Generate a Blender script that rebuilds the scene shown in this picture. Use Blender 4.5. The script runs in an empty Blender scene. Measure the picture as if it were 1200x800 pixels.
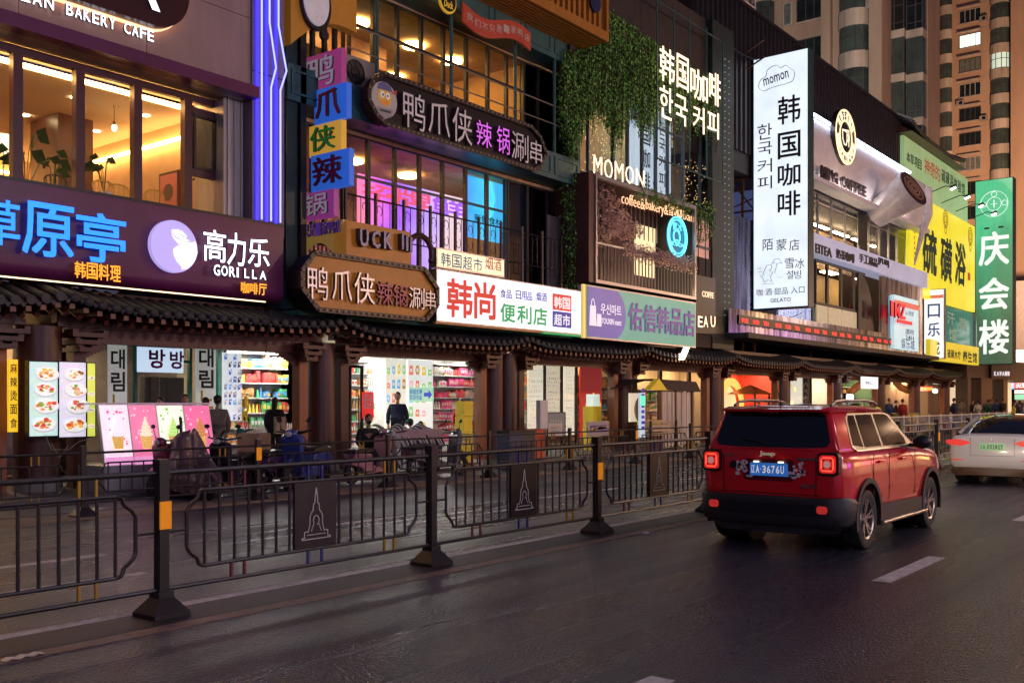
import bpy, bmesh, math, random
from mathutils import Vector, Matrix
R = random.Random(7)
S = bpy.context.scene
C = S.collection
# ---------------------------------------------------------------- camera
EYE = 1.72; FPX = 1166.7; HZ = 470.0
PH = math.atan(910 / FPX); CP, SP = math.cos(PH), math.sin(PH)
cd = bpy.data.cameras.new('camera'); cam = bpy.data.objects.new('camera', cd); C.objects.link(cam)
cd.lens = 35.0; cd.sensor_width = 36.0; cd.shift_y = 70 / 1200; cd.clip_start = 0.1; cd.clip_end = 2000
cam.location = (0, 0, EYE); cam.rotation_euler = (math.pi / 2, 0, PH - math.pi / 2)
S.camera = cam
# ---------------------------------------------------------------- night sky, city glow, weak moon
w = bpy.data.worlds.new('World'); S.world = w; w.use_nodes = True
nt = w.node_tree; bg = nt.nodes['Background']
sky = nt.nodes.new('ShaderNodeTexSky'); sky.sky_type = 'NISHITA'; sky.sun_disc = False
sky.sun_elevation = math.radians(2); sky.sun_rotation = math.radians(200)
mx = nt.nodes.new('ShaderNodeMix'); mx.data_type = 'RGBA'; mx.inputs[0].default_value = 0.9
nt.links.new(sky.outputs[0], mx.inputs[6]); mx.inputs[7].default_value = (0.24, 0.24, 0.66, 1)
nt.links.new(mx.outputs[2], bg.inputs[0]); bg.inputs[1].default_value = 0.105
sl = bpy.data.lights.new('moon', 'SUN'); so = bpy.data.objects.new('moon', sl); C.objects.link(so)
sl.energy = 0.02; sl.angle = math.radians(10); sl.color = (1, .9, .8); so.rotation_euler = (math.radians(50), 0, math.radians(-20))
S.view_settings.view_transform = 'Standard'; S.view_settings.look = 'None'
S.view_settings.exposure = 0.0; S.view_settings.gamma = 1.0
S.render.engine = 'CYCLES'
cy = S.cycles
cy.use_denoising = True
try: cy.denoiser = 'OPENIMAGEDENOISE'
except Exception: pass
cy.max_bounces = 5; cy.diffuse_bounces = 2; cy.glossy_bounces = 3; cy.transmission_bounces = 4; cy.transparent_max_bounces = 10
cy.sample_clamp_indirect = 3.0; cy.sample_clamp_direct = 20.0; cy.caustics_reflective = False; cy.caustics_refractive = False
cy.use_light_tree = True; cy.use_adaptive_sampling = True; cy.adaptive_threshold = .02

# ---------------------------------------------------------------- survey helpers: sight line to a wall standing at a given distance
def ray(px, py):
    u = (px - 600) / FPX
    return (CP + u * SP, SP - u * CP, (HZ - py) / FPX)
def at(px, py, Y):
    a, b, z = ray(px, py); t = Y / b; return (a * t, EYE + z * t)          # X, Z on plane Y
def atx(px, py, X):
    a, b, z = ray(px, py); t = X / a; return (b * t, EYE + z * t)          # Y, Z on plane X
def gr(px, py, g=0.0):
    a, b, z = ray(px, py); t = (g - EYE) / z; return (a * t, b * t)
def XW(px, Y): return at(px, HZ, Y)[0]
def YR(X): return Y0 if False else X

# ---------------------------------------------------------------- materials
MATS = {}
def mat(name, col, rough=.55, metal=0., emit=0., ecol=None, var=.18, vs=3.0, bump=0., bs=40., coat=0., spec=.5, wet=0., streak=0.):
    if name in MATS: return MATS[name]
    m = bpy.data.materials.new(name); m.use_nodes = True; MATS[name] = m
    n = m.node_tree; L = n.links; b = n.nodes['Principled BSDF']
    b.inputs['Metallic'].default_value = metal; b.inputs['Roughness'].default_value = rough
    b.inputs['Coat Weight'].default_value = coat; b.inputs['Coat Roughness'].default_value = .06
    b.inputs['Specular IOR Level'].default_value = spec
    tc = n.nodes.new('ShaderNodeTexCoord')
    mp = n.nodes.new('ShaderNodeMapping'); L.new(tc.outputs['Object'], mp.inputs[0])
    if streak: mp.inputs['Scale'].default_value = (1, 1, streak)
    nz = n.nodes.new('ShaderNodeTexNoise'); nz.inputs['Scale'].default_value = vs; nz.inputs['Detail'].default_value = 5
    nz.inputs['Roughness'].default_value = .65
    L.new(mp.outputs[0], nz.inputs['Vector'])
    mx = n.nodes.new('ShaderNodeMix'); mx.data_type = 'RGBA'
    mr = n.nodes.new('ShaderNodeMapRange'); mr.inputs[1].default_value = .3; mr.inputs[2].default_value = .7
    L.new(nz.outputs[0], mr.inputs[0]); L.new(mr.outputs[0], mx.inputs[0])
    mx.inputs[6].default_value = tuple(c * (1 - var) for c in col[:3]) + (1,)
    mx.inputs[7].default_value = tuple(min(1, c * (1 + var)) for c in col[:3]) + (1,)
    L.new(mx.outputs[2], b.inputs['Base Color'])
    if wet:
        r2 = n.nodes.new('ShaderNodeMapRange'); r2.inputs[1].default_value = .3; r2.inputs[2].default_value = .7
        r2.inputs[3].default_value = rough - wet; r2.inputs[4].default_value = rough + wet
        L.new(nz.outputs[0], r2.inputs[0]); L.new(r2.outputs[0], b.inputs['Roughness'])
    if bump:
        n2 = n.nodes.new('ShaderNodeTexNoise'); n2.inputs['Scale'].default_value = bs; n2.inputs['Detail'].default_value = 3
        L.new(tc.outputs['Object'], n2.inputs['Vector'])
        bp = n.nodes.new('ShaderNodeBump'); bp.inputs['Strength'].default_value = bump; bp.inputs['Distance'].default_value = .02
        L.new(n2.outputs[0], bp.inputs['Height']); L.new(bp.outputs[0], b.inputs['Normal'])
    if emit:
        e = ecol or col
        b.inputs['Emission Color'].default_value = tuple(e[:3]) + (1,); b.inputs['Emission Strength'].default_value = emit
    return m
def colmat(name, emit=0., rough=.5, blend=None):
    """print: colours stored on the faces; lit from behind when emit > 0"""
    if name in MATS: return MATS[name]
    m = bpy.data.materials.new(name); m.use_nodes = True; MATS[name] = m
    n = m.node_tree; b = n.nodes['Principled BSDF']; a = n.nodes.new('ShaderNodeVertexColor'); a.layer_name = 'Col'
    b.inputs['Roughness'].default_value = rough
    nz = n.nodes.new('ShaderNodeTexNoise'); nz.inputs['Scale'].default_value = 9; nz.inputs['Detail'].default_value = 4
    tc = n.nodes.new('ShaderNodeTexCoord'); n.links.new(tc.outputs['Object'], nz.inputs['Vector'])
    mr = n.nodes.new('ShaderNodeMapRange'); mr.inputs[3].default_value = .8; mr.inputs[4].default_value = 1.1
    n.links.new(nz.outputs[0], mr.inputs[0])
    mx = n.nodes.new('ShaderNodeMix'); mx.data_type = 'RGBA'; mx.blend_type = 'MULTIPLY'; mx.inputs[0].default_value = 1
    n.links.new(a.outputs[0], mx.inputs[6]); n.links.new(mr.outputs[0], mx.inputs[7])
    n.links.new(mx.outputs[2], b.inputs['Base Color'])
    if emit:
        n.links.new(mx.outputs[2], b.inputs['Emission Color']); b.inputs['Emission Strength'].default_value = emit
    return m
def signface(name, col, emit, u=None):
    """translucent sign face lit by tubes behind it: slightly uneven"""
    if name in MATS: return MATS[name]
    m = mat(name, tuple(min(.9, c) for c in col), rough=.35, emit=emit, ecol=col, var=.05)
    n = m.node_tree; b = n.nodes['Principled BSDF']
    nz = n.nodes.new('ShaderNodeTexNoise'); nz.inputs['Scale'].default_value = .9; nz.inputs['Detail'].default_value = 2
    tc = n.nodes.new('ShaderNodeTexCoord'); n.links.new(tc.outputs['Object'], nz.inputs['Vector'])
    mr = n.nodes.new('ShaderNodeMapRange'); mr.inputs[3].default_value = emit * .72; mr.inputs[4].default_value = emit * 1.25
    n.links.new(nz.outputs[0], mr.inputs[0]); n.links.new(mr.outputs[0], b.inputs['Emission Strength'])
    return m
def glass(name, tint=(.9, .95, 1), rough=.02, refl=1.0):
    if name in MATS: return MATS[name]
    m = bpy.data.materials.new(name); m.use_nodes = True; MATS[name] = m
    n = m.node_tree; n.nodes.clear(); o = n.nodes.new('ShaderNodeOutputMaterial')
    t = n.nodes.new('ShaderNodeBsdfTransparent'); t.inputs[0].default_value = tuple(tint) + (1,)
    g = n.nodes.new('ShaderNodeBsdfGlossy'); g.inputs['Roughness'].default_value = rough
    fr = n.nodes.new('ShaderNodeFresnel'); fr.inputs[0].default_value = 1.5
    mu = n.nodes.new('ShaderNodeMath'); mu.operation = 'MULTIPLY'; mu.inputs[1].default_value = refl; mu.use_clamp = True
    ge = n.nodes.new('ShaderNodeNewGeometry'); bf = n.nodes.new('ShaderNodeMath'); bf.operation = 'SUBTRACT'; bf.inputs[0].default_value = 1; n.links.new(ge.outputs['Backfacing'], bf.inputs[1])
    m2 = n.nodes.new('ShaderNodeMath'); m2.operation = 'MULTIPLY'; n.links.new(mu.outputs[0], m2.inputs[0]); n.links.new(bf.outputs[0], m2.inputs[1])
    mx = n.nodes.new('ShaderNodeMixShader'); n.links.new(fr.outputs[0], mu.inputs[0]); n.links.new(m2.outputs[0], mx.inputs[0])
    n.links.new(t.outputs[0], mx.inputs[1]); n.links.new(g.outputs[0], mx.inputs[2]); n.links.new(mx.outputs[0], o.inputs[0])
    return m
def em(name, col, s): return mat(name, tuple(min(.8, c) for c in col), emit=s, ecol=col, var=.04, rough=.4)

# ---------------------------------------------------------------- mesh building
def off(o):
    v = Vector((0, 0, 0))
    while o is not None: v += o.location; o = o.parent
    return v
def props(o, label=None, cat=None, group=None, kind=None):
    if label: o['label'] = label
    if cat: o['category'] = cat
    if group: o['group'] = group
    if kind: o['kind'] = kind
    return o
def thing(name, label, cat, loc=(0, 0, 0), group=None):
    o = bpy.data.objects.new(name, None); o.empty_display_size = .2; C.objects.link(o); o.location = loc
    return props(o, label, cat, group)
class MB:
    def __init__(s, col=None): s.v = []; s.f = []; s.c = []; s.col = col
    def add(s, vs, fs, col=None):
        k = len(s.v); s.v.extend(tuple(p) for p in vs)
        for f in fs: s.f.append(tuple(i + k for i in f)); s.c.append(col or s.col)
        return s
    def box(s, a, b, col=None):
        x0, y0, z0 = a; x1, y1, z1 = b
        return s.add([(x0, y0, z0), (x1, y0, z0), (x1, y1, z0), (x0, y1, z0), (x0, y0, z1), (x1, y0, z1), (x1, y1, z1), (x0, y1, z1)],
              [(0, 3, 2, 1), (4, 5, 6, 7), (0, 1, 5, 4), (1, 2, 6, 5), (2, 3, 7, 6), (3, 0, 4, 7)], col)
    def poly(s, pts, col=None): return s.add(pts, [tuple(range(len(pts)))], col)
    def beam(s, p, q, wx, wz=None, col=None, up=(0, 0, 1)):
        p = Vector(p); q = Vector(q); wz = wz or wx; d = (q - p).normalized(); u = Vector(up)
        if abs(d.dot(u)) > .98: u = Vector((1, 0, 0))
        a = d.cross(u).normalized(); b = a.cross(d).normalized(); a = a * wx / 2; b = b * wz / 2
        vs = [p - a - b, p + a - b, p + a + b, p - a + b, q - a - b, q + a - b, q + a + b, q - a + b]
        return s.add(vs, [(0, 1, 2, 3)[::-1], (4, 5, 6, 7), (0, 1, 5, 4), (1, 2, 6, 5), (2, 3, 7, 6), (3, 0, 4, 7)], col)
    def cyl(s, p, q, r, r2=None, n=12, col=None, caps=True):
        p = Vector(p); q = Vector(q); r2 = r if r2 is None else r2; d = (q - p).normalized()
        u = Vector((0, 0, 1)) if abs(d.z) < .9 else Vector((1, 0, 0))
        a = d.cross(u).normalized(); b = d.cross(a)
        vs = [p + (a * math.cos(2 * math.pi * i / n) + b * math.sin(2 * math.pi * i / n)) * r for i in range(n)] + \
             [q + (a * math.cos(2 * math.pi * i / n) + b * math.sin(2 * math.pi * i / n)) * r2 for i in range(n)]
        fs = [(i, (i + 1) % n, n + (i + 1) % n, n + i) for i in range(n)]
        if caps: fs += [tuple(range(n))[::-1], tuple(range(n, 2 * n))]
        return s.add(vs, fs, col)
    def tube(s, pts, r, n=6, col=None):
        for i in range(len(pts) - 1): s.cyl(pts[i], pts[i + 1], r, n=n, col=col, caps=True)
        return s
    def prism(s, pts, o, u, v, d, col=None):
        """outline pts (a,b) on the plane o + a*u + b*v, thickness vector d"""
        o, u, v, d = map(Vector, (o, u, v, d)); n = len(pts)
        A = [o + u * a + v * b for a, b in pts]
        return s.add(A + [p + d for p in A], [tuple(range(n)), tuple(range(n, 2 * n))[::-1]] + [(i, n + i, n + (i + 1) % n, (i + 1) % n) for i in range(n)], col)
    def ell(s, c, r, n=10, m=7, col=None):
        vs = []; fs = []
        for j in range(m + 1):
            t = math.pi * j / m
            for i in range(n):
                a = 2 * math.pi * i / n
                vs.append((c[0] + r[0] * math.sin(t) * math.cos(a), c[1] + r[1] * math.sin(t) * math.sin(a), c[2] + r[2] * math.cos(t)))
        for j in range(m):
            for i in range(n): fs.append((j * n + i, (j + 1) * n + i, (j + 1) * n + (i + 1) % n, j * n + (i + 1) % n))
        return s.add(vs, fs, col)
    def lathe(s, prof, c, axis='z', n=24, col=None):
        """prof: (radius, along)"""
        vs = []; fs = []
        for r, h in prof:
            for i in range(n):
                a = 2 * math.pi * i / n; x, y = r * math.cos(a), r * math.sin(a)
                p = (x, y, h) if axis == 'z' else ((x, h, y) if axis == 'y' else (h, x, y))
                vs.append((c[0] + p[0], c[1] + p[1], c[2] + p[2]))
        for j in range(len(prof) - 1):
            for i in range(n): fs.append((j * n + i, j * n + (i + 1) % n, (j + 1) * n + (i + 1) % n, (j + 1) * n + i))
        return s.add(vs, fs, col)
    def build(s, name, m, parent=None, smooth=False, label=None, cat=None, group=None, kind=None, bevel=0, fix=True):
        me = bpy.data.meshes.new(name); o3 = off(parent) if parent else Vector((0, 0, 0))
        me.from_pydata([(v[0] - o3.x, v[1] - o3.y, v[2] - o3.z) for v in s.v], [], s.f)
        if any(c for c in s.c):
            ca = me.color_attributes.new('Col', 'FLOAT_COLOR', 'CORNER'); buf = []
            for f, c in zip(s.f, s.c):
                c = c or (.5, .5, .5); buf.extend((c[0], c[1], c[2], 1.0) * len(f))
            ca.data.foreach_set('color', buf)
        me.materials.append(m)
        if fix:
            b = bmesh.new(); b.from_mesh(me)
            if bevel:
                bmesh.ops.bevel(b, geom=list(b.edges), offset=bevel, segments=2, affect='EDGES', profile=.5, clamp_overlap=True)
            bmesh.ops.recalc_face_normals(b, faces=b.faces); b.to_mesh(me); b.free()
        if smooth:
            me.shade_smooth(); me.set_sharp_from_angle(angle=math.radians(42))
        ob = bpy.data.objects.new(name, me); C.objects.link(ob)
        if parent: ob.parent = parent
        return props(ob, label, cat, group, kind)
def inst(src, parent, loc, rot=(0, 0, 0), scale=(1, 1, 1), name=None, m=None):
    o = src.copy(); C.objects.link(o); o.parent = parent; o.location = loc; o.rotation_euler = rot; o.scale = scale
    if name: o.name = name
    return o
def copy_tree(o, parent=None):
    c = o.copy(); C.objects.link(c); c.parent = parent
    for ch in list(o.children): copy_tree(ch, c)
    return c
def swapmat(o, m):
    o.data = o.data.copy(); o.data.materials.clear(); o.data.materials.append(m)

# ---------------------------------------------------------------- writing
_tc = {}
def glyphs(body, bold, res=2):
    if ord(body[0]) > 0x2e80: bold = 0
    bold = min(bold, .03)
    k = (body, bold)
    if k in _tc: return _tc[k]
    c = bpy.data.curves.new('t', 'FONT'); c.body = body; c.resolution_u = res; c.offset = bold; c.fill_mode = 'FRONT'
    o = bpy.data.objects.new('t', c); C.objects.link(o)
    dg = bpy.context.evaluated_depsgraph_get(); me = bpy.data.meshes.new_from_object(o.evaluated_get(dg))
    vs = [tuple(v.co) for v in me.vertices]; fs = [tuple(p.vertices) for p in me.polygons]
    ec = {}
    for f in fs:
        for i in range(len(f)):
            e = (f[i], f[(i + 1) % len(f)]); ec[e] = 1
    be = [e for e in ec if (e[1], e[0]) not in ec]
    bpy.data.objects.remove(o); bpy.data.curves.remove(c); bpy.data.meshes.remove(me)
    _tc[k] = (vs, fs, be); return _tc[k]
def text_mb(body, O, u, v, wd, ht, depth=.02, bold=.015, keep=False, italic=0, mb=None, col=None):
    """fit the string into the box O..O+wd*u+ht*v; depth is the thickness towards the viewer"""
    vs, fs, be = glyphs(body, bold)
    x0 = min(p[0] for p in vs); x1 = max(p[0] for p in vs); y0 = min(p[1] for p in vs); y1 = max(p[1] for p in vs)
    sx = wd / (x1 - x0); sy = ht / (y1 - y0); dx = 0
    if keep:
        s_ = min(sx, sy); dx = (wd - s_ * (x1 - x0)) / 2; sx = sy = s_
    O, u, v = Vector(O), Vector(u), Vector(v); n = u.cross(v).normalized() * depth
    A = [O + u * (dx + (p[0] - x0) * sx + italic * (p[1] - y0) * sy) + v * ((p[1] - y0) * sy) for p in vs]; k = len(A)
    mb = mb or MB()
    sh = [(0, 0)]; ee = bold * .62 * sx
    if ord(body[0]) > 0x2e80 and bold > .006: sh += [(-ee, -ee), (ee, ee), (-ee, ee), (ee, -ee)]
    for q, (a_, b_) in enumerate(sh):
        d_ = u * a_ + v * b_; n2 = n * (1 - .02 * q) - n.normalized() * .0006 * q
        mb.add([p + n2 + d_ for p in A], fs, col)
    mb.nf = len(mb.f)
    if depth >= .004: mb.add(A + [p + n for p in A], [(a, b, b + k, a + k) for a, b in be], col)
    return mb
def text(body, O, u, v, wd, ht, m, parent, name='lettering', **kw):
    side = kw.pop('side', None); mb = text_mb(body, O, u, v, wd, ht, **kw); o = mb.build(name, m, parent, fix=False)
    if kw.get('depth', .02) > .025 and side is not False:
        o.data.materials.append(side or letter_side); o.data.polygons.foreach_set('material_index', [0] * mb.nf + [1] * (len(o.data.polygons) - mb.nf))
    return o
UX = (1, 0, 0); UZ = (0, 0, 1); UM = (0, -1, 0)
def ty(body, x0, x1, yt, yb, Y, m, parent, name='lettering', **kw):
    """writing on a wall along the street: pixel box measured at its left end"""
    X0, zt = at(x0, yt, Y); zb = at(x0, yb, Y)[1]; X1 = XW(x1, Y)
    return text(body, (X0, Y, zb), UX, UZ, X1 - X0, zt - zb, m, parent, name, **kw)
def tchars(body, x0, x1, yt, yb, Y, m, parent, gap=.12, name='letter', **kw):
    """one object for each sign letter"""
    X0, zt = at(x0, yt, Y); zb = at(x0, yb, Y)[1]; X1 = XW(x1, Y); n = len(body); cw = (X1 - X0) / n
    ms = m if isinstance(m, (list, tuple)) else [m] * n
    for i, ch in enumerate(body):
        if ch == ' ': continue
        text(ch, (X0 + cw * (i + gap / 2), Y, zb), UX, UZ, cw * (1 - gap), zt - zb, ms[i], parent, name, **kw)
def rect(x0, x1, yt, yb, Y):
    X0, zt = at(x0, yt, Y); zb = at(x0, yb, Y)[1]; return X0, XW(x1, Y), zb, zt
def rr(w, h, r, n=5, x=0, y=0):
    pts = []
    for cx, cy_, a0 in ((w - r, r, -90), (w - r, h - r, 0), (r, h - r, 90), (r, r, 180)):
        for i in range(n + 1):
            a = math.radians(a0 + 90 * i / n); pts.append((x + cx + r * math.cos(a), y + cy_ + r * math.sin(a)))
    return pts
def disc(cx, cy_, rx, ry=None, n=24):
    ry = ry or rx; return [(cx + rx * math.cos(2 * math.pi * i / n), cy_ + ry * math.sin(2 * math.pi * i / n)) for i in range(n)]
def ring(mb, cx, cz, Y, r0, r1, d=.02, n=28, col=None, sx=1):
    for i in range(n):
        a, b = 2 * math.pi * i / n, 2 * math.pi * (i + 1) / n
        mb.prism([(cx + sx * r0 * math.cos(a), cz + r0 * math.sin(a)), (cx + sx * r1 * math.cos(a), cz + r1 * math.sin(a)),
                  (cx + sx * r1 * math.cos(b), cz + r1 * math.sin(b)), (cx + sx * r0 * math.cos(b), cz + r0 * math.sin(b))], (0, Y, 0), UX, UZ, (0, -d, 0), col)

# palette
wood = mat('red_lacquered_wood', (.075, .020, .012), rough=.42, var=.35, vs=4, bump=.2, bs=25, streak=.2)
darkwood = mat('dark_lacquered_wood', (.075, .024, .016), rough=.4, var=.35, vs=4, bump=.2, bs=25, streak=.2)
tile_m = mat('grey_clay_tile', (.045, .045, .05), rough=.6, var=.4, vs=8, bump=.3, bs=30)
rafter_m = mat('painted_rafter_end', (.22, .10, .055), rough=.5, var=.3)
black = mat('black_steel', (.012, .011, .013), rough=.4, var=.3, vs=6)
fence_m = mat('bronze_fence_paint', (.018, .012, .012), rough=.4, var=.35, vs=7, bump=.1, bs=60)
steel = mat('brushed_steel', (.45, .45, .48), rough=.3, metal=.9, var=.1)
white_p = mat('white_paint', (.75, .74, .72), rough=.5, var=.08)
cream_w = mat('cream_wall', (.55, .42, .28), rough=.7, var=.1)
teal_p = mat('teal_paint', (.035, .12, .125), rough=.45, var=.3, vs=2.5, bump=.1, bs=30)
teal_d = mat('dark_teal_paint', (.015, .045, .05), rough=.5, var=.3, vs=2)
maroon = mat('maroon_panel', (.125, .012, .085), rough=.38, var=.15, vs=1.5, streak=.3)
maroon_f = mat('maroon_frame', (.07, .010, .022), rough=.4, var=.2)
conc = mat('stained_concrete', (.22, .20, .18), rough=.75, var=.3, vs=2, bump=.3, bs=18)
letter_side = mat('letter_return', (.05, .04, .05), rough=.4)
clear = glass('window_glass', (.93, .95, .96), .01, 1.3)
smoky = glass('dark_window_glass', (.35, .38, .42), .02, 2.0)
# ================================================================ the ground
asph = mat('damp_asphalt', (.014, .014, .022), rough=.24, var=.3, vs=.8, bump=.3, bs=110, wet=.045, spec=.8)
def asphalt_extra(m):
    n = m.node_tree; b = n.nodes['Principled BSDF']; L = n.links
    tc = [x for x in n.nodes if x.type == 'TEX_COORD'][0]
    v = n.nodes.new('ShaderNodeTexVoronoi'); v.inputs['Scale'].default_value = 48; [x for x in n.nodes if x.type == 'MAPPING'][0].inputs['Scale'].default_value = (.22, 1.1, 1); L.new(tc.outputs['Object'], v.inputs['Vector'])
    bp = [x for x in n.nodes if x.type == 'BUMP'][0]
    b2 = n.nodes.new('ShaderNodeBump'); b2.inputs['Strength'].default_value = .9; b2.inputs['Distance'].default_value = .012
    L.new(v.outputs['Distance'], b2.inputs['Height']); L.new(bp.outputs[0], b2.inputs['Normal']); L.new(b2.outputs[0], b.inputs['Normal'])
    # grit: pale and dark stones
    mx = [x for x in n.nodes if x.type == 'MIX'][0]
    mr = n.nodes.new('ShaderNodeMapRange'); mr.inputs[1].default_value = 0; mr.inputs[2].default_value = 1; mr.inputs[3].default_value = .2; mr.inputs[4].default_value = 3.6
    L.new(v.outputs['Color'], mr.inputs[0])
    m2 = n.nodes.new('ShaderNodeMix'); m2.data_type = 'RGBA'; m2.blend_type = 'MULTIPLY'; m2.inputs[0].default_value = 1
    L.new(mx.outputs[2], m2.inputs[6]); L.new(mr.outputs[0], m2.inputs[7]); 
    # cracks, tyre-polished bands and patches
    ce = n.nodes.new('ShaderNodeTexVoronoi'); ce.feature = 'DISTANCE_TO_EDGE'; ce.inputs['Scale'].default_value = .55
    nd = n.nodes.new('ShaderNodeTexNoise'); nd.inputs['Scale'].default_value = 1.6; nd.inputs['Detail'].default_value = 6; L.new(tc.outputs['Object'], nd.inputs['Vector'])
    ad = n.nodes.new('ShaderNodeMix'); ad.data_type = 'RGBA'; ad.blend_type = 'ADD'; ad.inputs[0].default_value = .8; L.new(tc.outputs['Object'], ad.inputs[6]); L.new(nd.outputs['Color'], ad.inputs[7]); L.new(ad.outputs[2], ce.inputs['Vector'])
    cm = n.nodes.new('ShaderNodeMapRange'); cm.inputs[1].default_value = .0; cm.inputs[2].default_value = .010; cm.inputs[3].default_value = .35; L.new(ce.outputs['Distance'], cm.inputs[0])
    pm = n.nodes.new('ShaderNodeMapping'); pm.inputs['Scale'].default_value = (.05, 1.3, 1); L.new(tc.outputs['Object'], pm.inputs[0])
    pn_ = n.nodes.new('ShaderNodeTexNoise'); pn_.inputs['Scale'].default_value = .9; pn_.inputs['Detail'].default_value = 3; L.new(pm.outputs[0], pn_.inputs['Vector'])
    pr_ = n.nodes.new('ShaderNodeMapRange'); pr_.inputs[1].default_value = .35; pr_.inputs[2].default_value = .65; pr_.inputs[3].default_value = .18; pr_.inputs[4].default_value = .40; L.new(pn_.outputs[0], pr_.inputs[0]); L.new(pr_.outputs[0], b.inputs['Roughness'])
    m3 = n.nodes.new('ShaderNodeMix'); m3.data_type = 'RGBA'; m3.blend_type = 'MULTIPLY'; m3.inputs[0].default_value = 1; L.new(m2.outputs[2], m3.inputs[6]); L.new(cm.outputs[0], m3.inputs[7]); L.new(m3.outputs[2], b.inputs['Base Color'])
asphalt_extra(asph)
MB().box((-150, -9, -.3), (900, 13.85, 0)).build('road', asph, kind='structure')
dirt = mat('dark_ground', (.05, .045, .04), rough=.9)
MB().box((-300, -300, -.5), (900, 400, -.31)).build('ground', dirt, kind='structure')
paint_w = mat('worn_white_paint', (.52, .48, .46), rough=.5, var=.45, vs=9, bump=.4, bs=120)
paint_y = mat('worn_pink_yellow_paint', (.20, .12, .095), rough=.5, var=.4, vs=9, bump=.4, bs=120)
MB().box((-30, 7.33, .001), (400, 7.47, .005)).build('lane_line', paint_w, kind='structure')
MB().box((-30, 6.62, .001), (400, 6.80, .005)).build('lane_line', paint_y, kind='structure')
med = mat('median_strip_asphalt', (.028, .021, .019), rough=.5, var=.3, vs=2, bump=.5, bs=110)
MB().box((-30, 6.81, .0005), (400, 7.32, .004)).build('median_strip', med, kind='structure')
for i in range(-2, 14):
    x = 3.55 + i * 6.1; MB().box((x, 2.98, .001), (x + 1.9, 3.15, .005)).build('lane_dash', paint_w, kind='structure')
for i in range(-2, 14):
    x = 4.0 + i * 5.4; MB().box((x - .6, 10.42, .001), (x + 2.0, 10.56, .005)).build('lane_dash', paint_w, kind='structure')
a = gr(5, 695); b = gr(171, 671)
MB().box((a[0] - 2, 8.98, .001), (b[0], 9.12, .005)).build('lane_dash', paint_w, kind='structure')
# far kerb band and pavement
kerbm = mat('brown_kerb_stone', (.27, .18, .12), rough=.65, var=.25, vs=3, bump=.3, bs=60)
pave = mat('grey_paving', (.09, .085, .095), rough=.5, var=.3, vs=4, bump=.2, bs=50)
MB().box((-60, 13.85, -.3), (500, 14.6, .02)).build('kerb', kerbm, kind='structure')
MB().box((-60, 14.60, -.3), (500, 15.9, .03)).build('cycle_path', pave, kind='structure')
MB().box((-60, 15.9, -.3), (500, 30, .13)).build('pavement', pave, kind='structure')
MB().box((-60, 13.72, .001), (500, 13.84, .005)).build('lane_line', paint_y, kind='structure')
# near pavement behind the camera side
MB().box((-60, -16, -.3), (500, -9, .15)).build('pavement', pave, kind='structure')
# wrapper lying on the road
gx, gy = gr(27, 771)
litter = mat('crumpled_foil', (.5, .5, .6), rough=.3, metal=.3)
mb = MB()
for i in range(6):
    x = gx - .13 + i * .045
    mb.add([(x, gy - .045, .008 + .012 * (i % 2)), (x + .045, gy - .03, .008 + .012 * ((i + 1) % 2)), (x + .045, gy + .045, .012 + .012 * ((i + 1) % 2)), (x, gy + .04, .008 + .012 * (i % 2))], [(0, 1, 2, 3)])
mb.build('candy_wrapper', litter, label='small silvery wrapper lying on the road at the lower left corner', cat='litter')
gx, gy = gr(757, 626)
MB().box((gx, gy, .004), (gx + .1, gy + .05, .025)).build('paper_scrap', white_p, label='white scrap of paper on the pale line below the third fence post', cat='litter')

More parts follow.
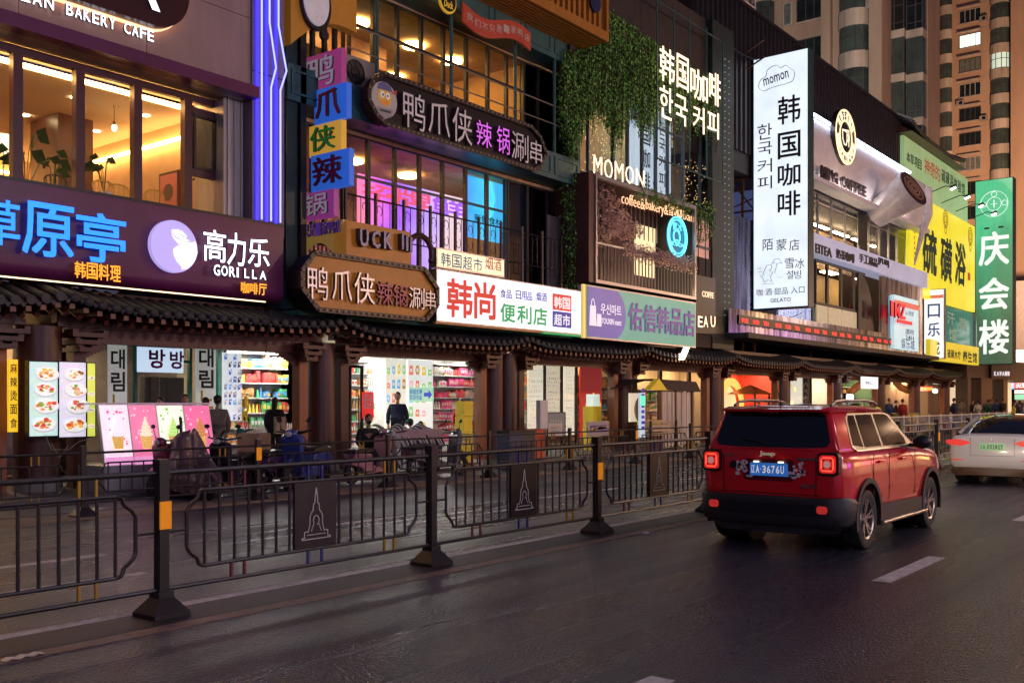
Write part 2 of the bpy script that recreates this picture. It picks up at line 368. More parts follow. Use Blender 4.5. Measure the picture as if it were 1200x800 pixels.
# ================================================================ median fence
yel = mat('yellow_enamel', (.42, .24, .01), rough=.4); redp = mat('red_enamel', (.16, .01, .02), rough=.4); bluep = mat('blue_enamel', (.02, .025, .18), rough=.4)
refl = mat('orange_reflector', (.95, .32, .01), rough=.35, emit=.25, ecol=(1, .33, .0), var=.12, vs=12)
plaq = mat('brown_plaque', (.013, .007, .007), rough=.4, var=.4, vs=5)
linew = mat('white_line_paint', (.55, .52, .50), rough=.5)
def arch_outline():
    """outline of the monument on the plaques: base steps, shoulders, keyhole, spire"""
    half = [(.17, -.2), (.17, -.185), (.14, -.185), (.14, -.13), (.095, -.13), (.075, -.06), (.075, .01), (.055, .05), (.038, .06), (.035, .12), (.018, .13), (.014, .19), (0, .27)]
    return half + [(-x, z) for x, z in reversed(half[:-1])]
def fence(name, label, Y, X0, n, sp, H, post_w, near, refl_at=(), plaq_on=True, bar=.15, col_m=fence_m, x_skip=()):
    root = thing(name, label, 'fence', (X0, Y, 0))
    zr = H - .11; ft = H - .27; fb = .355; br = .21; g = .23; r = .014 if near else .012
    proto = None
    # --- shared pieces (built on the first post / first panel), then copied
    def post(i):
        x = X0 + i * sp; w2 = post_w / 2; mb = MB()
        mb.box((x - w2, Y - w2, .10), (x + w2, Y + w2, H - .02)); mb.box((x - w2 * 1.18, Y - w2 * 1.18, H - .07), (x + w2 * 1.18, Y + w2 * 1.18, H))
        mb.box((x - w2 * 1.12, Y - w2 * 1.12, zr - .05), (x + w2 * 1.12, Y + w2 * 1.12, zr + .04))
        return mb
    pm = post(0).build('post', col_m, root)
    fm = MB(); x = X0; 
    base = [(-.21, -.21, 0.0), (.21, -.21, 0), (.21, .21, 0), (-.21, .21, 0), (-.21, -.21, .035), (.21, -.21, .035), (.21, .21, .035), (-.21, .21, .035),
            (-.09, -.09, .15), (.09, -.09, .15), (.09, .09, .15), (-.09, .09, .15), (-.09, -.09, .2), (.09, -.09, .2), (.09, .09, .2), (-.09, .09, .2)]
    s_ = .76 if near else .7
    fs = [(12, 13, 14, 15), (3, 2, 1, 0)]
    for k in (0, 4, 8):
        for j in range(4): fs.append((k + j, k + (j + 1) % 4, k + 4 + (j + 1) % 4, k + 4 + j))
    fm.add([(x + a * s_, Y + b_ * s_, c + .002) for a, b_, c in base], fs); bm_ = fm.build('foot', col_m, pm)
    posts = [pm]
    for i in range(1, n):
        p = inst(pm, root, (i * sp, 0, 0)); inst(bm_, p, (0, 0, 0)); posts.append(p)
    for i in refl_at:
        if i < n:
            k = .05
            MB().box((X0 - k, Y - post_w / 2 - .02, .70), (X0 + k, Y - post_w / 2 - .003, .92)).build('reflector', refl, pm).parent = posts[i]
    # --- one panel
    def panel(i):
        a = X0 + i * sp + post_w / 2; b_ = X0 + (i + 1) * sp - post_w / 2
        mb = MB()
        mb.cyl((a, Y, zr), (b_, Y, zr), r * 1.6, n=8); mb.cyl((a, Y, br), (b_, Y, br), r * 1.25, n=8)
        l, q = a + g - post_w / 2, b_ - g + post_w / 2; c = .13; m_ = .5 * (ft + fb)
        def side(x, s):
            return [(x + s * c * 1.25, Y, ft), (x + s * c * .9, Y, ft - .015), (x + s * c * .75, Y, ft - c * .55), (x + s * .03, Y, ft - c * .95), (x, Y, ft - c * 1.3), (x, Y, fb + c * 1.3), (x + s * .03, Y, fb + c * .95), (x + s * c * .75, Y, fb + c * .55), (x + s * c * .9, Y, fb + .015), (x + s * c * 1.25, Y, fb)]
        mb.tube(side(l, 1), r * 1.15, 6); mb.tube(side(q, -1), r * 1.15, 6)
        mb.cyl((l + c * 1.25, Y, ft), (q - c * 1.25, Y, ft), r * 1.15, n=8); mb.cyl((l + c * 1.25, Y, fb), (q - c * 1.25, Y, fb), r * 1.15, n=8)
        mb.cyl((a, Y, m_), (l, Y, m_), r * .8, n=6); mb.cyl((q, Y, m_), (b_, Y, m_), r * .8, n=6)
        return mb, l, q
    mb, l, q = panel(0); pn = mb.build('panel', col_m, root, smooth=True)
    nb = int((q - l - .3) / bar); bars = []
    bx0 = l + .17; step = (q - l - .34) / nb
    barm = MB().cyl((bx0, Y, fb), (bx0, Y, ft), r * .95, n=6).build('bar', col_m, pn, smooth=True)
    L_ = q - l; mid = (l + q) / 2
    bars = [0] + [k for k in range(1, nb + 1) if not (plaq_on and abs(bx0 + k * step - mid) < .24)]
    def strips():
        out = []
        for fr, m_ in ((.80, yel), (.84, yel)) if not near else ((.16, redp), (.21, redp), (.47, bluep), (.53, bluep), (.83, yel), (.88, yel)):
            x = l + fr * L_
            out.append((MB().box((x - .010, Y - .010, ft + .01), (x + .010, Y + .012, zr - .02)), m_)); out.append((MB().box((x - .010, Y - .010, br + .015), (x + .010, Y + .012, fb - .012)), m_))
        return out
    st = [m_.build('spacer', mm, pn) for m_, mm in strips()]
    if plaq_on:
        pq = MB().box((mid - .25, Y - .016, fb + .01), (mid + .25, Y + .016, ft - .01)).build('plaque', plaq, pn)
        lm = MB(); o = arch_outline(); zc = (fb + ft) / 2 - .02
        for k in range(len(o)):
            p0, p1 = o[k], o[(k + 1) % len(o)]
            lm.beam((mid + p0[0], Y - .019, zc + p0[1]), (mid + p1[0], Y - .019, zc + p1[1]), .008, .005, up=(0, 1, 0))
        ringp = disc(0, -.03, .035, .045, 10)
        for k in range(10):
            p0, p1 = ringp[k], ringp[(k + 1) % 10]
            if not (6 <= k <= 7): lm.beam((mid + p0[0], Y - .019, zc + p0[1]), (mid + p1[0], Y - .019, zc + p1[1]), .007, .005, up=(0, 1, 0))
        for p0, p1 in (((-.03, -.06), (-.06, -.13)), ((.03, -.06), (.06, -.13)), ((-.11, -.16), (.11, -.16))):
            lm.beam((mid + p0[0], Y - .019, zc + p0[1]), (mid + p1[0], Y - .019, zc + p1[1]), .006, .005, up=(0, 1, 0))
        lo = lm.build('plaque_outline', linew, pn)
    first = True
    for i in range(n - 1):
        if i in x_skip: continue
        if first: p = pn; first = False; dx = 0; i0 = i
        else:
            p = inst(pn, root, (i * sp, 0, 0)); inst(barm, p, (0, 0, 0))
            for s2 in st: inst(s2, p, (0, 0, 0))
            if plaq_on: inst(pq, p, (0, 0, 0)); inst(lo, p, (0, 0, 0))
        for k in bars[1:]: inst(barm, p, (k * step, 0, 0))
    return root
fence('median_fence', 'dark bronze fence with monument plaques running down the middle of the road', 7.13, 4.57 - 3.19 * 2, 16, 3.19, 1.255, .085, True, refl_at=(2, 4, 7, 9))
fence('roadside_fence', 'dark fence along the far kerb in front of the shop arcade', 14.1, 7.73 - 3.17 * 3, 21, 3.17, 1.06, .065, False, refl_at=(4, 8, 11), plaq_on=False, bar=.2)
# white railing further down the street
# ================================================================ arcade: columns, beams, tiled eaves
YC = 17.6
GX = [8.8 + 6.6 * i for i in range(-1, 10)]      # column groups
lit_side_wood = mat('wood_with_light_in_colour', (.30, .10, .04), rough=.42, var=.3, vs=4, streak=.2, bump=.15)  # warm light on the left posts is put into this wood colour
bay_names = {-1: 'left of the frame', 0: 'with the food menus', 1: 'left of the glass door shop', 2: 'right of the tall yellow boxes', 3: 'left of the yellow roofed kiosk',
             4: 'right of the yellow roofed kiosk', 5: 'behind the rear of the red car', 6: 'behind the red car roof', 7: 'beyond the small hanging white sign', 8: 'before the crowd', 9: 'at the end of the arcade'}
def column_group(i, x):
    t = thing('column_group', 'dark lacquered round column with square posts, ' + bay_names[i - 1], 'column', (x, YC, .13), group='columns of the arcade')
    ys = YC
    if i == 3:
        MB().cyl((x - .32, ys, .13), (x - .32, ys, 3.05), .29, n=24).build('shaft', darkwood, t, smooth=True)
        MB().cyl((x + .33, ys, .13), (x + .33, ys, 3.05), .29, n=24).build('shaft', darkwood, t, smooth=True); px = .86
    else:
        MB().cyl((x, ys, .13), (x, ys, 3.05), .40 if i == 1 else .32, n=24).build('shaft', darkwood, t, smooth=True); px = .72 if i == 1 else .62
    for s in (-1, 1):
        MB().box((x + s * px - .12, ys - .13, .13), (x + s * px + .12, ys + .13, 2.82)).build('post', lit_side_wood if s < 0 else wood, t)
        # bracket arms and carved corner pieces
        mb = MB()
        for k in range(3):
            mb.box((x + s * px - .16 - .09 * k, ys - .42 - .05 * k, 2.62 + .13 * k), (x + s * px + .16 + .09 * k, ys + .2, 2.70 + .13 * k))
            for dx in (-.13 - .08 * k, .13 + .08 * k): mb.box((x + s * px + dx - .05, ys - .40 - .06 * k, 2.70 + .13 * k), (x + s * px + dx + .05, ys - .2, 2.75 + .13 * k))
        mb.build('bracket', wood, t)
        mb = MB()
        for k in range(7):
            mb.box((x + s * (px + .12 + .07 * k) - .034, ys - .05, 2.78 - .28 + .035 * k), (x + s * (px + .12 + .07 * k) + .034, ys + .05, 2.79))
        mb.build('carved_corner', darkwood, t)
    MB().cyl((x, ys, .13), (x, ys, .28), .42 if i != 3 else .75, n=20).build('plinth', conc, t, smooth=True)
    return t
for i, x in enumerate(GX): column_group(i, x)
def eave(i, x0, x1, fine):
    """one bay of tiled eave between two column groups; its ends turn up"""
    t = thing('tiled_eave', 'bay of grey tiled eave with red rafters ' + ['left of the frame', 'above the menu boxes and shop posters', 'above the glass doored shop', 'above the white stone pattern shop windows', 'above the yellow roofed kiosk', 'above the rear of the red car', 'above the red car roof', 'above the small white sign', 'beyond the small white sign', 'farthest of the arcade'][i], 'roof', (x0, 16.6, 2.9), group='eaves of the arcade')
    n = 26; W = x1 - x0; ye, yb, rise = 16.55, 17.75, .38
    def lift(u): return .20 * abs(2 * u - 1) ** 5 + (.09 if i < 2 else 0)
    # boards and beam
    mb = MB()
    for k in range(n):
        u0, u1 = k / n, (k + 1) / n; z0, z1 = 3.20 + lift(u0), 3.20 + lift(u1)
        mb.add([(x0 + W * u0, ye + .06, z0), (x0 + W * u1, ye + .06, z1), (x0 + W * u1, yb, z1 + rise), (x0 + W * u0, yb, z0 + rise),
                (x0 + W * u0, ye + .06, z0 + .05), (x0 + W * u1, ye + .06, z1 + .05), (x0 + W * u1, yb, z1 + rise + .05), (x0 + W * u0, yb, z0 + rise + .05)],
               [(0, 3, 2, 1), (4, 5, 6, 7), (0, 1, 5, 4), (2, 3, 7, 6), (1, 2, 6, 5), (3, 0, 4, 7)])
    mb.build('eave_board', wood, t)
    mb = MB(); mb.box((x0 + .5, YC - .14, 2.80), (x1 - .5, YC + .14, 3.06)); mb.box((x0 + .3, YC - .19, 3.064), (x1 - .3, YC - .15, 3.16)); mb.build('beam', wood, t)
    mb = MB().box((x0 + .3, YC - .1, 3.14), (x1 - .3, YC + .1, 3.75)); mb.build('frieze', darkwood, t)
    def tile(x, z):
        mb = MB(); r = W / n * .30
        ang = [math.pi * j / 5 for j in range(6)]
        for j in range(5):
            a, b = ang[j], ang[j + 1]
            mb.add([(x + r * math.cos(a), ye, z + r * math.sin(a)), (x + r * math.cos(b), ye, z + r * math.sin(b)), (x + r * math.cos(b), yb, z + rise + r * math.sin(b)), (x + r * math.cos(a), yb, z + rise + r * math.sin(a))], [(0, 1, 2, 3)])
        mb.prism(disc(x, z, r * 1.12, n=10), (0, ye - .02, 0), UX, UZ, (0, .03, 0))
        mb.prism([(x + r * .9, z - .03), (x + r * 1.2, z - .07), (x + W / n / 2, z - .115), (x + W / n - r * 1.2, z - .07), (x + W / n - r * .9, z - .03)], (0, ye - .012, 0), UX, UZ, (0, .02, 0))
        mb.add([(x + r * .9, ye, z - .035), (x + W / n - r * .9, ye, z - .035), (x + W / n - r * .9, yb, z - .035 + rise), (x + r * .9, yb, z - .035 + rise)], [(0, 1, 2, 3)])
        return mb
    def rafter(x, z):
        mb = MB(); mb.cyl((x, ye + .30, z - .12), (x, yb, z + .35), .052, n=8); mb.box((x - .045, ye + .1, z - .045), (x + .045, ye + .9, z + .035)); return mb
    xs = [x0 + W * (k + .5) / n for k in range(n)]
    if fine:
        z0 = 3.26 + lift(.5 / n)
        tl = tile(xs[0], z0).build('roof_tile', tile_m, t, fix=False); tl.data.shade_smooth()
        rf = rafter(xs[0], 3.12 + lift(.5 / n)).build('rafter', wood, t, fix=False)
        re = MB().box((xs[0] - .048, ye + .085, 3.12 + lift(.5 / n) - .05), (xs[0] + .048, ye + .098, 3.12 + lift(.5 / n) + .04)).build('rafter_end', rafter_m, rf)
        for k in range(1, n):
            dz = lift((k + .5) / n) - lift(.5 / n)
            inst(tl, t, (xs[k] - xs[0], 0, dz)); r_ = inst(rf, t, (xs[k] - xs[0], 0, dz)); inst(re, r_, (0, 0, 0))
    else:
        a, b, c = MB(), MB(), MB()
        for k in range(n):
            z = lift((k + .5) / n)
            q = tile(xs[k], 3.26 + z); a.add(q.v, q.f); q = rafter(xs[k], 3.12 + z); b.add(q.v, q.f)
            c.box((xs[k] - .048, ye + .085, 3.07 + z), (xs[k] + .048, ye + .098, 3.16 + z))
        a.build('roof_tiles', tile_m, t, kind='stuff', fix=False); b.build('rafters', wood, t, kind='stuff', fix=False); c.build('rafter_ends', rafter_m, t, kind='stuff', fix=False)
for i in range(10): eave(i, GX[i] + .0, GX[i + 1] - .0, i in (1, 2, 3, 4))
# soffit under the upper storeys, behind the eaves
MB().box((0, 17.9, 3.3), (75, 23.6, 3.5)).build('arcade_ceiling', darkwood, kind='structure')

# ================================================================ shops behind the arcade
YS = 20.6
lamp_w = em('cool_shop_light', (1, .97, .90), 38); lamp_y = em('warm_shop_light', (1, .70, .38), 34)
wall_l = mat('pale_shop_wall', (.55, .54, .50), rough=.7); shelf_m = mat('white_shelf', (.6, .6, .58), rough=.5)
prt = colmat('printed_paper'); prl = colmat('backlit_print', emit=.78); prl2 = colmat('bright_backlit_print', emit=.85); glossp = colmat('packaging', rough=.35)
tealf = mat('green_door_frame', (.01, .22, .17), rough=.4)
floor_s = mat('shop_floor', (.25, .24, .22), rough=.3)
def shop_shell(i, x0, x1, label, lamp, wallm=wall_l, depth=4.0, light=1):
    t = thing('shop', label, 'shop', (x0, YS, .14))
    mb = MB(); z0, z1 = .2, 3.28
    mb.box((x0, YS + depth, z0), (x1, YS + depth + .1, z1)).box((x0 - .1, YS, z0), (x0, YS + depth, z1)).box((x1, YS, z0), (x1 + .1, YS + depth, z1)).box((x0, YS, z1 - .02), (x1, YS + depth, z1 + .0))
    mb.build('wall', wallm, t); MB().box((x0, YS - .1, .131), (x1, YS + depth, .19)).build('floor', floor_s, t)
    if light:
        nl = 3
        for k in range(nl):
            x = x0 + (x1 - x0) * (k + .5) / nl
            MB().box((x - .5, YS + .5, z1 - .09), (x + .5, YS + depth - .6, z1 - .03)).build('ceiling_light', lamp, t)
    return t
def shelves(t, x0, x1, y, z0, z1, rows, seed, dense=.09, palette=None, name='shelf_rack'):
    rr_ = random.Random(seed); mb = MB(); g = MB()
    pal = palette or [(.7, .1, .08), (.8, .6, .1), (.75, .75, .7), (.1, .3, .6), (.5, .3, .15), (.1, .45, .2), (.8, .4, .1), (.85, .8, .6)]
    h = (z1 - z0) / rows
    mb.box((x0, y + .30, z0), (x1, y + .34, z1))
    for r_ in range(rows + 1): mb.box((x0, y, z0 + r_ * h - .015), (x1, y + .3, z0 + r_ * h + .015))
    for r_ in range(rows):
        x = x0 + .02; run = 0
        while x < x1 - .05:
            if run <= 0: c = rr_.choice(pal); run = rr_.randint(1, 5); wd = rr_.uniform(.6, 1.5) * dense; hh = rr_.uniform(.45, .8) * h; lc = rr_.choice(pal); bt = rr_.random() < .3
            if bt: g.cyl((x + wd / 2, y + .08, z0 + r_ * h + .016), (x + wd / 2, y + .08, z0 + r_ * h + .016 + hh), wd * .4, wd * .25, n=6, col=c)
            elif rr_.random() < .9:
                h3 = hh * rr_.uniform(.85, 1.1); zz = z0 + r_ * h + .016; g.box((x, y + rr_.uniform(.0, .05), zz), (x + wd * .9, y + .25, zz + h3), col=tuple(q * rr_.uniform(.7, 1.15) for q in c))
                g.poly([(x + wd * .12, y - .003, zz + h3 * .3), (x + wd * .78, y - .003, zz + h3 * .3), (x + wd * .78, y - .003, zz + h3 * .7), (x + wd * .12, y - .003, zz + h3 * .7)], lc)
            x += wd; run -= 1
    mb.build(name, shelf_m, t); g.build('goods', glossp, t, kind='stuff', fix=False)
def poster(parent, x0, x1, z0, z1, Y, bgc, m=None, frame=None, name='poster', fn=None, seed=1, th=.02):
    mb = MB(); mb.box((x0, Y, z0), (x1, Y + th, z1), col=bgc)
    if fn: fn(mb, x0, x1, z0, z1, Y, random.Random(seed))
    o = mb.build(name, m or prt, parent, fix=False)
    if frame: 
        f = MB(); e = .025
        for a, b in (((x0 - e, z0 - e), (x1 + e, z0)), ((x0 - e, z1), (x1 + e, z1 + e)), ((x0 - e, z0), (x0, z1)), ((x1, z0), (x1 + e, z1))):
            f.box((a[0], Y - .02, a[1]), (b[0], Y + .05, b[1]))
        f.build('frame', frame, o if parent else None) if parent else None
    return o
def pr(mb, pts, Y, col, k=0): mb.poly([(x, Y - .003 - .0025 * k, z) for x, z in pts], col)
def dish(mb, cx, cz, r, Y, rnd, k=1, plate=(.95, .95, .92)):
    pr(mb, disc(cx, cz, r, r * .62, 20), Y, (plate[0] * .6, plate[1] * .6, plate[2] * .65), k); pr(mb, disc(cx, cz + r * .06, r * .93, r * .54, 20), Y, plate, k + 1)
    pal = rnd.choice([[(.75, .28, .05), (.9, .55, .15), (.6, .12, .03)], [(.7, .08, .05), (.85, .3, .1), (.3, .4, .05)], [(.85, .6, .2), (.6, .3, .08), (.25, .1, .04)], [(.7, .5, .3), (.2, .35, .08), (.75, .1, .08)]])
    for q in range(16):
        a = rnd.random() * 6.28; d = rnd.random() ** .6 * r * .68; s = rnd.uniform(.10, .24) * r
        pr(mb, disc(cx + d * math.cos(a), cz + r * .08 + d * .55 * math.sin(a), s, s * rnd.uniform(.4, .8), 7), Y, rnd.choice(pal), k + 2 + q % 4)
def scribble(mb, x0, x1, z, h, Y, col, rnd, k=8, dens=.8):
    """a line of small print too small to read"""
    x = x0
    while x < x1 - h * .6:
        for _ in range(3):
            a = x + rnd.uniform(0, h * .5); b = z + rnd.uniform(0, h * .7)
            if rnd.random() < .5: pr(mb, [(a, b), (a + h * .45, b), (a + h * .45, b + h * .14), (a, b + h * .14)], Y, col, k)
            else: pr(mb, [(a, z), (a + h * .12, z), (a + h * .12, z + h * .9), (a, z + h * .9)], Y, col, k)
        x += h * 1.1
def menu_print(mb, x0, x1, z0, z1, Y, rnd):
    w_, h = x1 - x0, z1 - z0; scribble(mb, x0 + .06 * w_, x0 + .75 * w_, z1 - .07 * h, .035 * h, Y, (.75, .45, .7), rnd)
    for k, fz in enumerate((.83, .62, .40, .15)): dish(mb, x0 + w_ * rnd.uniform(.5, .72), z0 + h * fz, w_ * rnd.uniform(.42, .48), Y, rnd); scribble(mb, x0 + .04 * w_, x0 + .4 * w_, z0 + h * (fz - .1), .018 * h, Y, (.7, .55, .05), rnd)
def cone_print(top, cone, deco):
    def f(mb, x0, x1, z0, z1, Y, rnd):
        w_, h = x1 - x0, z1 - z0; cx = x0 + w_ * .52; zb = z0 + h * .48
        for _ in range(16):
            a, b = x0 + rnd.random() * w_ * .9 + .05 * w_, z0 + h * rnd.uniform(.2, .95); pr(mb, disc(a, b, rnd.uniform(.02, .055) * w_, n=7), Y, deco, 1)
        pr(mb, [(cx - .22 * w_, zb), (cx + .22 * w_, zb), (cx + .16 * w_, z0 + .26 * h), (cx - .16 * w_, z0 + .26 * h)], Y, cone, 4)
        for q in range(5):
            d = (q + .5) / 5; s = .22 * w_; pr(mb, [(cx - s + .3 * s * d, zb - d * .2 * h), (cx + s - .3 * s * d, zb - d * .2 * h), (cx + s - .3 * s * d, zb - d * .2 * h - .012 * h), (cx - s + .3 * s * d, zb - d * .2 * h - .012 * h)], Y, tuple(c * .6 for c in cone), 5)
            d2 = -.8 + q * .4; pr(mb, [(cx + d2 * s, zb), (cx + d2 * s + .014, zb), (cx + d2 * s * .6 + .014, z0 + .27 * h), (cx + d2 * s * .6, z0 + .27 * h)], Y, tuple(c * .6 for c in cone), 5)
        for q, (ww, dz) in enumerate(((.25, .02), (.21, .085), (.16, .145), (.11, .2), (.06, .25), (.025, .285))):
            pr(mb, disc(cx, zb + dz * h, ww * w_, .042 * h, 14), Y, tuple(c * .72 for c in top), 6 + 2 * q); pr(mb, disc(cx - .01 * w_, zb + (dz + .009) * h, ww * w_ * .93, .034 * h, 14), Y, top, 7 + 2 * q)
        pr(mb, [(x0, z0), (x1, z0), (x1, z0 + .13 * h), (x0, z0 + .13 * h)], Y, (.85, .35, .65), 2); scribble(mb, x0 + .1 * w_, x1 - .1 * w_, z0 + .15 * h, .03 * h, Y, (.5, .2, .4), rnd)
    return f
# ---- bay -1/0: lit shop at the left edge
t = shop_shell(0, 2.5, XW(45, YS), 'cream lit shop front at the left edge beside the yellow strip sign', em('dim_shop_light', (1, .7, .4), 9), cream_w)
MB().box((3, YS + .1, .2), (XW(40, YS), YS + .15, 1.6)).build('counter', mat('grey_counter', (.3, .28, .3), rough=.4), t)
x0, x1, z0, z1 = rect(8.5, 19, 421, 506, 17.30)
t = thing('yellow_strip_sign', 'narrow yellow vertical sign on the leftmost square post', 'sign', (x0, 17.3, z0))
MB().box((x0, 17.24, z0), (x1, 17.3, z1)).build('panel', em('yellow_lit', (.95, .55, .02), .9), t)
for k, ch in enumerate('麻辣烫面食'):
    zz = z1 - (k + 1) * (z1 - z0) / 5.3
    text(ch, (x0 + .02, 17.235, zz), UX, UZ, x1 - x0 - .04, (z1 - z0) / 7.5, mat('sign_red', (.5, .02, .02), rough=.5) if k == 0 else mat('sign_dark', (.05, .03, .05), rough=.5), t, depth=.004, bold=.02)
x0, x1, z0, z1 = -.2, 0, 0, 0
# ---- bay 1: poster shop left of scooters
PXB = [75, 375, 588, 733, 833, 912, 977, 1028, 1075, 1112]; SX = [XW(p, YS) for p in PXB]
X0s, X1s = SX[0] + .2, SX[1] - .1
xd = XW(262, YS) ; 
t = shop_shell(1, X0s, xd, 'teal framed karaoke entrance with Korean strips on white panels', lamp_w, mat('dim_wall', (.22, .2, .2), rough=.7), depth=3.5, light=0)
MB().box((X0s + 1.5, YS + 1.6, 3.15), (X0s + 2.1, YS + 2.4, 3.2)).build('ceiling_light', lamp_y, t)
mb = MB()
for p in (157, 221, 254):
    a = XW(p - 1.5, YS); b = XW(p + 1.5, YS); mb.box((a, YS - .1, .2), (b, YS, 3.2))
mb.box((XW(157, YS), YS - .09, 2.62), (XW(221, YS), YS - .01, 2.68)); mb.build('door_frame', tealf, t)
MB().box((XW(158, YS), YS - .04, .2), (XW(220, YS), YS - .03, 2.6)).build('door_glass', clear, t)
mb = MB()
for k in range(5):
    a = XW(165 + k * 10, YS + 1); mb.box((a, YS + 1, 1.0 + .2 * (k % 2)), (a + .25, YS + 1.05, 2.3)) 
mb.build('hanging_menu', mat('dark_board', (.05, .03, .03)), t)
white_pan = mat('white_strip_panel', (.62, .64, .60), emit=.28, ecol=(.8, .85, .8), rough=.5); bk = mat('print_black', (.012, .012, .012)); yk = mat('print_yellow', (.65, .42, .03)); bl = mat('print_blue', (.03, .22, .5)); mg = mat('print_magenta', (.5, .03, .35))
def kstrip(x0p, x1p):
    a, b = XW(x0p, YS - .15), XW(x1p, YS - .15); zt = at(x0p, 402, YS - .15)[1]; zb = .5
    p = MB().box((a, YS - .15, zb), (b, YS - .11, zt)).build('strip_panel', white_pan, t)
    hgt = .50
    for k, (ch, m_) in enumerate((('대', bk), ('림', bk), ('노', yk), ('래', bl))):
        text(ch, (a + .15 * (b - a), YS - .155, zt - .10 - (k + 1) * hgt + .05), UX, UZ, (b - a) * .7, hgt * .84, m_, p, depth=.003, bold=.035)
kstrip(127, 149); kstrip(230, 253)
a, b = XW(161, YS - .12), XW(215, YS - .12)
z1_ = at(161, 406, YS - .12)[1]; z0_ = at(161, 420, YS - .12)[1]
pb = MB().box((a, YS - .12, z0_ - .3), (b, YS - .08, z1_)).build('lightbox', em('pale_blue_lit', (.62, .80, 1.0), .8), t)
text('방', (a + .25 * (b - a), YS - .125, z0_ - .2), UX, UZ, .4, .42, mg, pb, depth=.003, bold=.04); text('방', (a + .7 * (b - a), YS - .125, z0_ - .2), UX, UZ, .36, .4, mg, pb, depth=.003, bold=.04)
# collage panel (drinks posters) standing in front
a, b = XW(262, YS - .3), XW(283, YS - .3); zt = at(262, 413, YS - .3)[1]; zb = at(262, 493, YS - .3)[1]
def collage(mb, x0, x1, z0, z1, Y, rnd):
    for r_ in range(9):
        for c_ in range(4):
            x = x0 + (x1 - x0) * (c_ + .08) / 4; z = z0 + (z1 - z0) * (r_ + .1) / 9; w_ = (x1 - x0) / 4 * .85; h = (z1 - z0) / 9 * .8
            if rnd.random() < .25: continue
            c = rnd.choice([(.05, .05, .07), (.1, .2, .55), (.4, .42, .45), (.2, .25, .4), (.15, .45, .8)])
            pr(mb, [(x, z), (x + w_ * rnd.uniform(.5, 1), z), (x + w_ * .9, z + h), (x + w_ * rnd.uniform(0, .3), z + h * rnd.uniform(.6, 1))], Y, c, 1); pr(mb, disc(x + w_ * .5, z + h * .6, w_ * .22, n=8), Y, (.8, .7, .65), 2)
o = poster(None, a, b, zb, zt, YS - .3, (.8, .85, .9), m=prl, fn=collage, seed=4, th=.06)
props(o, 'tall backlit panel collaged with small black and blue photos beside the snack shelves', 'poster')
t = shop_shell(2, xd + .05, X1s + .1, 'brightly lit snack shop with full shelves behind the first round column', lamp_w, depth=1.9)
shelves(t, xd + .1, X1s, YS + 1.2, .6, 3.0, 6, 11)
x_, y_ = XW(283, YS), YS + .4
shelves(t, XW(286, YS), XW(306, YS), YS + .5, 1.2, 1.9, 2, 5, dense=.13, palette=[(.8, .55, .02), (.85, .65, .05)], name='yellow_box_rack')
MB().box((XW(268, YS), YS + .02, 3.02), (XW(343, YS), YS + .08, 3.12)).build('yellow_trim', em('yellow_trim_lit', (1, .85, .2), .9), t)
mb = MB(); zz = 1.25
for k in range(26): x = XW(284, YS + .4) + k * .065; mb.cyl((x, YS + .45, zz - .35), (x, YS + .45, zz - .12), .022, .012, n=6, col=(.5 + .3 * (k % 2), .55, .5))
mb.build('bottle_row', glossp, t, kind='stuff')
# ---- bay 2: glass doored shop
X0s, X1s = SX[1] + .1, SX[2] - .1
t = shop_shell(3, X0s, X1s, 'bright convenience shop with glass door and product posters behind the man in blue', lamp_w, depth=2.4)
MB().box((X0s, YS - .02, 3.05), (X1s, YS + .04, 3.18)).build('yellow_trim', em('yellow_trim_lit', (1, .85, .2), .9), t)
shelves(t, X0s + .1, XW(440, YS + 1.4), YS + 1.4, .4, 2.9, 7, 21)
shelves(t, XW(507, YS), X1s - .05, YS + .9, .4, 2.9, 7, 22, palette=[(.75, .08, .08), (.8, .75, .7), (.7, .5, .4), (.8, .1, .3)])
def glassdoor(t, pa, pb, Y, zt=2.72):
    a, b = XW(pa, Y), XW(pb, Y); mb = MB(); e = .07
    for q in ((a, .2, a + e, zt), (b - e, .2, b, zt), (a + e, zt - e, b - e, zt), (a + e, .2, b - e, .32)): mb.box((q[0], Y - .03, q[1]), (q[2], Y + .03, q[3]))
    d = mb.build('door', black, t); MB().box((a + e, Y - .006, .32), (b - e, Y + .006, zt - e)).build('pane', clear, d)
    MB().cyl((b - .2, Y - .06, 1.0), (b - .2, Y - .06, 1.9), .018, n=8).build('handle', black, d)
    return d
glassdoor(t, 409, 425, YS - .1)
def shelfprint(bgc):
    def f(mb, x0, x1, z0, z1, Y, rnd):
        w_, h = x1 - x0, z1 - z0
        for r_ in range(6):
            zz = z0 + h * (r_ + .1) / 6.2
            pr(mb, [(x0, zz - .03), (x1, zz - .03), (x1, zz - .012), (x0, zz - .012)], Y, tuple(c * .75 for c in bgc), 1)
            for c_ in range(rnd.choice((3, 4))):
                x = x0 + w_ * (c_ + .12) / 4; s = w_ / 4 * .7; c = rnd.choice([(.85, .25, .15), (.9, .65, .1), (.3, .65, .25), (.2, .5, .8), (.9, .5, .55), (.6, .3, .1)])
                hh = h / 6.2 * rnd.uniform(.4, .75)
                if rnd.random() < .5: pr(mb, [(x, zz), (x + s, zz), (x + s * .9, zz + hh), (x + s * .1, zz + hh)], Y, c, 2)
                else: pr(mb, disc(x + s / 2, zz + hh / 2, s / 2, hh / 2, 12), Y, c, 2)
                pr(mb, disc(x + s / 2, zz + hh * .5, s * .25, hh * .22, 8), Y, (.95, .9, .8), 3)
    return f
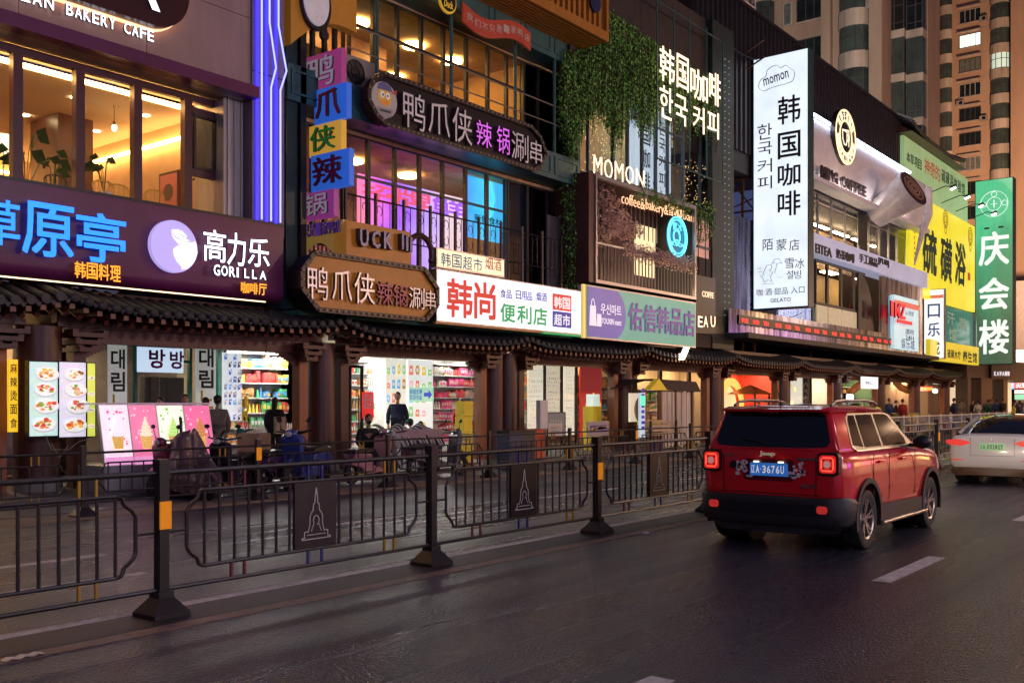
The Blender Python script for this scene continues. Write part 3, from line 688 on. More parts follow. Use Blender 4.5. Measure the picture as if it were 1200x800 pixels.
for k, (pa, pb, c) in enumerate(((452, 477, (.98, .95, .80)), (478, 508, (.92, .97, .93)))):
    a, b = XW(pa, YS - .05), XW(pb, YS - .05)
    o = poster(None, a, b - .03, .4, 2.95, YS - .05, c, m=prl, fn=shelfprint(c), seed=31 + k, th=.06)
    props(o, ['cream backlit poster of products directly behind the man in blue', 'pale green backlit product poster with a blue arrow'][k], 'poster')
    if k == 1:
        mb = MB(); zc = at(480, 462, YS - .07)[1]
        pr(mb, [(a, zc - .22), (b - .03, zc - .22), (b - .03, zc + .22), (a, zc + .22)], YS - .075, (.5, .85, .6), 0)
        A = a + (b - a) * .58; w_ = (b - a) * .34
        pr(mb, [(A, zc - .06), (A + w_ * .55, zc - .06), (A + w_ * .55, zc - .15), (A + w_, zc), (A + w_ * .55, zc + .15), (A + w_ * .55, zc + .06), (A, zc + .06)], YS - .078, (.05, .1, .6), 1)
        text_mb('超值优惠', (a + .04, YS - .083, zc + .01), UX, UZ, (b - a) * .48, .15, depth=.001, bold=.03, mb=mb, col=(.05, .15, .5)); text_mb('欢迎光临', (a + .04, YS - .083, zc - .16), UX, UZ, (b - a) * .48, .15, depth=.001, bold=.03, mb=mb, col=(.05, .15, .5))
        mb.build('arrow_print', prl, o, fix=False)
a, b = XW(425, YS - .2), XW(438, YS - .2); zz = at(425, 459, YS - .2)[1]; z2 = at(425, 479, YS - .2)[1]
o = poster(None, a, b, z2 - .25, zz, YS - .2, (.75, .03, .03), m=prl, th=.03); props(o, 'red notice board with white characters beside the glass door', 'sign')
text('烟酒', (a + .03, YS - .205, z2 + .0), UX, UZ, b - a - .06, zz - z2 - .05, white_p, o, depth=.003, bold=.03)
# ---- bay 3
X0s, X1s = SX[2] + .1, SX[3] - .1
t = shop_shell(4, X0s, X1s, 'warm shop front with written wall panels right of the double column', lamp_y, cream_w, depth=1.2); shelves(t, SX[2] + .3, SX[3] - .2, YS + .7, .5, 2.7, 5, 60)
def scrawl(mb, x0, x1, z0, z1, Y, rnd):
    z = z0 + .1
    while z < z1 - .1:
        h = rnd.uniform(.06, .13); scribble(mb, x0 + rnd.uniform(0, .15), x1 - rnd.uniform(0, .2), z, h, Y, rnd.choice([(.12, .1, .08), (.25, .2, .15), (.45, .3, .12)]), rnd, k=1); z += h * rnd.uniform(1.1, 1.7)
for k, (pa, pb) in enumerate(((619, 637), (640, 656), (661, 673))):
    a, b = XW(pa, YS - .05), XW(pb, YS - .05); c = [(.80, .74, .58), (.62, .55, .42), (.85, .78, .6)][k]
    props(poster(None, a, b, .5, 3.1, YS - .05, c, m=colmat('dim_print', emit=.85), fn=scrawl, seed=50 + k, th=.05), 'pale wall panel covered in dark writing, ' + ['nearest the double column', 'between two black bars', 'beside the red panel with an orange pot'][k], 'panel')
for p in (638.5, 658.5, 675.5):
    a = XW(p, YS - .1); MB().box((a - .05, YS - .12, .2), (a + .05, YS - .06, 3.2)).build('glazing_bar', black, t)
a, b = XW(680, YS - .05), XW(705, YS - .05)
def redpot(mb, x0, x1, z0, z1, Y, rnd):
    w_, h = x1 - x0, z1 - z0; cx = x0 + w_ * .6; cz = z0 + h * .42
    pr(mb, [(x0, z0 + .62 * h), (x1, z0 + .62 * h), (x1, z1), (x0, z1)], Y, (.30, .03, .03), 1)
    pr(mb, [(x0, z1 - .1), (x1, z1 - .1), (x1, z1), (x0, z1)], Y, (.9, .5, .15), 2)
    pr(mb, disc(cx, cz, w_ * .38, h * .12), Y, (.95, .42, .05), 3); pr(mb, disc(cx, cz + h * .09, w_ * .15, h * .05), Y, (.98, .7, .2), 4); pr(mb, disc(cx, cz + h * .15, w_ * .06, h * .04), Y, (.98, .7, .2), 5)
    pr(mb, disc(x0 + w_ * .45, z0 + h * .1, w_ * .35, h * .09), Y, (.7, .5, .4), 3); pr(mb, disc(x0 + w_ * .45, z0 + h * .1, w_ * .29, h * .07), Y, (.5, .04, .03), 4)
props(poster(None, a, b, .4, 3.1, YS - .05, (.45, .03, .025), m=colmat('dim_print2', emit=.7), fn=redpot, th=.05), 'dark red backlit panel printed with an orange pot', 'panel')
# ---- bay 4 shop, behind the kiosk
t = shop_shell(5, SX[3] + .1, SX[4] - .1, 'warm cream interior behind the yellow roofed kiosk', lamp_y, cream_w, depth=1.5); shelves(t, SX[3] + .3, SX[4] - .3, YS + .9, .4, 2.2, 4, 61)
for p in (772, 806): a = XW(p, YS); MB().box((a - .12, YS - .1, .2), (a + .12, YS, 3.2)).build('glazing_bar', darkwood, t)
# ---- bay 5: red and gold
t = shop_shell(6, SX[4] + .1, SX[5] - .1, 'red and gold decorated restaurant front behind the red car', lamp_y, mat('red_wall', (.5, .05, .03), rough=.5), depth=2)
gold = em('gold_lit', (1, .55, .12), 1.3)
a, z_ = at(856, 470, YS - .2); mb = MB(); ring(mb, a, 1.5, YS - .2, .95, 1.3, .08, 28); mb.build('moon_gate', gold, t)
MB().prism(disc(a + .1, 1.5, .95), (0, YS, 0), UX, UZ, (0, .05, 0)).build('gate_panel', em('pale_gold', (1, .75, .4), .8), t)
a = XW(880, YS - .8); mb = MB(); mb.add([(a - .9, YS - 1.5, 2.05), (a + .9, YS - 1.5, 2.05), (a + .9, YS, 2.05), (a - .9, YS, 2.05), (a, YS - .75, 2.5)], [(0, 1, 4), (1, 2, 4), (2, 3, 4), (3, 0, 4), (3, 2, 1, 0)])
t2 = thing('parasol_stall', 'orange canopied stall with square posts behind the red car', 'stall', (a, YS - .8, .14)); mb.build('canopy', mat('orange_cloth', (.45, .14, .04), rough=.7), t2)
mb = MB()
for dx in (-.8, .8): mb.box((a + dx - .04, YS - 1.4, .14), (a + dx + .04, YS - 1.32, 2.05))
mb.build('post', wood, t2); MB().box((a - .8, YS - 1.4, .14), (a + .8, YS - .3, 1.0)).build('counter', wood, t2)
# ---- bay 6: cream with black/white strip
t = shop_shell(7, SX[5] + .1, SX[6] - .1, 'pale lit shop front with a black lettered white strip behind the car roof', lamp_w, cream_w, depth=2)
a, b = XW(922, YS), XW(940, YS)
def blocks(mb, x0, x1, z0, z1, Y, rnd):
    for _ in range(14):
        x, z = rnd.uniform(x0, x1 - .4), rnd.uniform(z0, z1 - .3); pr(mb, [(x, z), (x + .35, z), (x + .35, z + .22), (x, z + .22)], Y, rnd.choice([(.85, .75, .3), (.9, .8, .55), (.6, .5, .35)]), 1)
props(poster(None, a, b, .4, 3.1, YS - .05, (.9, .85, .7), m=prl, fn=blocks, th=.05), 'cream poster with yellow blocks behind the red car roof', 'poster')
a, b = XW(941, YS - .1), XW(947.5, YS - .1)
o = MB().box((a, YS - .1, .4), (b, YS - .05, 3.2)).build('strip_sign', white_p, label='white vertical strip with black letters between columns', cat='sign')
for k, ch in enumerate('MANGOOD'): text(ch, (a + .06, YS - .11, 2.7 - k * .38), UX, UZ, b - a - .12, .3, bk, o, depth=.004, bold=.04)
# ---- bays 7..9
for k in (7, 8, 9):
    t = shop_shell(k + 1, SX[k - 1] + .1, SX[k] - .1, ['green toned shop front behind the small hanging white sign', 'narrow lit shop front before the red character banner', 'last lit shop front at the arcade end'][k - 7], lamp_y, [mat('green_wall', (.08, .16, .10)), cream_w, mat('brown_wall', (.3, .17, .1))][k - 7], depth=2); shelves(t, SX[k - 1] + .6, SX[k] - .8, YS + 1.2, .5, 2.6, 4, 70 + k, dense=.2)
# ================================================================ building 1: bakery over the left of the arcade
cladm = mat('beige_cladding', (.36, .25, .23), rough=.6, var=.15, vs=2, bump=.1, bs=20, streak=.3)
wit = em('white_letter_light', (.80, .88, 1.0), 2.5); cyan = em('cyan_letter_light', (.006, .11, .55), 3.6); orl = em('orange_letter_light', (1, .36, .02), 1.3)
B1 = thing('bakery_building', 'left building with beige cladding, maroon window band and large café windows', 'building', (3, 17, 3.5))
YB = 16.95
xR = XW(295, YB)
zt_b = at(295, 99, 16.7)[1]; zb_b = at(295, 113, 16.7)[1]
# cladding panels above the band
zc = [zt_b, zt_b + 1.45, zt_b + 2.9, zt_b + 4.2]
xs = [xR - .01 - 2.4 * k for k in range(6)][::-1]
for j in range(3):
    for k in range(5): MB().box((xs[k] + .006, YB, zc[j] + .006), (xs[k + 1] - .006, YB + .05, zc[j + 1] - .006)).build('cladding_panel', cladm, B1)
MB().box((0, YB + .055, zt_b), (xR, YB + .3, zt_b + 4.2)).build('backing_wall', darkwood, B1)
MB().box((0, 16.7, zb_b), (xR, 17.0, zt_b - .003)).build('fascia_band', maroon, B1)
sof = mat('soffit_panel', (.30, .25, .22), rough=.3, metal=.3, var=.12)
MB().box((0, 17.0, zb_b + .0), (xR, 18.2, zb_b + .06)).build('soffit', sof, B1)
YG = 17.55
zs = at(256, 250, YG)[1] - .35; zh = zb_b - .02
xw1 = XW(260, YG)
mull = [-40, 18.5, 91.5, 159, 218]
xm = [XW(p, YG) for p in mull]; hw = .085
fr = MB()
fr.box((0, YG - .06, zh - .14), (xw1, YG + .06, zh)); fr.box((0, YG - .06, zs - .2), (xw1, YG + .06, zs + .1))
fr.build('head_and_sill', maroon_f, B1)
for x in xm: MB().box((x - hw, YG - .09, zs + .1), (x + hw, YG + .07, zh - .14)).build('mullion', maroon_f, B1)
xe0 = XW(252.5, YG); MB().box((xe0, YG - .09, zs + .1), (xw1 + .05, YG + .07, zh - .14)).build('mullion', maroon_f, B1)
for k in range(4): MB().box((xm[k] + hw, YG - .006, zs + .1), (xm[k + 1] - hw, YG + .006, zh - .14)).build('pane', clear, B1)
# right narrow casement unit
z1_, z2_, z3_ = at(235, 130, YG)[1], at(235, 200, YG)[1], at(235, 207, YG)[1]
mb = MB(); mb.box((xm[4] + hw, YG - .07, z1_ - .12), (xe0, YG + .05, z1_ + .02)); mb.box((xm[4] + hw, YG - .07, z2_ - .14), (xe0, YG + .05, z2_)); mb.build('transom', maroon_f, B1)
mb = MB(); a, b = xm[4] + hw + .04, xe0 - .02
for q in ((a, z2_, a + .05, z1_ - .12), (b - .05, z2_, b, z1_ - .12), (a + .05, z2_, b - .05, z2_ + .05), (a + .05, z1_ - .17, b - .05, z1_ - .12)): mb.box((q[0], YG - .10, q[1]), (q[2], YG + .02, q[3]))
cs = mb.build('casement', black, B1); MB().box((a + .05, YG - .05, z2_ + .05), (b - .05, YG - .04, z1_ - .17)).build('pane', smoky, cs)
MB().box((xm[4] + hw, YG - .006, z1_ + .02), (xe0, YG + .006, zh - .14)).build('pane', clear, B1); MB().box((xm[4] + hw, YG - .006, zs + .1), (xe0, YG + .006, z2_ - .14)).build('pane', clear, B1)
# white metal pier and pale pier with blue neon
xa, xb = XW(262, 17.2), XW(295, 17.2)
mb = MB(); mb.box((xa, 17.2, 5.0), (xb, 18.2, zb_b - .003))
for k in range(4): x = xa + (xb - xa) * (k + .5) / 4.3; mb.box((x, 17.17, 5.0), (x + .05, 17.197, zb_b - .004))
mb.build('corner_pier', mat('white_metal_sheet', (.42, .40, .42), rough=.35, metal=.2, var=.2, streak=.1, vs=6), B1)
YN = 16.9
xa, xb = XW(295.5, YN), XW(333, YN)
pn = mat('lilac_pier', (.20, .14, .19), rough=.6, var=.1)
mb = MB()
for a_, b_ in ((5.2, 8.55), (8.57, 12.6)): mb.box((xa, YN, a_), (xb, 18.3, b_))
mb.build('neon_pier', pn, B1)
neon_b = em('blue_neon', (.014, .010, 1.0), 6); neon_w = em('pale_blue_neon', (.30, .33, 1.0), 2.2)
t = thing('neon_strip_light', 'three blue vertical neon lines with a kink on the lilac pier', 'neon light', (xa, YN, 5.4))
for p, kk in ((300.5, 0), (311.5, 1), (322.5, 1.25)):
    x = XW(p, YN)
    MB().box((x - .028, YN - .03, 5.45), (x + .028, YN - .004, 12.6)).build('tube_bed', neon_b, t)
    zk = 8.75; pts = [(x + .09, YN - .06, 5.5), (x + .09, YN - .06, zk - .45), (x + .09 + .13 * kk, YN - .06, zk), (x + .09 - .04 * kk, YN - .06, zk + .9), (x + .09 - .04 * kk, YN - .06, 12.6)]
    MB().tube(pts, .018, 6).build('wavy_tube', neon_w, t)
# interior of the café
I1 = B1
warm = mat('café_wall', (.62, .42, .24), rough=.7, var=.08); ceil_m = mat('café_ceiling', (.68, .52, .36), rough=.8, var=.05)
zf = zs - .25; xr_ = XW(262, YG)
yb_ = 25.5
MB().box((2, yb_, zf), (xr_ + .3, yb_ + .1, zh - .02)).build('inner_back_wall', warm, B1)
MB().box((xr_ + .1, 18.25, zf), (xr_ + .2, yb_, zh - .02)).build('inner_side_wall', warm, B1)
MB().box((2, 18.25, zh - .08), (xr_ + .1, yb_, zh - .02)).build('ceiling', ceil_m, B1)
MB().box((2, 17.7, zf - .05), (xr_ + .1, yb_, zf)).build('inner_floor', mat('café_floor', (.3, .2, .13), rough=.4), B1)
cove = em('warm_cove_light', (1, .50, .15), 32); spot = em('warm_downlight', (1, .66, .32), 70)
MB().box((2, 18.0, zh - .16), (xr_ - .1, 18.12, zh - .10)).build('linear_light', cove, B1)
MB().box((xr_ - .06, 18.6, zh - .5), (xr_ - .0, yb_ - .3, zh - .44)).build('cove_light', cove, B1)
MB().box((4, yb_ - .2, zh - .5), (xr_ - .6, yb_ - .12, zh - .44)).build('cove_light', cove, B1)
for y in (19.3, 21.3, 23.4):
    for x in (6.5, 8.6, 10.4, 12.0): MB().cyl((x, y, zh - .10), (x, y, zh - .082), .07, n=12).build('downlight', spot, B1)
yc = 20.6; a_, b_ = XW(68, yc), XW(109, yc)
MB().box((a_, yc, zf), (b_, yc + 1.2, zh - .08)).build('timber_column', mat('walnut_panel', (.075, .018, .009), rough=.4, var=.3, vs=2, streak=.1), B1)
# pictures on the far walls
pf = mat('picture_frame', (.05, .025, .02), rough=.5)
for k, (y, z, s_) in enumerate(((19.6, 6.35, .38), (21.9, 6.3, .2), (22.6, 6.3, .2), (23.3, 6.3, .2))):
    o = thing('picture', ['large framed pink portrait near the café window', 'small picture nearest the large portrait', 'small middle picture on the café wall', 'small picture farthest inside the café'][k], 'picture', (xr_, y, z))
    MB().box((xr_ + .04, y - s_, z - s_ * 1.2), (xr_ + .1, y + s_, z + s_ * 1.2)).build('frame', pf, o)
    mb = MB(); mb.box((xr_ + .03, y - s_ * .85, z - s_ * 1.05), (xr_ + .039, y + s_ * .85, z + s_ * 1.05), col=[(.6, .2, .2), (.7, .4, .1), (.5, .1, .35), (.1, .2, .4)][k])
    mb.prism(disc(0, 0, s_ * .5, n=14), (xr_ + .025, y, z), (0, -1, 0), UZ, (-.004, 0, 0), col=(.08, .05, .06)); mb.build('print', prt, o)
# pendant bulb
x, z = at(134, 150, 19.2); t = thing('pendant_bulb', 'bare bulb hanging on a looped black cord inside the café', 'lamp', (x, 19.2, z))
MB().tube([(x, 19.2, z + .08), (x, 19.2, z + .42), (x - .05, 19.2, z + .52), (x + .02, 19.2, z + .60), (x + .1, 19.2, z + .45), (x + .2, 19.2, z + .72), (x + .24, 19.2, zh - .08)], .008, 5).build('cord', black, t)
MB().cyl((x, 19.2, z + .05), (x, 19.2, z + .13), .028, n=8).build('socket', black, t); MB().ell((x, 19.2, z), (.05, .05, .07)).build('bulb', spot, t, smooth=True)
# shaded lamp at the left
x, z = at(4, 168, 18.9); t = thing('table_lamp', 'white shaded lamp at the left edge of the café window', 'lamp', (x, 18.9, zf))
MB().cyl((x, 18.9, z - .15), (x, 18.9, z + .15), .2, .15, n=20).build('shade', em('lamp_shade', (1, .8, .5), 2.2), t, smooth=True); MB().cyl((x, 18.9, zf), (x, 18.9, z - .15), .015, n=6).build('stem', steel, t)
leafm = mat('house_plant_leaf', (.06, .14, .03), rough=.4, var=.35)
def houseplant(px, py, Y, h, n, label, big=.22):
    x, z = at(px, py, Y); z -= .45; t = thing('potted_plant', label, 'plant', (x, Y, z)); r = random.Random(int(px))
    MB().cyl((x, Y, z), (x, Y, z + .25), .13, .16, n=14).build('pot', white_p, t, smooth=True)
    st, lf = MB(), MB()
    for i in range(n):
        a = r.random() * 6.28; d = r.uniform(.1, .45) * h; tz = z + .25 + h * r.uniform(.5, 1); e = (x + d * math.cos(a), Y + d * .5 * math.sin(a), tz)
        st.tube([(x, Y, z + .2), ((x + e[0]) / 2, (Y + e[1]) / 2, z + .2 + (tz - z) * .65), e], .008, 4)
        s = big * r.uniform(.6, 1.1); dx = math.cos(a) * s; dz = -s * r.uniform(.1, .6)
        lf.add([(e[0] - dx * .4, e[1], e[2] - dz * .3), (e[0] + dx * .3, e[1] - s * .3, e[2] + s * .35), (e[0] + dx, e[1], e[2] + dz), (e[0] + dx * .3, e[1] + s * .3, e[2] - s * .35)], [(0, 1, 3), (1, 2, 3)])
    st.build('stem', leafm, t); lf.build('foliage', leafm, t, fix=False)
houseplant(30, 212, 18.0, 1.1, 9, 'large leaved plant behind the second café window pane', .32); houseplant(62, 215, 18.3, .8, 6, 'smaller leafy plant before the timber column', .28)
houseplant(122, 214, 18.6, .7, 8, 'dark bushy plant in the third café window'); houseplant(245, 240, 18.3, .9, 7, 'hanging leafy plant low in the narrow right café window')
chairm = mat('yellow_wire_chair', (.65, .45, .1), rough=.4); darkf = mat('dark_fabric', (.03, .025, .03), rough=.8)
def wirechair(px, Y, label, m_=chairm):
    x = XW(px, Y); z = zf; t = thing('café_chair', label, 'chair', (x, Y, z)); mb = MB()
    MB().box((x - .22, Y - .2, z + .43), (x + .22, Y + .22, z + .46)).build('seat', m_, t)
    for dx in (-.2, .2):
        for dy in (-.18, .2): MB().cyl((x + dx, Y + dy, z), (x + dx * .9, Y + dy * .9, z + .44), .014, n=6).build('leg', m_, t)
    for q in range(7):
        a = math.pi * q / 6; mb.cyl((x + .23 * math.cos(a), Y + .22, z + .95 + .12 * math.sin(a)), (x + .12 * math.cos(a), Y + .2, z + .46), .011, n=5)
        if q < 6: b = math.pi * (q + 1) / 6; mb.cyl((x + .23 * math.cos(a), Y + .22, z + .95 + .12 * math.sin(a)), (x + .23 * math.cos(b), Y + .22, z + .95 + .12 * math.sin(b)), .016, n=5)
    mb.build('backrest', m_, t)
wirechair(128, 18.3, 'yellow wire chair beside the third café window'); wirechair(146, 18.4, 'yellow wire chair against the fourth mullion'); wirechair(188, 18.3, 'yellow wire chair under the pink portrait', chairm); wirechair(72, 18.6, 'dark chair in front of the timber column', darkf)
# upper pill sign
Yp = 16.6
x0, x1 = XW(40, Yp), XW(222, Yp); zt = at(222, 8, Yp)[1]; zb = at(222, 35, Yp)[1]; h = 1.5
t = thing('pill_sign', 'dark maroon rounded sign with white strip letters above the bakery name', 'sign', (x0, Yp, zb))
zb = at(200, 36, Yp)[1] 
MB().prism(rr(x1 - x0 + 3, h, h / 2 - .01, 10), (x0 - 3, Yp, zb), UX, UZ, (0, .2, 0)).build('panel', mat('oxblood_sign', (.05, .006, .008), rough=.35), t)
MB().prism(rr(x1 - x0 + 2.98, h, h / 2 - .01, 10), (x0 - 3, Yp + .21, zb - .04), UX, UZ, (0, .06, 0)).build('halo_strip', em('warm_edge_light', (1, .55, .3), 1.6), t)
u0 = XW(95, Yp); text('ELLA', (XW(42, Yp) - 1.0, Yp - .0, at(185, 15, Yp)[1]), UX, UZ, XW(186, Yp) - XW(42, Yp) + 1.0, .95, wit, t, depth=.05, bold=.0)
# bakery name
t = thing('bakery_name_sign', 'white lit letters reading KOREAN BAKERY CAFE on beige cladding', 'sign', (4, 16.9, 8.9))
Yl = 16.88
zl = at(178, 51, Yl)[1]; zl2 = at(178, 38, Yl)[1]; hh = (zl2 - zl) * 1.0
body = 'KOREAN'; xq = [XW(p, Yl) for p in (62, 74, 134, 142, 178.5)]
wk = xq[0] - XW(6.5, Yl)
for wd_, xa_, xb_ in (('KOREAN', xq[0] - wk * 1.52, xq[0]), ('BAKERY', xq[1], xq[2]), ('CAFE', xq[3], xq[4])):
    n_ = len(wd_); cw = (xb_ - xa_) / n_
    for k, ch in enumerate(wd_): text(ch, (xa_ + cw * (k + .08), Yl - .03, zl), UX, UZ, cw * .8, hh, wit, t, name='letter', depth=.05, bold=.012)
# the big maroon sign
Ys = 16.7
x1 = XW(332, Ys); z1 = at(332, 266, Ys)[1]; z0 = at(332, 352, Ys)[1]
t = thing('shop_sign', 'large maroon sign with glowing blue and white characters and a gorilla disc above the eave', 'sign', (3, Ys, z0))
prof = [(17.5, z1), (Ys, z1), (Ys, z0 + .18), (Ys + .02, z0 + .08), (Ys + .07, z0 + .01), (Ys + .16, z0 - .03), (17.5, z0 - .03)]
mb = MB(); n = len(prof); vs = [(3, y, z) for y, z in prof] + [(x1, y, z) for y, z in prof]
mb.add(vs, [tuple(range(n))[::-1], tuple(range(n, 2 * n))] + [(i, (i + 1) % n, n + (i + 1) % n, n + i) for i in range(n)]); mb.build('panel', maroon, t, smooth=True)
MB().box((3, Ys - .01, z1), (x1 + .01, 17.55, z1 + .05)).build('coping', black, t)
MB().box((3, Ys + .2, z0 - .05), (x1 - .3, Ys + .24, z0 - .033)).build('under_light', em('under_light', (1, .7, .4), 3), t)
# 草原亭
yl = Ys - .10
for ch, pa, pb, ta, tb in (('草', -24, 21, 231, 284), ('原', 25, 84, 235, 297), ('亭', 88, 145, 247, 304)): ty(ch, pa, pb, ta, tb, yl, cyan, t, name='letter', depth=.06, bold=.022)
tchars('韩国料理', 86, 141, 306, 325, yl, orl, t, gap=.1, depth=.03, bold=.03)
for ch, pa, pb, ta, tb in (('高', 237, 263, 268, 305), ('力', 265, 286, 272, 310), ('乐', 289, 314, 278, 311)): ty(ch, pa, pb, ta, tb, yl, wit, t, name='letter', depth=.05, bold=.012)
for k, ch in enumerate('GORILLA'):
    p = 249 + k * 9.0; pw = 7.4 if ch != 'I' else 2.2; pw = 5.5 if ch == 'L' else pw
    ty(ch, p, p + pw, 309.5 + k * 1.3, 322.5 + k * .8, yl, wit, t, name='letter', depth=.04, bold=.012)
tchars('咖啡厅', 281, 312, 330, 343, yl, orl, t, gap=.1, depth=.03, bold=.03)
cx, cz = at(203, 289, yl); r = (XW(230.5, yl) - XW(176, yl)) / 2
rz = (at(203, 258, yl)[1] - at(203, 319, yl)[1]) / 2
dl = em('lilac_disc_light', (.42, .35, .75), 1.0); dw = em('white_disc_light', (.97, .95, 1), 1.3)
d = MB().prism(disc(cx, cz, r, rz, 48), (0, Ys - .04, 0), UX, UZ, (0, -.1, 0)).build('disc', dl, t)
P_ = lambda a, b: (cx + r * a, cz + rz * b)
beard = [(-.05, -.12), (.1, .02), (.28, .05), (.5, .2), (.72, .22), (.9, .3), (.97, .1), (.99, -.15), (.9, -.42), (.72, -.66), (.52, -.8), (.3, -.84), (.33, -.76), (.1, -.55), (-.02, -.35)]
face = [(-.12, .62), (.1, .66), (.32, .62), (.5, .48), (.58, .32), (.7, .25), (.66, .1), (.45, .02), (.2, .1), (-.02, .3), (-.1, .42)]
MB().prism([P_(a, b) for a, b in beard], (0, Ys - .142, 0), UX, UZ, (0, -.01, 0)).prism([P_(a, b) for a, b in face], (0, Ys - .1425, 0), UX, UZ, (0, -.008, 0)).build('pale_shape', dw, d)
ln = MB(); inkm = mat('dark_print_line', (.03, .02, .05))
def stroke(pts, wd=.012, Y=Ys - .156, mb=None, f=P_):
    for i in range(len(pts) - 1):
        a, b = f(*pts[i]), f(*pts[i + 1]); mb.beam((a[0], Y, a[1]), (b[0], Y, b[1]), wd, .004, up=(0, 1, 0))
stroke([(-.1, .6), (-.06, .44), (.08, .32), (.26, .28)], mb=ln); stroke([(.26, .5), (.36, .42), (.5, .4), (.56, .34)], mb=ln); stroke([(.2, .12), (.34, .16), (.5, .18), (.62, .14)], mb=ln); stroke([(.1, .42), (.2, .36), (.3, .4)], mb=ln); stroke([(.5, .3), (.6, .22), (.66, .28)], mb=ln); ln.build('drawn_line', inkm, d)

# ================================================================ building 2: teal hot pot restaurant
YW = 18.0
B2 = thing('teal_building', 'teal framed restaurant building hung with duck pot signs', 'building', (13.9, YW, 3.6))
xL2, xR2 = XW(338, YW) - .6, 25.57
zslab = [3.62, 8.35, 11.96]; zfl2 = 4.35
# party wall + back walls
MB().box((XW(335, 17.4), 17.4, 3.6), (XW(338, 17.4) + .25, 24, 16)).build('party_wall', teal_d, B2)
MB().box((xR2 - .02, 17.35, 3.6), (xR2 + .12, 24, 12)).build('party_wall', teal_d, B2)
# 4th floor slab with teal panelled fascia
def fascia(z0, z1, Yf, x0, x1, nm='balcony_fascia', pan=1.35, skipx=None):
    f = MB().box((x0, Yf, z0), (x1, YW + .05, z1)).build(nm, teal_p, B2)
    n = int((x1 - x0) / pan); pw = (x1 - x0) / n
    for k in range(n):
        a, b = x0 + k * pw + .1, x0 + (k + 1) * pw - .1; mb = MB(); c, d_ = z0 + .14, z1 - .12
        for q in ((a, c, b, c + .05), (a, d_ - .05, b, d_), (a, c + .05, a + .05, d_ - .05), (b - .05, c + .05, b, d_ - .05)): mb.box((q[0], Yf - .03, q[1]), (q[2], Yf - .002, q[3]))
        mb.build('moulding', teal_p, f)
    return f
fascia(11.96, 12.75, 17.3, xL2, xR2); fascia(8.35, 9.15, 17.3, xL2, xR2); fascia(3.75, 4.40, 17.3, xL2, xR2)
MB().box((xL2, 16.95, 3.60), (XW(672, 16.95), 17.9, 3.70)).build('ledge', mat('green_ledge', (.05, .22, .17), rough=.45), B2)
for z0, z1 in ((12.76, 15.9),): MB().box((xL2, YW, z0), (xR2, YW + .1, z1)).build('upper_wall', teal_d, B2)
# floors/ceilings/back walls
warm2 = mat('restaurant_wall', (.60, .36, .14), rough=.7, var=.1); warm2c = mat('restaurant_ceiling', (.62, .40, .20), rough=.8)
MB().box((xL2, YW + .06, 11.85), (xR2, 24, 11.95)).build('ceiling', warm2c, B2); MB().box((xL2, YW + .06, 9.1), (xR2, 24, 9.14)).build('inner_floor', teal_d, B2)
MB().box((xL2, YW + .06, 8.25), (xR2, 24, 8.34)).build('ceiling', warm2c, B2); MB().box((xL2, YW + .06, 4.3), (xR2, 24, 4.36)).build('inner_floor', teal_d, B2)
MB().box((xL2, 24, 4), (xR2, 24.1, 12)).build('inner_back_wall', warm2, B2)
xe = XW(616, YW); MB().box((xe + .1, YW + .3, 4.4), (xe + .2, 24, 11.9)).build('inner_partition', warm2, B2)
for x in (16.2, 18.4, 20.6, 22.2):
    for y in (19.6, 22): MB().cyl((x, y, 11.78), (x, y, 11.84), .33, n=16).build('ceiling_lamp', spot if 0 else em('disc_lamp', (1, .54, .16), 46), B2)
for x in (16.2, 18.6, 20.8): MB().cyl((x, 20, 8.18), (x, 20, 8.24), .3, n=16).build('ceiling_lamp', em('disc_lamp', (1, .54, .16), 46), B2)
MB().box((17.2, 20.5, 11.2), (20.4, 21.5, 11.84)).build('ceiling_duct', mat('copper_duct', (.28, .13, .05), rough=.4), B2)
dark_fr = mat('dark_window_frame', (.02, .02, .022), rough=.4, var=.2)
def windows(edges, z0, z1, Y, parent, fr_m, gm, wf=.05, transom=None, name='window'):
    for i in range(len(edges) - 1):
        a, b = XW(edges[i], Y), XW(edges[i + 1], Y); mb = MB()
        for q in ((a, z0, a + wf, z1), (b - wf, z0, b, z1), (a + wf, z0, b - wf, z0 + wf), (a + wf, z1 - wf, b - wf, z1)): mb.box((q[0] + .001, Y - .05, q[1]), (q[2] - .001, Y + .05, q[3]))
        if transom: mb.box((a + wf, Y - .05, transom), (b - wf, Y + .05, transom + wf))
        w_ = mb.build(name, fr_m, parent); MB().box((a + wf, Y - .005, z0 + wf), (b - wf, Y + .005, z1 - wf)).build('pane', gm, w_)
e3 = [408, 437, 465, 493, 519, 546, 571, 593, 613]
windows(e3, 9.2, 11.84, YW, B2, dark_fr, clear, transom=10.9)
windows([613, 630, 648, 664], 9.2, 11.84, YW, B2, dark_fr, smoky)
e2 = [403, 431, 462, 491, 518, 545]
windows(e2, 4.45, 8.2, YW, B2, dark_fr, clear, transom=7.2)
windows([545, 570, 592], 4.45, 8.2, YW, B2, dark_fr, clear, transom=7.2)
windows([594, 617, 640, 664], 4.45, 8.2, YW, B2, dark_fr, smoky)
# left corner stair windows behind blade signs
MB().box((XW(338, 17.9), 17.9, 3.7), (XW(352, 17.9), 18.0, 12)).build('corner_wall', teal_d, B2)
windows([352, 366, 380, 392, 403], 9.3, 11.8, YW, B2, dark_fr, clear); windows([352, 366, 380, 402], 5.4, 8.2, YW, B2, dark_fr, clear)
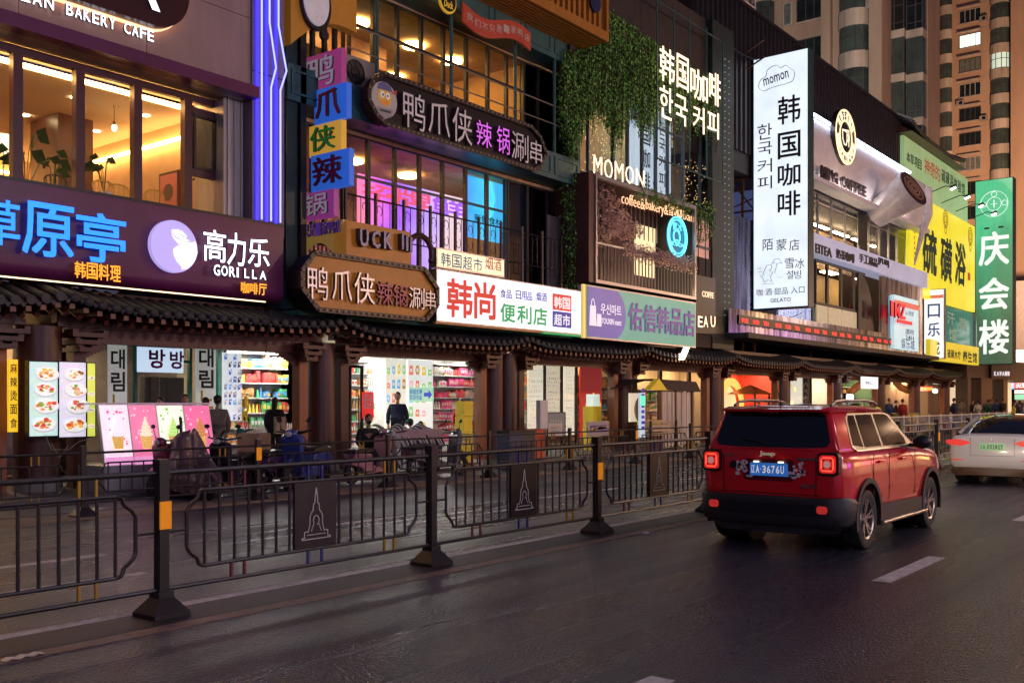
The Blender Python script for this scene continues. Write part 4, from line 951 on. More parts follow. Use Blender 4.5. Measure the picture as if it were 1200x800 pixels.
# slim columns and handrails in front of third floor
for p in (442, 529, 604, 650, 672):
    x = XW(p, 17.35); MB().cyl((x, 17.36, 9.14), (x, 17.36, 11.96), .05, n=8).build('slim_column', teal_p, B2, smooth=True)
MB().tube([(XW(405, 17.35), 17.33, 10.55), (xR2 - .1, 17.33, 10.55)], .022, 6).tube([(XW(405, 17.35), 17.33, 10.0), (xR2 - .1, 17.33, 10.0)], .018, 6).build('handrail', steel, B2)
# wrought iron balcony railing on the second floor
t = thing('balcony_railing', 'black wrought iron railing with scrolls along the second floor of the teal building', 'railing', (xL2, 17.3, 4.4))
Yr = 17.28; x0, x1 = XW(405, Yr), xR2 - .05; zt = at(406, 227, Yr)[1]; zb = 4.45
MB().tube([(x0, Yr, zt), (x1, Yr, zt)], .022, 6).build('top_rail', black, t); MB().tube([(x0, Yr, zt - .9), (x1, Yr, zt - .9)], .018, 6).build('rail', black, t)
n = 10; sp = (x1 - x0) / n; bp = None
for k in range(n + 1):
    mb = MB().box((x0 + k * sp - .03, Yr - .03, zb), (x0 + k * sp + .03, Yr + .03, zt + .16)) if bp is None else None
    if mb: bp = mb.build('post', black, t)
    else: inst(bp, t, (k * sp, 0, 0))
bar_ = MB().cyl((x0, Yr, zt - .9), (x0, Yr, zt), .011, n=5).build('bar', black, t)
sc = MB(); 
for dz, s_ in ((.22, 1), (-.22, -1)):
    pts = [(x0 + .11 * math.cos(a) * (1 - .06 * q), Yr, zt - .45 + dz + s_ * .15 * math.sin(a) * (1 - .06 * q)) for q, a in enumerate([math.radians(-60 + 36 * i) for i in range(9)])]
    sc.tube(pts, .010, 4)
sc_ = sc.build('scroll', black, t); sc_.location.x = .22
nb = int((x1 - x0) / .24)
for k in range(1, nb):
    inst(bar_, t, (k * (x1 - x0) / nb, 0, 0))
    if k % 2 == 0: inst(sc_, t, (k * (x1 - x0) / nb + .12, 0, 0))
# glowing screens and curtains behind the second floor glass
t = thing('video_wall', 'pink and purple lit display behind the second floor windows', 'screen', (XW(403, 19.6), 19.6, 4.6))
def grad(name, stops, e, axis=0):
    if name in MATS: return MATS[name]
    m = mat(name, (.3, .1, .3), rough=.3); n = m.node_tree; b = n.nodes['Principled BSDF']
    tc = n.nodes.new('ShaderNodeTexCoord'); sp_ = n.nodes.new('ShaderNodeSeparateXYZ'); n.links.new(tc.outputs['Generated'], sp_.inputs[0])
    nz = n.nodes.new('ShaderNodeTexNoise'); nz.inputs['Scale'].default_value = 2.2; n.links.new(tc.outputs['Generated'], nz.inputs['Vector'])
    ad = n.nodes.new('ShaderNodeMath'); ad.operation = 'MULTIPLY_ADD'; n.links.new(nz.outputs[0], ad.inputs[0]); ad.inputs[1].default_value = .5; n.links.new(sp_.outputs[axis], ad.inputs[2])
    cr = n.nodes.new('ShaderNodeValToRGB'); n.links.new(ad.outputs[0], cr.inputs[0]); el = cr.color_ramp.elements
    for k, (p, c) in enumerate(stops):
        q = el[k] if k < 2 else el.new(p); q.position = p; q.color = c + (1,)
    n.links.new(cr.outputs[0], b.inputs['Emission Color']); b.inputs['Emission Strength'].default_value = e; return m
gp = grad('video_gradient', [(.15, (.95, .25, .25)), (.4, (.9, .15, .75)), (.6, (.35, .1, 1.0)), (.8, (.55, .35, 1.0)), (1.1 if 0 else 1.0, (.9, .6, .55))], 1.25)
Yv = 19.4
x0, x1 = XW(420, Yv), XW(546, Yv); MB().box((x0, Yv, 4.5), (x1, Yv + .06, 7.75)).build('screen', gp, t)
for k, (pa, pb, ya, yb2, cc) in enumerate(((425, 462, 212, 233, '招'), (463, 505, 218, 240, '牌'), (507, 545, 228, 250, '鲜'))):
    ty(cc, pa, pb, ya, yb2, Yv - .02, em('screen_red', (.9, .1, .22), 1.0) if k < 2 else em('screen_violet', (.45, .1, .75), 1.0), t, depth=.004, bold=.02)
t = thing('blue_screen', 'bright cyan blue display behind the right second floor windows', 'screen', (XW(547, 18.6), 18.6, 4.6))
gb = grad('blue_gradient', [(.2, (.02, .30, .9)), (.7, (.02, .65, 1.0)), (.9, (.1, .9, 1.0)), (1.0, (.05, .5, .9))], 1.2)
Yv = 18.5; x0, x1 = XW(545, Yv), XW(590, Yv); z1 = at(548, 205, Yv)[1]; z0 = at(548, 277, Yv)[1]
MB().box((x0, Yv, z0), (x1, Yv + .06, z1)).build('screen', gb, t); ty('新鲜食材', 556, 588, 250, 259, Yv - .01, mat('screen_ink', (.01, .03, .12)), t, depth=.004)
# orange slatted box at the top
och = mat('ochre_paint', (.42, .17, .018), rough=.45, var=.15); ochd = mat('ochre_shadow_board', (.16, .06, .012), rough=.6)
t = thing('slatted_canopy', 'ochre slatted box projecting at the top of the teal building', 'canopy', (15, 16.2, 12.55))
zb = 12.55; zt = 15.6; Yf = 16.2; x0, x1 = 14.5, 25.5
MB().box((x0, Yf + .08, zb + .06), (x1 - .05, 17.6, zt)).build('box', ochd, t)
mb = MB(); mb.box((x0, Yf - .02, zb), (x1, Yf + .078, zb + .28)); mb.box((x1 - .12, Yf - .02, zb + .281), (x1, Yf + .078, zt)); mb.box((x1 - .12, Yf + .081, zb), (x1, 17.6, zb + .2)); mb.build('edge_frame', och, t)
sl_ = MB().box((x0 + 4, Yf, zb + .29), (x0 + 4.13, Yf + .075, zt)).build('slat', och, t)
for k in range(1, 25): inst(sl_, t, (k * .27, 0, 0))
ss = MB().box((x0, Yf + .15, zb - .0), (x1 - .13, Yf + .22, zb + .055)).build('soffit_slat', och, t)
for k in range(1, 11): inst(ss, t, (0, k * .125, 0))
# dark ornaments on the box
x, z = at(697, 3, Yf - .05); MB().prism(disc(x, z, .28, .3), (0, Yf - .03, 0), UX, UZ, (0, -.06, 0)).build('emblem', mat('navy_emblem', (.03, .03, .09), rough=.3), t)
# round black/yellow badge and red wave banner
Yr = 17.15
x, z = at(525, 1, Yr); t = thing('round_badge_sign', 'round black sign with a yellow rim under the slatted box', 'sign', (x, Yr, z))
MB().prism(disc(x, z, .33), (0, Yr, 0), UX, UZ, (0, .06, 0)).build('rim', em('badge_yellow', (.8, .5, .05), .35), t); MB().prism(disc(x, z, .28), (0, Yr - .003, 0), UX, UZ, (0, -.02, 0)).build('disc', black, t)
text('Duck', (x - .17, Yr - .025, z - .2), UX, UZ, .34, .2, em('badge_yellow', (.8, .5, .05), .35), t, depth=.005)
Yr = 17.0
a, b = at(543, 2, Yr), at(543, 24, Yr); x1 = XW(622, Yr); W_ = x1 - a[0]; h = a[1] - b[1]
t = thing('wave_banner_sign', 'red waving ribbon sign with white characters on the teal slab', 'sign', (a[0], Yr, b[1]))
N = 20; wv = lambda u: -.16 * math.sin(u * 6.0) * 1.0 + .0
zb0 = b[1] - .02
pts = [(a[0] + W_ * k / N, zb0 + wv(k / N)) for k in range(N + 1)] + [(a[0] + W_ * k / N, zb0 + h + wv(k / N)) for k in range(N, -1, -1)]
mb = MB()
for k in range(N):
    q = [pts[k], pts[k + 1], pts[2 * N - k], pts[2 * N + 1 - k]]; mb.prism(q, (0, Yr, 0), UX, UZ, (0, .06, 0))
mb.build('ribbon', mat('ribbon_red', (.33, .035, .02), rough=.4, emit=.12, ecol=(.9, .12, .06)), t)
for k, ch in enumerate('我们不只是一家鸭店'):
    u = (k + .4) / 9.4; text(ch, (a[0] + W_ * u, Yr, zb0 + wv(u + .03) + h * .3), UX, UZ, W_ / 9.6 * .8, h * .42, mat('ribbon_text', (.6, .5, .45)), t, name='letter', depth=.015, bold=.01)
# ---- the black duck sign
gilt = mat('aged_bulb', (.3, .22, .15), emit=.05, ecol=(1, .6, .4), rough=.3)
def bulb_sign(name, label, poly, Yf, face_m, rim_m, sp=.17, depth=.28, rim=.13):
    cx = sum(p[0] for p in poly) / len(poly); cz = sum(p[1] for p in poly) / len(poly)
    t = thing(name, label, 'sign', (cx, Yf, min(p[1] for p in poly)))
    MB().prism(poly, (0, Yf, 0), UX, UZ, (0, .05, 0)).build('panel', face_m, t); MB().prism([(cx + (a - cx) * .985, cz + (b - cz) * .96) for a, b in poly], (0, Yf + .052, 0), UX, UZ, (0, depth - .05, 0)).build('case', rim_m, t)
    r = MB()
    for i in range(len(poly)):
        p, q = Vector(poly[i]), Vector(poly[(i + 1) % len(poly)]); r.beam((p.x, Yf - .03, p.y), (q.x, Yf - .03, q.y), .11, rim, up=(0, 1, 0))
    r.build('rim', rim_m, t)
    b = None
    for i in range(len(poly)):
        p, q = Vector(poly[i]), Vector(poly[(i + 1) % len(poly)]); L_ = (q - p).length; n = max(1, int(L_ / sp))
        for k in range(n):
            c = p + (q - p) * (k / n)
            if b is None: b = MB().ell((c.x, Yf - .105, c.y), (.026, .03, .026), 7, 5).build('bulb', gilt, t); c0 = c
            else: inst(b, t, (c.x - c0.x, 0, c.y - c0.y))
    return t
Yd = 16.9
A = lambda px, py, Y=Yd: at(px, py, Y)
zt, zb = A(445, 82)[1] - .08, A(629, 203)[1] + .05
xl, xr = XW(430, Yd), XW(638, Yd)
poly = [(xl, zb + .45), (xl, zt - .45), (xl + .25, zt - .13), (xl + .5, zt), (xr - .75, zt), (xr - .3, zt - .2), (xr, zt - .65), (xr, zb + .6), (xr - .3, zb + .15), (xr - .6, zb), (xl + .6, zb), (xl + .25, zb + .15)]
t = bulb_sign('duck_pot_sign', 'long black eight sided sign with silver and purple characters above second floor windows', poly, Yd, mat('black_sign_face', (.016, .010, .014), rough=.3), mat('dark_rim', (.03, .018, .018), rough=.4))
silv = mat('silver_letter', (.62, .58, .60), rough=.35, metal=.3, emit=.10, ecol=(.9, .8, .9)); purl = em('purple_letter', (.62, .12, .75), .85)
def duckrow(t, cells, Y, m1, m2, kw):
    for k, (ch, pa, pb, ta, tb) in enumerate(cells):
        ty(ch, pa, pb, ta, tb, Y, m2 if ch in '辣锅' else m1, t, name='letter', **kw)
duckrow(t, [('鸭', 470, 496, 105, 148), ('爪', 500, 525, 116, 155), ('侠', 528, 551, 124, 165), ('辣', 556, 574, 140, 170), ('锅', 580, 595, 147, 178), ('涮', 597, 617, 153, 186), ('串', 619, 633, 163, 190)], Yd - .04, silv, purl, dict(depth=.07, bold=.0))
cx, cz = at(451, 117, Yd - .1); r = .42
def duck_logo(cx, cz, r, Y, parent, e=1.0):
    mb = MB(); mb.prism(disc(cx, cz, r), (0, Y + .08, 0), UX, UZ, (0, -.07, 0), col=(.45, .38, .36))
    f = lambda pts, c, k: mb.poly([(cx + a * r, Y - .003 * k, cz + b * r) for a, b in pts], c)
    f(disc(0, .15, .55, .5, 16), (.75, .45, .08), 1); f([(-.6, .5), (.6, .55), (.45, .85), (-.1, 1.0), (-.5, .8)], (.10, .10, .25), 2); f(disc(-.2, .25, .16, .2, 12), (.9, .9, .85), 3); f(disc(.22, .25, .16, .2, 12), (.9, .9, .85), 3)
    f(disc(-.17, .24, .07, n=8), (.02, .02, .02), 4); f(disc(.2, .24, .07, n=8), (.02, .02, .02), 4); f([(-.35, -.05), (.35, -.05), (.2, -.3), (-.2, -.3)], (.85, .3, .03), 4)
    f([(-.7, -.5), (.7, -.45), (.5, -.85), (0, -1.1), (-.5, -.85)], (.3, .26, .28), 3); f([(-.45, -.6), (.45, -.55), (.4, -.7), (-.4, -.72)], (.04, .04, .05), 5); f([(.5, .5), (.95, .75), (.9, .45)], (.5, .05, .05), 3)
    mb.build('logo', colmat('logo_print', emit=.15), parent, fix=False)
duck_logo(cx, cz, r, Yd - .1, t)
# ---- orange sign group at the lower left
osf = mat('orange_sign_face', (.42, .15, .012), rough=.4, var=.2, vs=1.5, emit=.05, ecol=(1, .35, .02))
Yo = 16.3
xl, xr = XW(352, Yo), XW(510.5, Yo); zt = at(387, 299, Yo)[1]; zb = at(497, 376, Yo)[1] + .03; 
poly = [(xl, zb + .42), (xl, zt - .42), (xl + .35, zt), (xr - .45, zt), (xr, zt - .42), (xr, zb + .38), (xr - .4, zb), (xl + .45, zb)]
t = bulb_sign('orange_duck_sign', 'orange eight sided sign with bulb rim and silver characters just above the eave', poly, Yo, osf, mat('dark_rim', (.03, .018, .018), rough=.4), depth=.5, rim=.10)
redl = mat('crimson_letter', (.22, .015, .06), rough=.35, emit=.15, ecol=(.7, .05, .2))
duckrow(t, [('鸭', 358, 382, 311, 350), ('爪', 387, 410, 315, 351), ('侠', 413, 437, 318, 355), ('辣', 440, 458, 329, 357), ('锅', 459, 475, 333, 358), ('涮', 477, 495, 336, 361), ('串', 496, 508, 340, 362)], Yo - .04, silv, redl, dict(depth=.07, bold=.0))
# corner box sign: orange with arched side and blue letters
X0 = 14.98; Yk = 16.4
zt = at(402, 257, Yk)[1]; zb = at(402, 303, Yk)[1]; xe_ = XW(482, Yk)
t = thing('corner_box_sign', 'orange corner box sign with dark blue letters reading UCK and an arch cut below', 'sign', (X0, Yk, zb))
mb = MB(); mb.prism(rr(xe_ - X0, zt - zb, .12, 3), (X0, Yk, zb), UX, UZ, (0, .3, 0)); mb.build('front_panel', osf, t)
yy1, _ = atx(347, 300, X0)
P2 = [(0, zb), (0, zt), (-(yy1 - Yk), zt + .02), (-(yy1 - Yk), zb)]
N = 10; arch = [(-(yy1 - Yk) * (.12 + .85 * k / N), zb + .02 + .42 * math.sin(math.pi * k / N)) for k in range(N + 1)]
mb = MB(); L_ = yy1 - Yk
for k in range(N): 
    a, b = arch[k], arch[k + 1]; mb.prism([(-a[0], a[1]), (-b[0], b[1]), (-b[0], zt), (-a[0], zt)], (X0, Yk, 0), (0, 1, 0), UZ, (.1, 0, 0))
mb.prism([(0, zb), (-arch[0][0], zb + .02), (-arch[0][0], zt), (0, zt)], (X0, Yk, 0), (0, 1, 0), UZ, (.1, 0, 0)); mb.build('side_panel', mat('yellow_side_panel', (.62, .38, .08), rough=.4, emit=.12, ecol=(1, .6, .15)), t)
mb = MB()
for k in range(1, 9): a = Yk + L_ * (.12 + .85 * k / 9.5); mb.box((X0 + .05, a - .015, zb), (X0 + .08, a + .015, zb + .5))
mb.build('arch_bars', mat('violet_bars', (.2, .12, .35), rough=.4), t)
navy = mat('navy_letter', (.03, .03, .16), rough=.3, emit=.06, ecol=(.2, .2, 1)); vio = mat('violet_letter', (.10, .03, .22), rough=.35, emit=.15, ecol=(.3, .1, .8))
z_a = zb + .5; hq = .28
for k, ch in enumerate('不只是一家鸭店'): text(ch, (X0 - .02, yy1 - .1 - L_ * .95 * (k / 7), z_a + .08), UM, UZ, L_ * .115, hq, vio, t, name='letter', depth=.05, bold=.02)
for k, (ch, pa, pb) in enumerate((('U', 417, 427), ('C', 431, 441), ('K', 445, 456), ('I', 466, 468.5), ('I', 471, 473.5), ('I', 476, 478.5))): ty(ch, pa, pb, 268 + k * 2, 289 + k * 1.3, Yk - .01, navy, t, name='letter', depth=.14, bold=.03)
# dark swirl bracket at the right of the box
x, z = at(494, 296, Yk); pts = [(x + .42 * math.cos(a), Yk + .05, z + .42 * math.sin(a)) for a in [math.radians(150 - 22 * i) for i in range(9)]]
MB().tube(pts, .07, 8).build('swirl_bracket', darkwood, t)
# ---- blade signs with single characters
def blade(ch, pl, pr_, pt, pb, X, face, glyph, label, th=.16):
    yL, zt_ = atx(pl, pt, X); yR, _ = atx(pr_, pt, X); _, zb_ = atx((pl + pr_) / 2, pb, X)
    _, zt_ = atx((pl + pr_) / 2, pt, X)
    t = thing('blade_sign', label, 'sign', (X, yL, zb_)); e = .05
    MB().box((X, yR, zb_), (X + th, yL, zt_)).build('box', face, t, bevel=.015)
    wd = (yL - yR); text(ch, (X - .03, yL - wd * .12, zb_ + (zt_ - zb_) * .12), UM, UZ, wd * .74, (zt_ - zb_) * .76, glyph, t, name='letter', depth=.06, bold=.01)
X = 15.06
gm = lambda n_, c, e=.4, k=1: mat(n_, c, rough=.4, emit=e, ecol=tuple(min(1, q * 2.2) for q in c))
mag = gm('magenta_sign_face', (.22, .03, .12)); blu = gm('blue_sign_face', (.02, .09, .42)); yls = gm('amber_sign_face', (.50, .24, .03)); pur = gm('purple_sign_face', (.18, .025, .14))
g_w = mat('grey_white_glyph', (.6, .52, .6), rough=.4, emit=.15, ecol=(.9, .8, .9)); g_r = mat('dark_red_glyph', (.30, .02, .015), rough=.4, emit=.08); g_g = mat('green_glyph', (.03, .32, .06), rough=.4, emit=.15); 
blade('鸭', 356, 400, 62, 108, X, mag, g_w, 'topmost blade sign, magenta with a grey duck character')
blade('爪', 368, 406, 101, 142, X - .05, blu, g_r, 'blue blade sign with a dark red claw character, second from top')
blade('侠', 362, 400, 144, 181, X, yls, g_g, 'amber blade sign with a green character in the middle of the stack')
blade('辣', 364, 409, 178, 221, X - .05, blu, mat('wine_glyph', (.2, .01, .04), emit=.05), 'blue blade sign with a wine red character, fourth from top')
blade('锅', 356, 391, 224, 256, X, pur, g_w, 'purple blade sign with a pale character, lowest of the stack')
x = XW(349, 17.5); MB().box((x - .08, 17.3, 4.6), (x + .08, 17.5, 12)).build('corner_mullion', black, B2)
# orange board at the top with oval and arch
Yo = 16.9; xl, xr = XW(341, Yo), XW(418, Yo); zb = at(416, 38, Yo)[1]
t = thing('arched_billboard', 'orange billboard with arched bottom and a white oval near the top left', 'billboard', (xl, Yo, zb)); mb = MB(); N = 14
for k in range(N):
    a, b = k / N, (k + 1) / N; f = lambda u: zb - .25 * (1 - u) - .55 * (1 - u) * (0 if 0 else 1) + .35 * math.sin(math.pi * min(1, u * 1.0)) * .9
    mb.prism([(xl + (xr - xl) * a, f(a)), (xl + (xr - xl) * b, f(b)), (xl + (xr - xl) * b, zb + 4), (xl + (xr - xl) * a, zb + 4)], (0, Yo, 0), UX, UZ, (0, .25, 0))
mb.build('board', mat('amber_board', (.52, .22, .02), rough=.5, var=.1, emit=.06, ecol=(1, .45, .05)), t)
x, z = at(371, 4, Yo - .1); MB().prism(disc(x, z, .42, .6, 30), (0, Yo - .02, 0), UX, UZ, (0, -.09, 0)).build('oval_rim', black, t); MB().prism(disc(x - .03, z + .03, .36, .54, 30), (0, Yo - .112, 0), UX, UZ, (0, -.03, 0)).build('oval', mat('bone_white', (.55, .5, .52), rough=.4, emit=.2, ecol=(.9, .8, .85)), t)
MB().cyl((x + .25, Yo - .1, z - .62), (x + .25, Yo - .02, z - .62), .12, n=12).build('foot', black, t)
windows([352, 362, 372, 382, 392, 402], 12.0, 12.5, 17.9, B2, dark_fr, clear)
# air conditioners on the balconies
def aircon(x, Y, z, label, s=1.0, rot=0):
    t = thing('air_conditioner', label, 'air conditioner', (x, Y, z)); a = white_ac
    MB().box((x - .42 * s, Y, z), (x + .42 * s, Y + .3 * s, z + .58 * s)).build('casing', a, t, bevel=.015)
    g = MB(); ring(g, x - .08 * s, z + .29 * s, Y - .003, .20 * s, .23 * s, .015, 20); ring(g, x - .08 * s, z + .29 * s, Y - .003, .09 * s, .11 * s, .015, 14)
    for k in range(8): a_ = k * math.pi / 4; g.beam((x - .08 * s + .03 * s * math.cos(a_), Y - .01, z + .29 * s + .03 * s * math.sin(a_)), (x - .08 * s + .22 * s * math.cos(a_), Y - .01, z + .29 * s + .22 * s * math.sin(a_)), .012, up=(0, 1, 0))
    g.build('grille', black, t); MB().prism(disc(x - .08 * s, z + .29 * s, .2 * s), (0, Y - .002, 0), UX, UZ, (0, .004, 0)).build('fan', mat('dark_fan', (.03, .03, .03)), t)
    return t
white_ac = mat('grey_casing', (.28, .25, .24), rough=.5, var=.2)
x, z = at(413, 82, 17.5); aircon(x + .2, 17.5, 9.16, 'grey outdoor unit on the third floor ledge left of the black sign', 1.3)
x, z = at(610, 310, 17.6); aircon(x, 17.6, 4.42, 'outdoor unit behind the railing right of the blue screen', 1.3)
for p, l_ in ((640, 'drawn grey curtain in the right second floor window'),):
    x = XW(p, 17.9); mb = MB()
    for k in range(10): mb.cyl((x + k * .09, 17.85, 4.5), (x + k * .09, 17.85, 7.4), .05, n=8)
    mb.build('curtain', mat('grey_curtain', (.14, .11, .12), rough=.8), label=l_, cat='curtain')

# ---- small yellow and big white shop signs
Yw = 16.3
x0, x1, z0, z1 = rect(511.5, 591, 289.5, 313, Yw)
t = thing('small_shop_sign', 'small yellow lit sign reading 韩国超市烟酒 sitting on the white sign', 'sign', (x0, Yw, z0))
MB().box((x0, Yw, z0), (x1, Yw + .25, z1)).build('case', steel, t); e = .04
MB().box((x0 + e, Yw - .01, z0 + e), (x1 - e, Yw - .001, z1 - e)).build('face', signface('pale_yellow_face', (.93, .88, .52), .95), t)
tchars('韩国超市', 516, 566, 295, 311, Yw - .011, mat('ink_blue', (.05, .10, .42), emit=.1), t, gap=.14, depth=.005, bold=.012); tchars('烟酒', 568, 588, 301, 315, Yw - .011, mat('ink_red', (.6, .04, .10), emit=.15), t, gap=.1, depth=.005, bold=.012)
x0, x1 = XW(511.5, Yw), XW(681, Yw); z1 = at(511.5, 314.5, Yw)[1]; z0 = at(511.5, 376.5, Yw)[1]
t = thing('convenience_shop_sign', 'wide white lit sign with red 韩尚 and green 便利店', 'sign', (x0, Yw, z0))
MB().box((x0, Yw, z0), (x1, Yw + .5, z1)).build('case', steel, t)
MB().box((x0 + .03, Yw - .01, z0 + .03), (x1 - .03, Yw - .001, z1 - .03)).build('face', signface('white_face', (.84, .92, 1.0), .95), t)
ir = mat('sign_print_red', (.65, .03, .03), emit=.45, ecol=(.9, .04, .03), rough=.4); ig = mat('sign_print_green', (.01, .42, .14), emit=.35, ecol=(.0, .6, .18), rough=.4); ib = mat('sign_print_blue', (.03, .05, .45), emit=.3, ecol=(.04, .06, .6), rough=.4)
ty('韩', 524, 553, 326, 370, Yw - .011, ir, t, name='letter', depth=.01, bold=.035); ty('尚', 556, 580, 330, 372, Yw - .011, ir, t, name='letter', depth=.01, bold=.035)
tchars('食品', 586, 600, 338.5, 348.5, Yw - .011, ib, t, depth=.006, bold=.02); tchars('日用品', 604, 624, 340, 350, Yw - .011, ib, t, depth=.006, bold=.02); tchars('烟酒', 628, 641, 342, 352, Yw - .011, ib, t, depth=.006, bold=.02)
tchars('便利店', 585, 642, 355, 376, Yw - .011, ig, t, gap=.14, depth=.008, bold=.03)
wp = mat('sign_print_white', (.9, .9, .9), emit=.8)
for (ya, yb2, m_, s_) in ((343.5, 362.5, ir, '韩国'), (364, 382.5, ib, '超市')):
    a, b, c, d_ = rect(647.5, 669.5, ya, yb2, Yw - .012); MB().box((a, Yw - .016, c), (b, Yw - .011, d_)).build('colour_box', m_, t)
    tchars(s_, 649, 668.5, ya + 3.5, yb2 - 2, Yw - .017, wp, t, gap=.12, depth=.005, bold=.02)
MB().box((XW(636, Yw), Yw - .02, z0 - .06), (x1 - .02, Yw + .1, z0 - .005)).build('green_trim', ig, t)
MB().box((x0, Yw + .02, z0 - .05), (XW(636, Yw), Yw + .1, z0 - .005)).build('orange_trim', mat('orange_trim', (.7, .4, .15)), t)
# ================================================================ building 3: vine covered café
B3 = thing('vine_café_building', 'dark building behind hanging vines with a framed balcony box and neon letters', 'building', (25.8, 18, 3.6))
XL3, XR3 = 25.72, XW(853, 17.2)
brick_d = mat('dark_brown_wall', (.03, .022, .022), rough=.7, var=.3)
MB().box((XL3, 18.4, 3.6), (XR3, 24.5, 8.74)).box((XL3, 19.3, 8.741), (XR3, 24.5, 16.5)).build('wall', brick_d, B3)
MB().box((XL3, 17.0, 13.4), (XR3, 18.39, 13.7)).build('roof_slab', brick_d, B3)
MB().box((XW(835, 16.95), 16.95, 3.7), (XR3, 17.15, 16.0)).build('side_pier', mat('perforated_panel', (.02, .03, .025), rough=.5), B3)
studs = MB()
for k in range(40):
    for dx in (0, .35): studs.ell((XW(850, 16.9) + .05 + dx, 16.94, 5 + k * .25), (.018, .012, .018), 5, 4)
studs.build('stud_lights', em('stud', (.5, .7, .5), .9), B3, kind='stuff')
# window wall on the third floor
YF = 17.5; bluef = mat('blue_grey_frame', (.06, .10, .14), rough=.4)
z0, z1 = 9.0, 13.35
MB().box((XL3, YF + 1.6, 8.9), (XW(846, YF), YF + 1.7, 13.4)).build('curtain_wall_back', mat('warm_drape', (.65, .45, .22), rough=.8), B3)
for x in (27.5, 30, 32.5, 34.5): MB().cyl((x, YF + .9, 13.2), (x, YF + .9, 13.3), .3, n=14).build('ceiling_lamp', lamp_y, B3)
MB().box((XL3, YF, 8.75), (XW(846, YF), YF + 1.7, 8.95)).build('floor_slab', brick_d, B3)
windows([688, 718, 735], z0, z1, YF, B3, bluef, clear); windows([735, 752, 768, 782, 800], z0, z1, YF, B3, bluef, clear, transom=11.3); windows([800, 820, 838, 846], z0, z1, YF, B3, bluef, clear)
# added lit panel standing in for the blade sign mirrored in the glass
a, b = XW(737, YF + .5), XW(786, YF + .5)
o = poster(None, a, b, 9.0, 12.9, YF + .5, (.62, .78, .92), m=prl, th=.05); props(o, 'pale blue lit panel with Korean letters standing in for the sign reflection in the café window glass', 'panel')
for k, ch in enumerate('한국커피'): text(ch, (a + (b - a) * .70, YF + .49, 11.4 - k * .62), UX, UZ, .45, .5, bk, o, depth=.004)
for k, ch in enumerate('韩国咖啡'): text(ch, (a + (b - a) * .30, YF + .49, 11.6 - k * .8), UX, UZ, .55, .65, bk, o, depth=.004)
# fairy lights
fl = MB(); r = random.Random(5)
for pa, pb, n in ((690, 716, 190), (802, 836, 240), (720, 732, 40)):
    for k in range(n): x = r.uniform(XW(pa, YF + .3), XW(pb, YF + .3)); fl.ell((x, YF + .3 + r.random() * .3, r.uniform(9.1, 13.1)), (.011, .011, .011), 4, 3)
fl.build('fairy_light_curtain', em('fairy', (1, .62, .25), 4), None, label='curtain of tiny warm fairy lights inside the café windows', cat='fairy lights', kind='stuff', fix=False)
# framed balcony box
Yb = 16.75
xb0, xb1 = XW(690, Yb), XW(814.5, Yb); zb0 = at(690, 330, Yb)[1]; zb1 = at(690, 201, Yb)[1]
t = thing('balcony_box', 'framed balcony box with brown sides holding blossoms and a blue round neon logo', 'balcony', (xb0, Yb, zb0))
ox = mat('oxide_red_metal', (.085, .025, .02), rough=.4, var=.25)
MB().box((xb0, Yb, zb0), (xb0 + .32, 18.39, zb1)).build('side_wall', ox, t); MB().box((xb0 + .32, Yb + .06, zb1 - .14), (xb1, 18.39, zb1)).build('roof', ox, t)
MB().box((xb0 + .32, Yb, zb0), (xb1, 18.39, zb0 + .12)).build('floor', mat('grey_deck', (.12, .11, .11)), t); MB().box((xb1 - .04, Yb + .06, zb0 + .12), (xb1, 18.39, zb1 - .14)).build('side_wall', mat('dark_mesh_panel', (.03, .025, .03)), t)
mb = MB(); 
for q in ((xb0 + .32, zb1 - .12, xb1, zb1), (xb0 + .32, zb0, xb1, zb0 + .1), (xb1 - .1, zb0 + .1, xb1, zb1 - .12), (xb0 + .321, zb0 + .1, xb0 + .40, zb1 - .12)): mb.box((q[0], Yb - .05, q[1]), (q[2], Yb + .058, q[3]))
mb.build('silver_frame', steel, t)
mb = MB(); n = 20
for k in range(n): x = xb0 + .5 + (xb1 - xb0 - .9) * k / n; mb.box((x, 17.9, zb1 - 1.3), (x + .03, 17.93, zb1 - .15))
mb.build('rear_slats', steel, t); MB().box((xb0 + .6, Yb + .3, zb0 + .125), (xb1 - .4, Yb + .4, zb0 + .15)).build('linear_light', lamp_y, t); MB().box((xb0 + .33, 18.3, zb0 + .12), (xb1 - .05, 18.38, zb1 - .14)).build('rear_wall', mat('plum_wall', (.07, .03, .035), rough=.6), t)  # hidden linear light on the floor is added to light the blossoms
x0, x1 = XW(745, 18.2), XW(768, 18.2); MB().box((x0, 18.2, 6.2), (x1, 18.26, 8.0)).build('lit_window', em('cream_window', (1, .78, .45), 1.0), t)
# railing
zr1 = at(698, 283, Yb)[1]; mb = MB(); MB().box((xb0 + .4, Yb - .03, zr1 - .05), (xb1 - .1, Yb + .03, zr1)).build('top_rail', steel, t)
rb = MB().box((xb0 + .42, Yb - .018, zb0 + .101), (xb0 + .455, Yb + .018, zr1 - .05)).build('bar', mat('grey_rail', (.12, .12, .14), rough=.35, metal=.4), t)
nb = 30
for k in range(1, nb): inst(rb, t, (k * (xb1 - xb0 - .55) / nb, 0, 0))
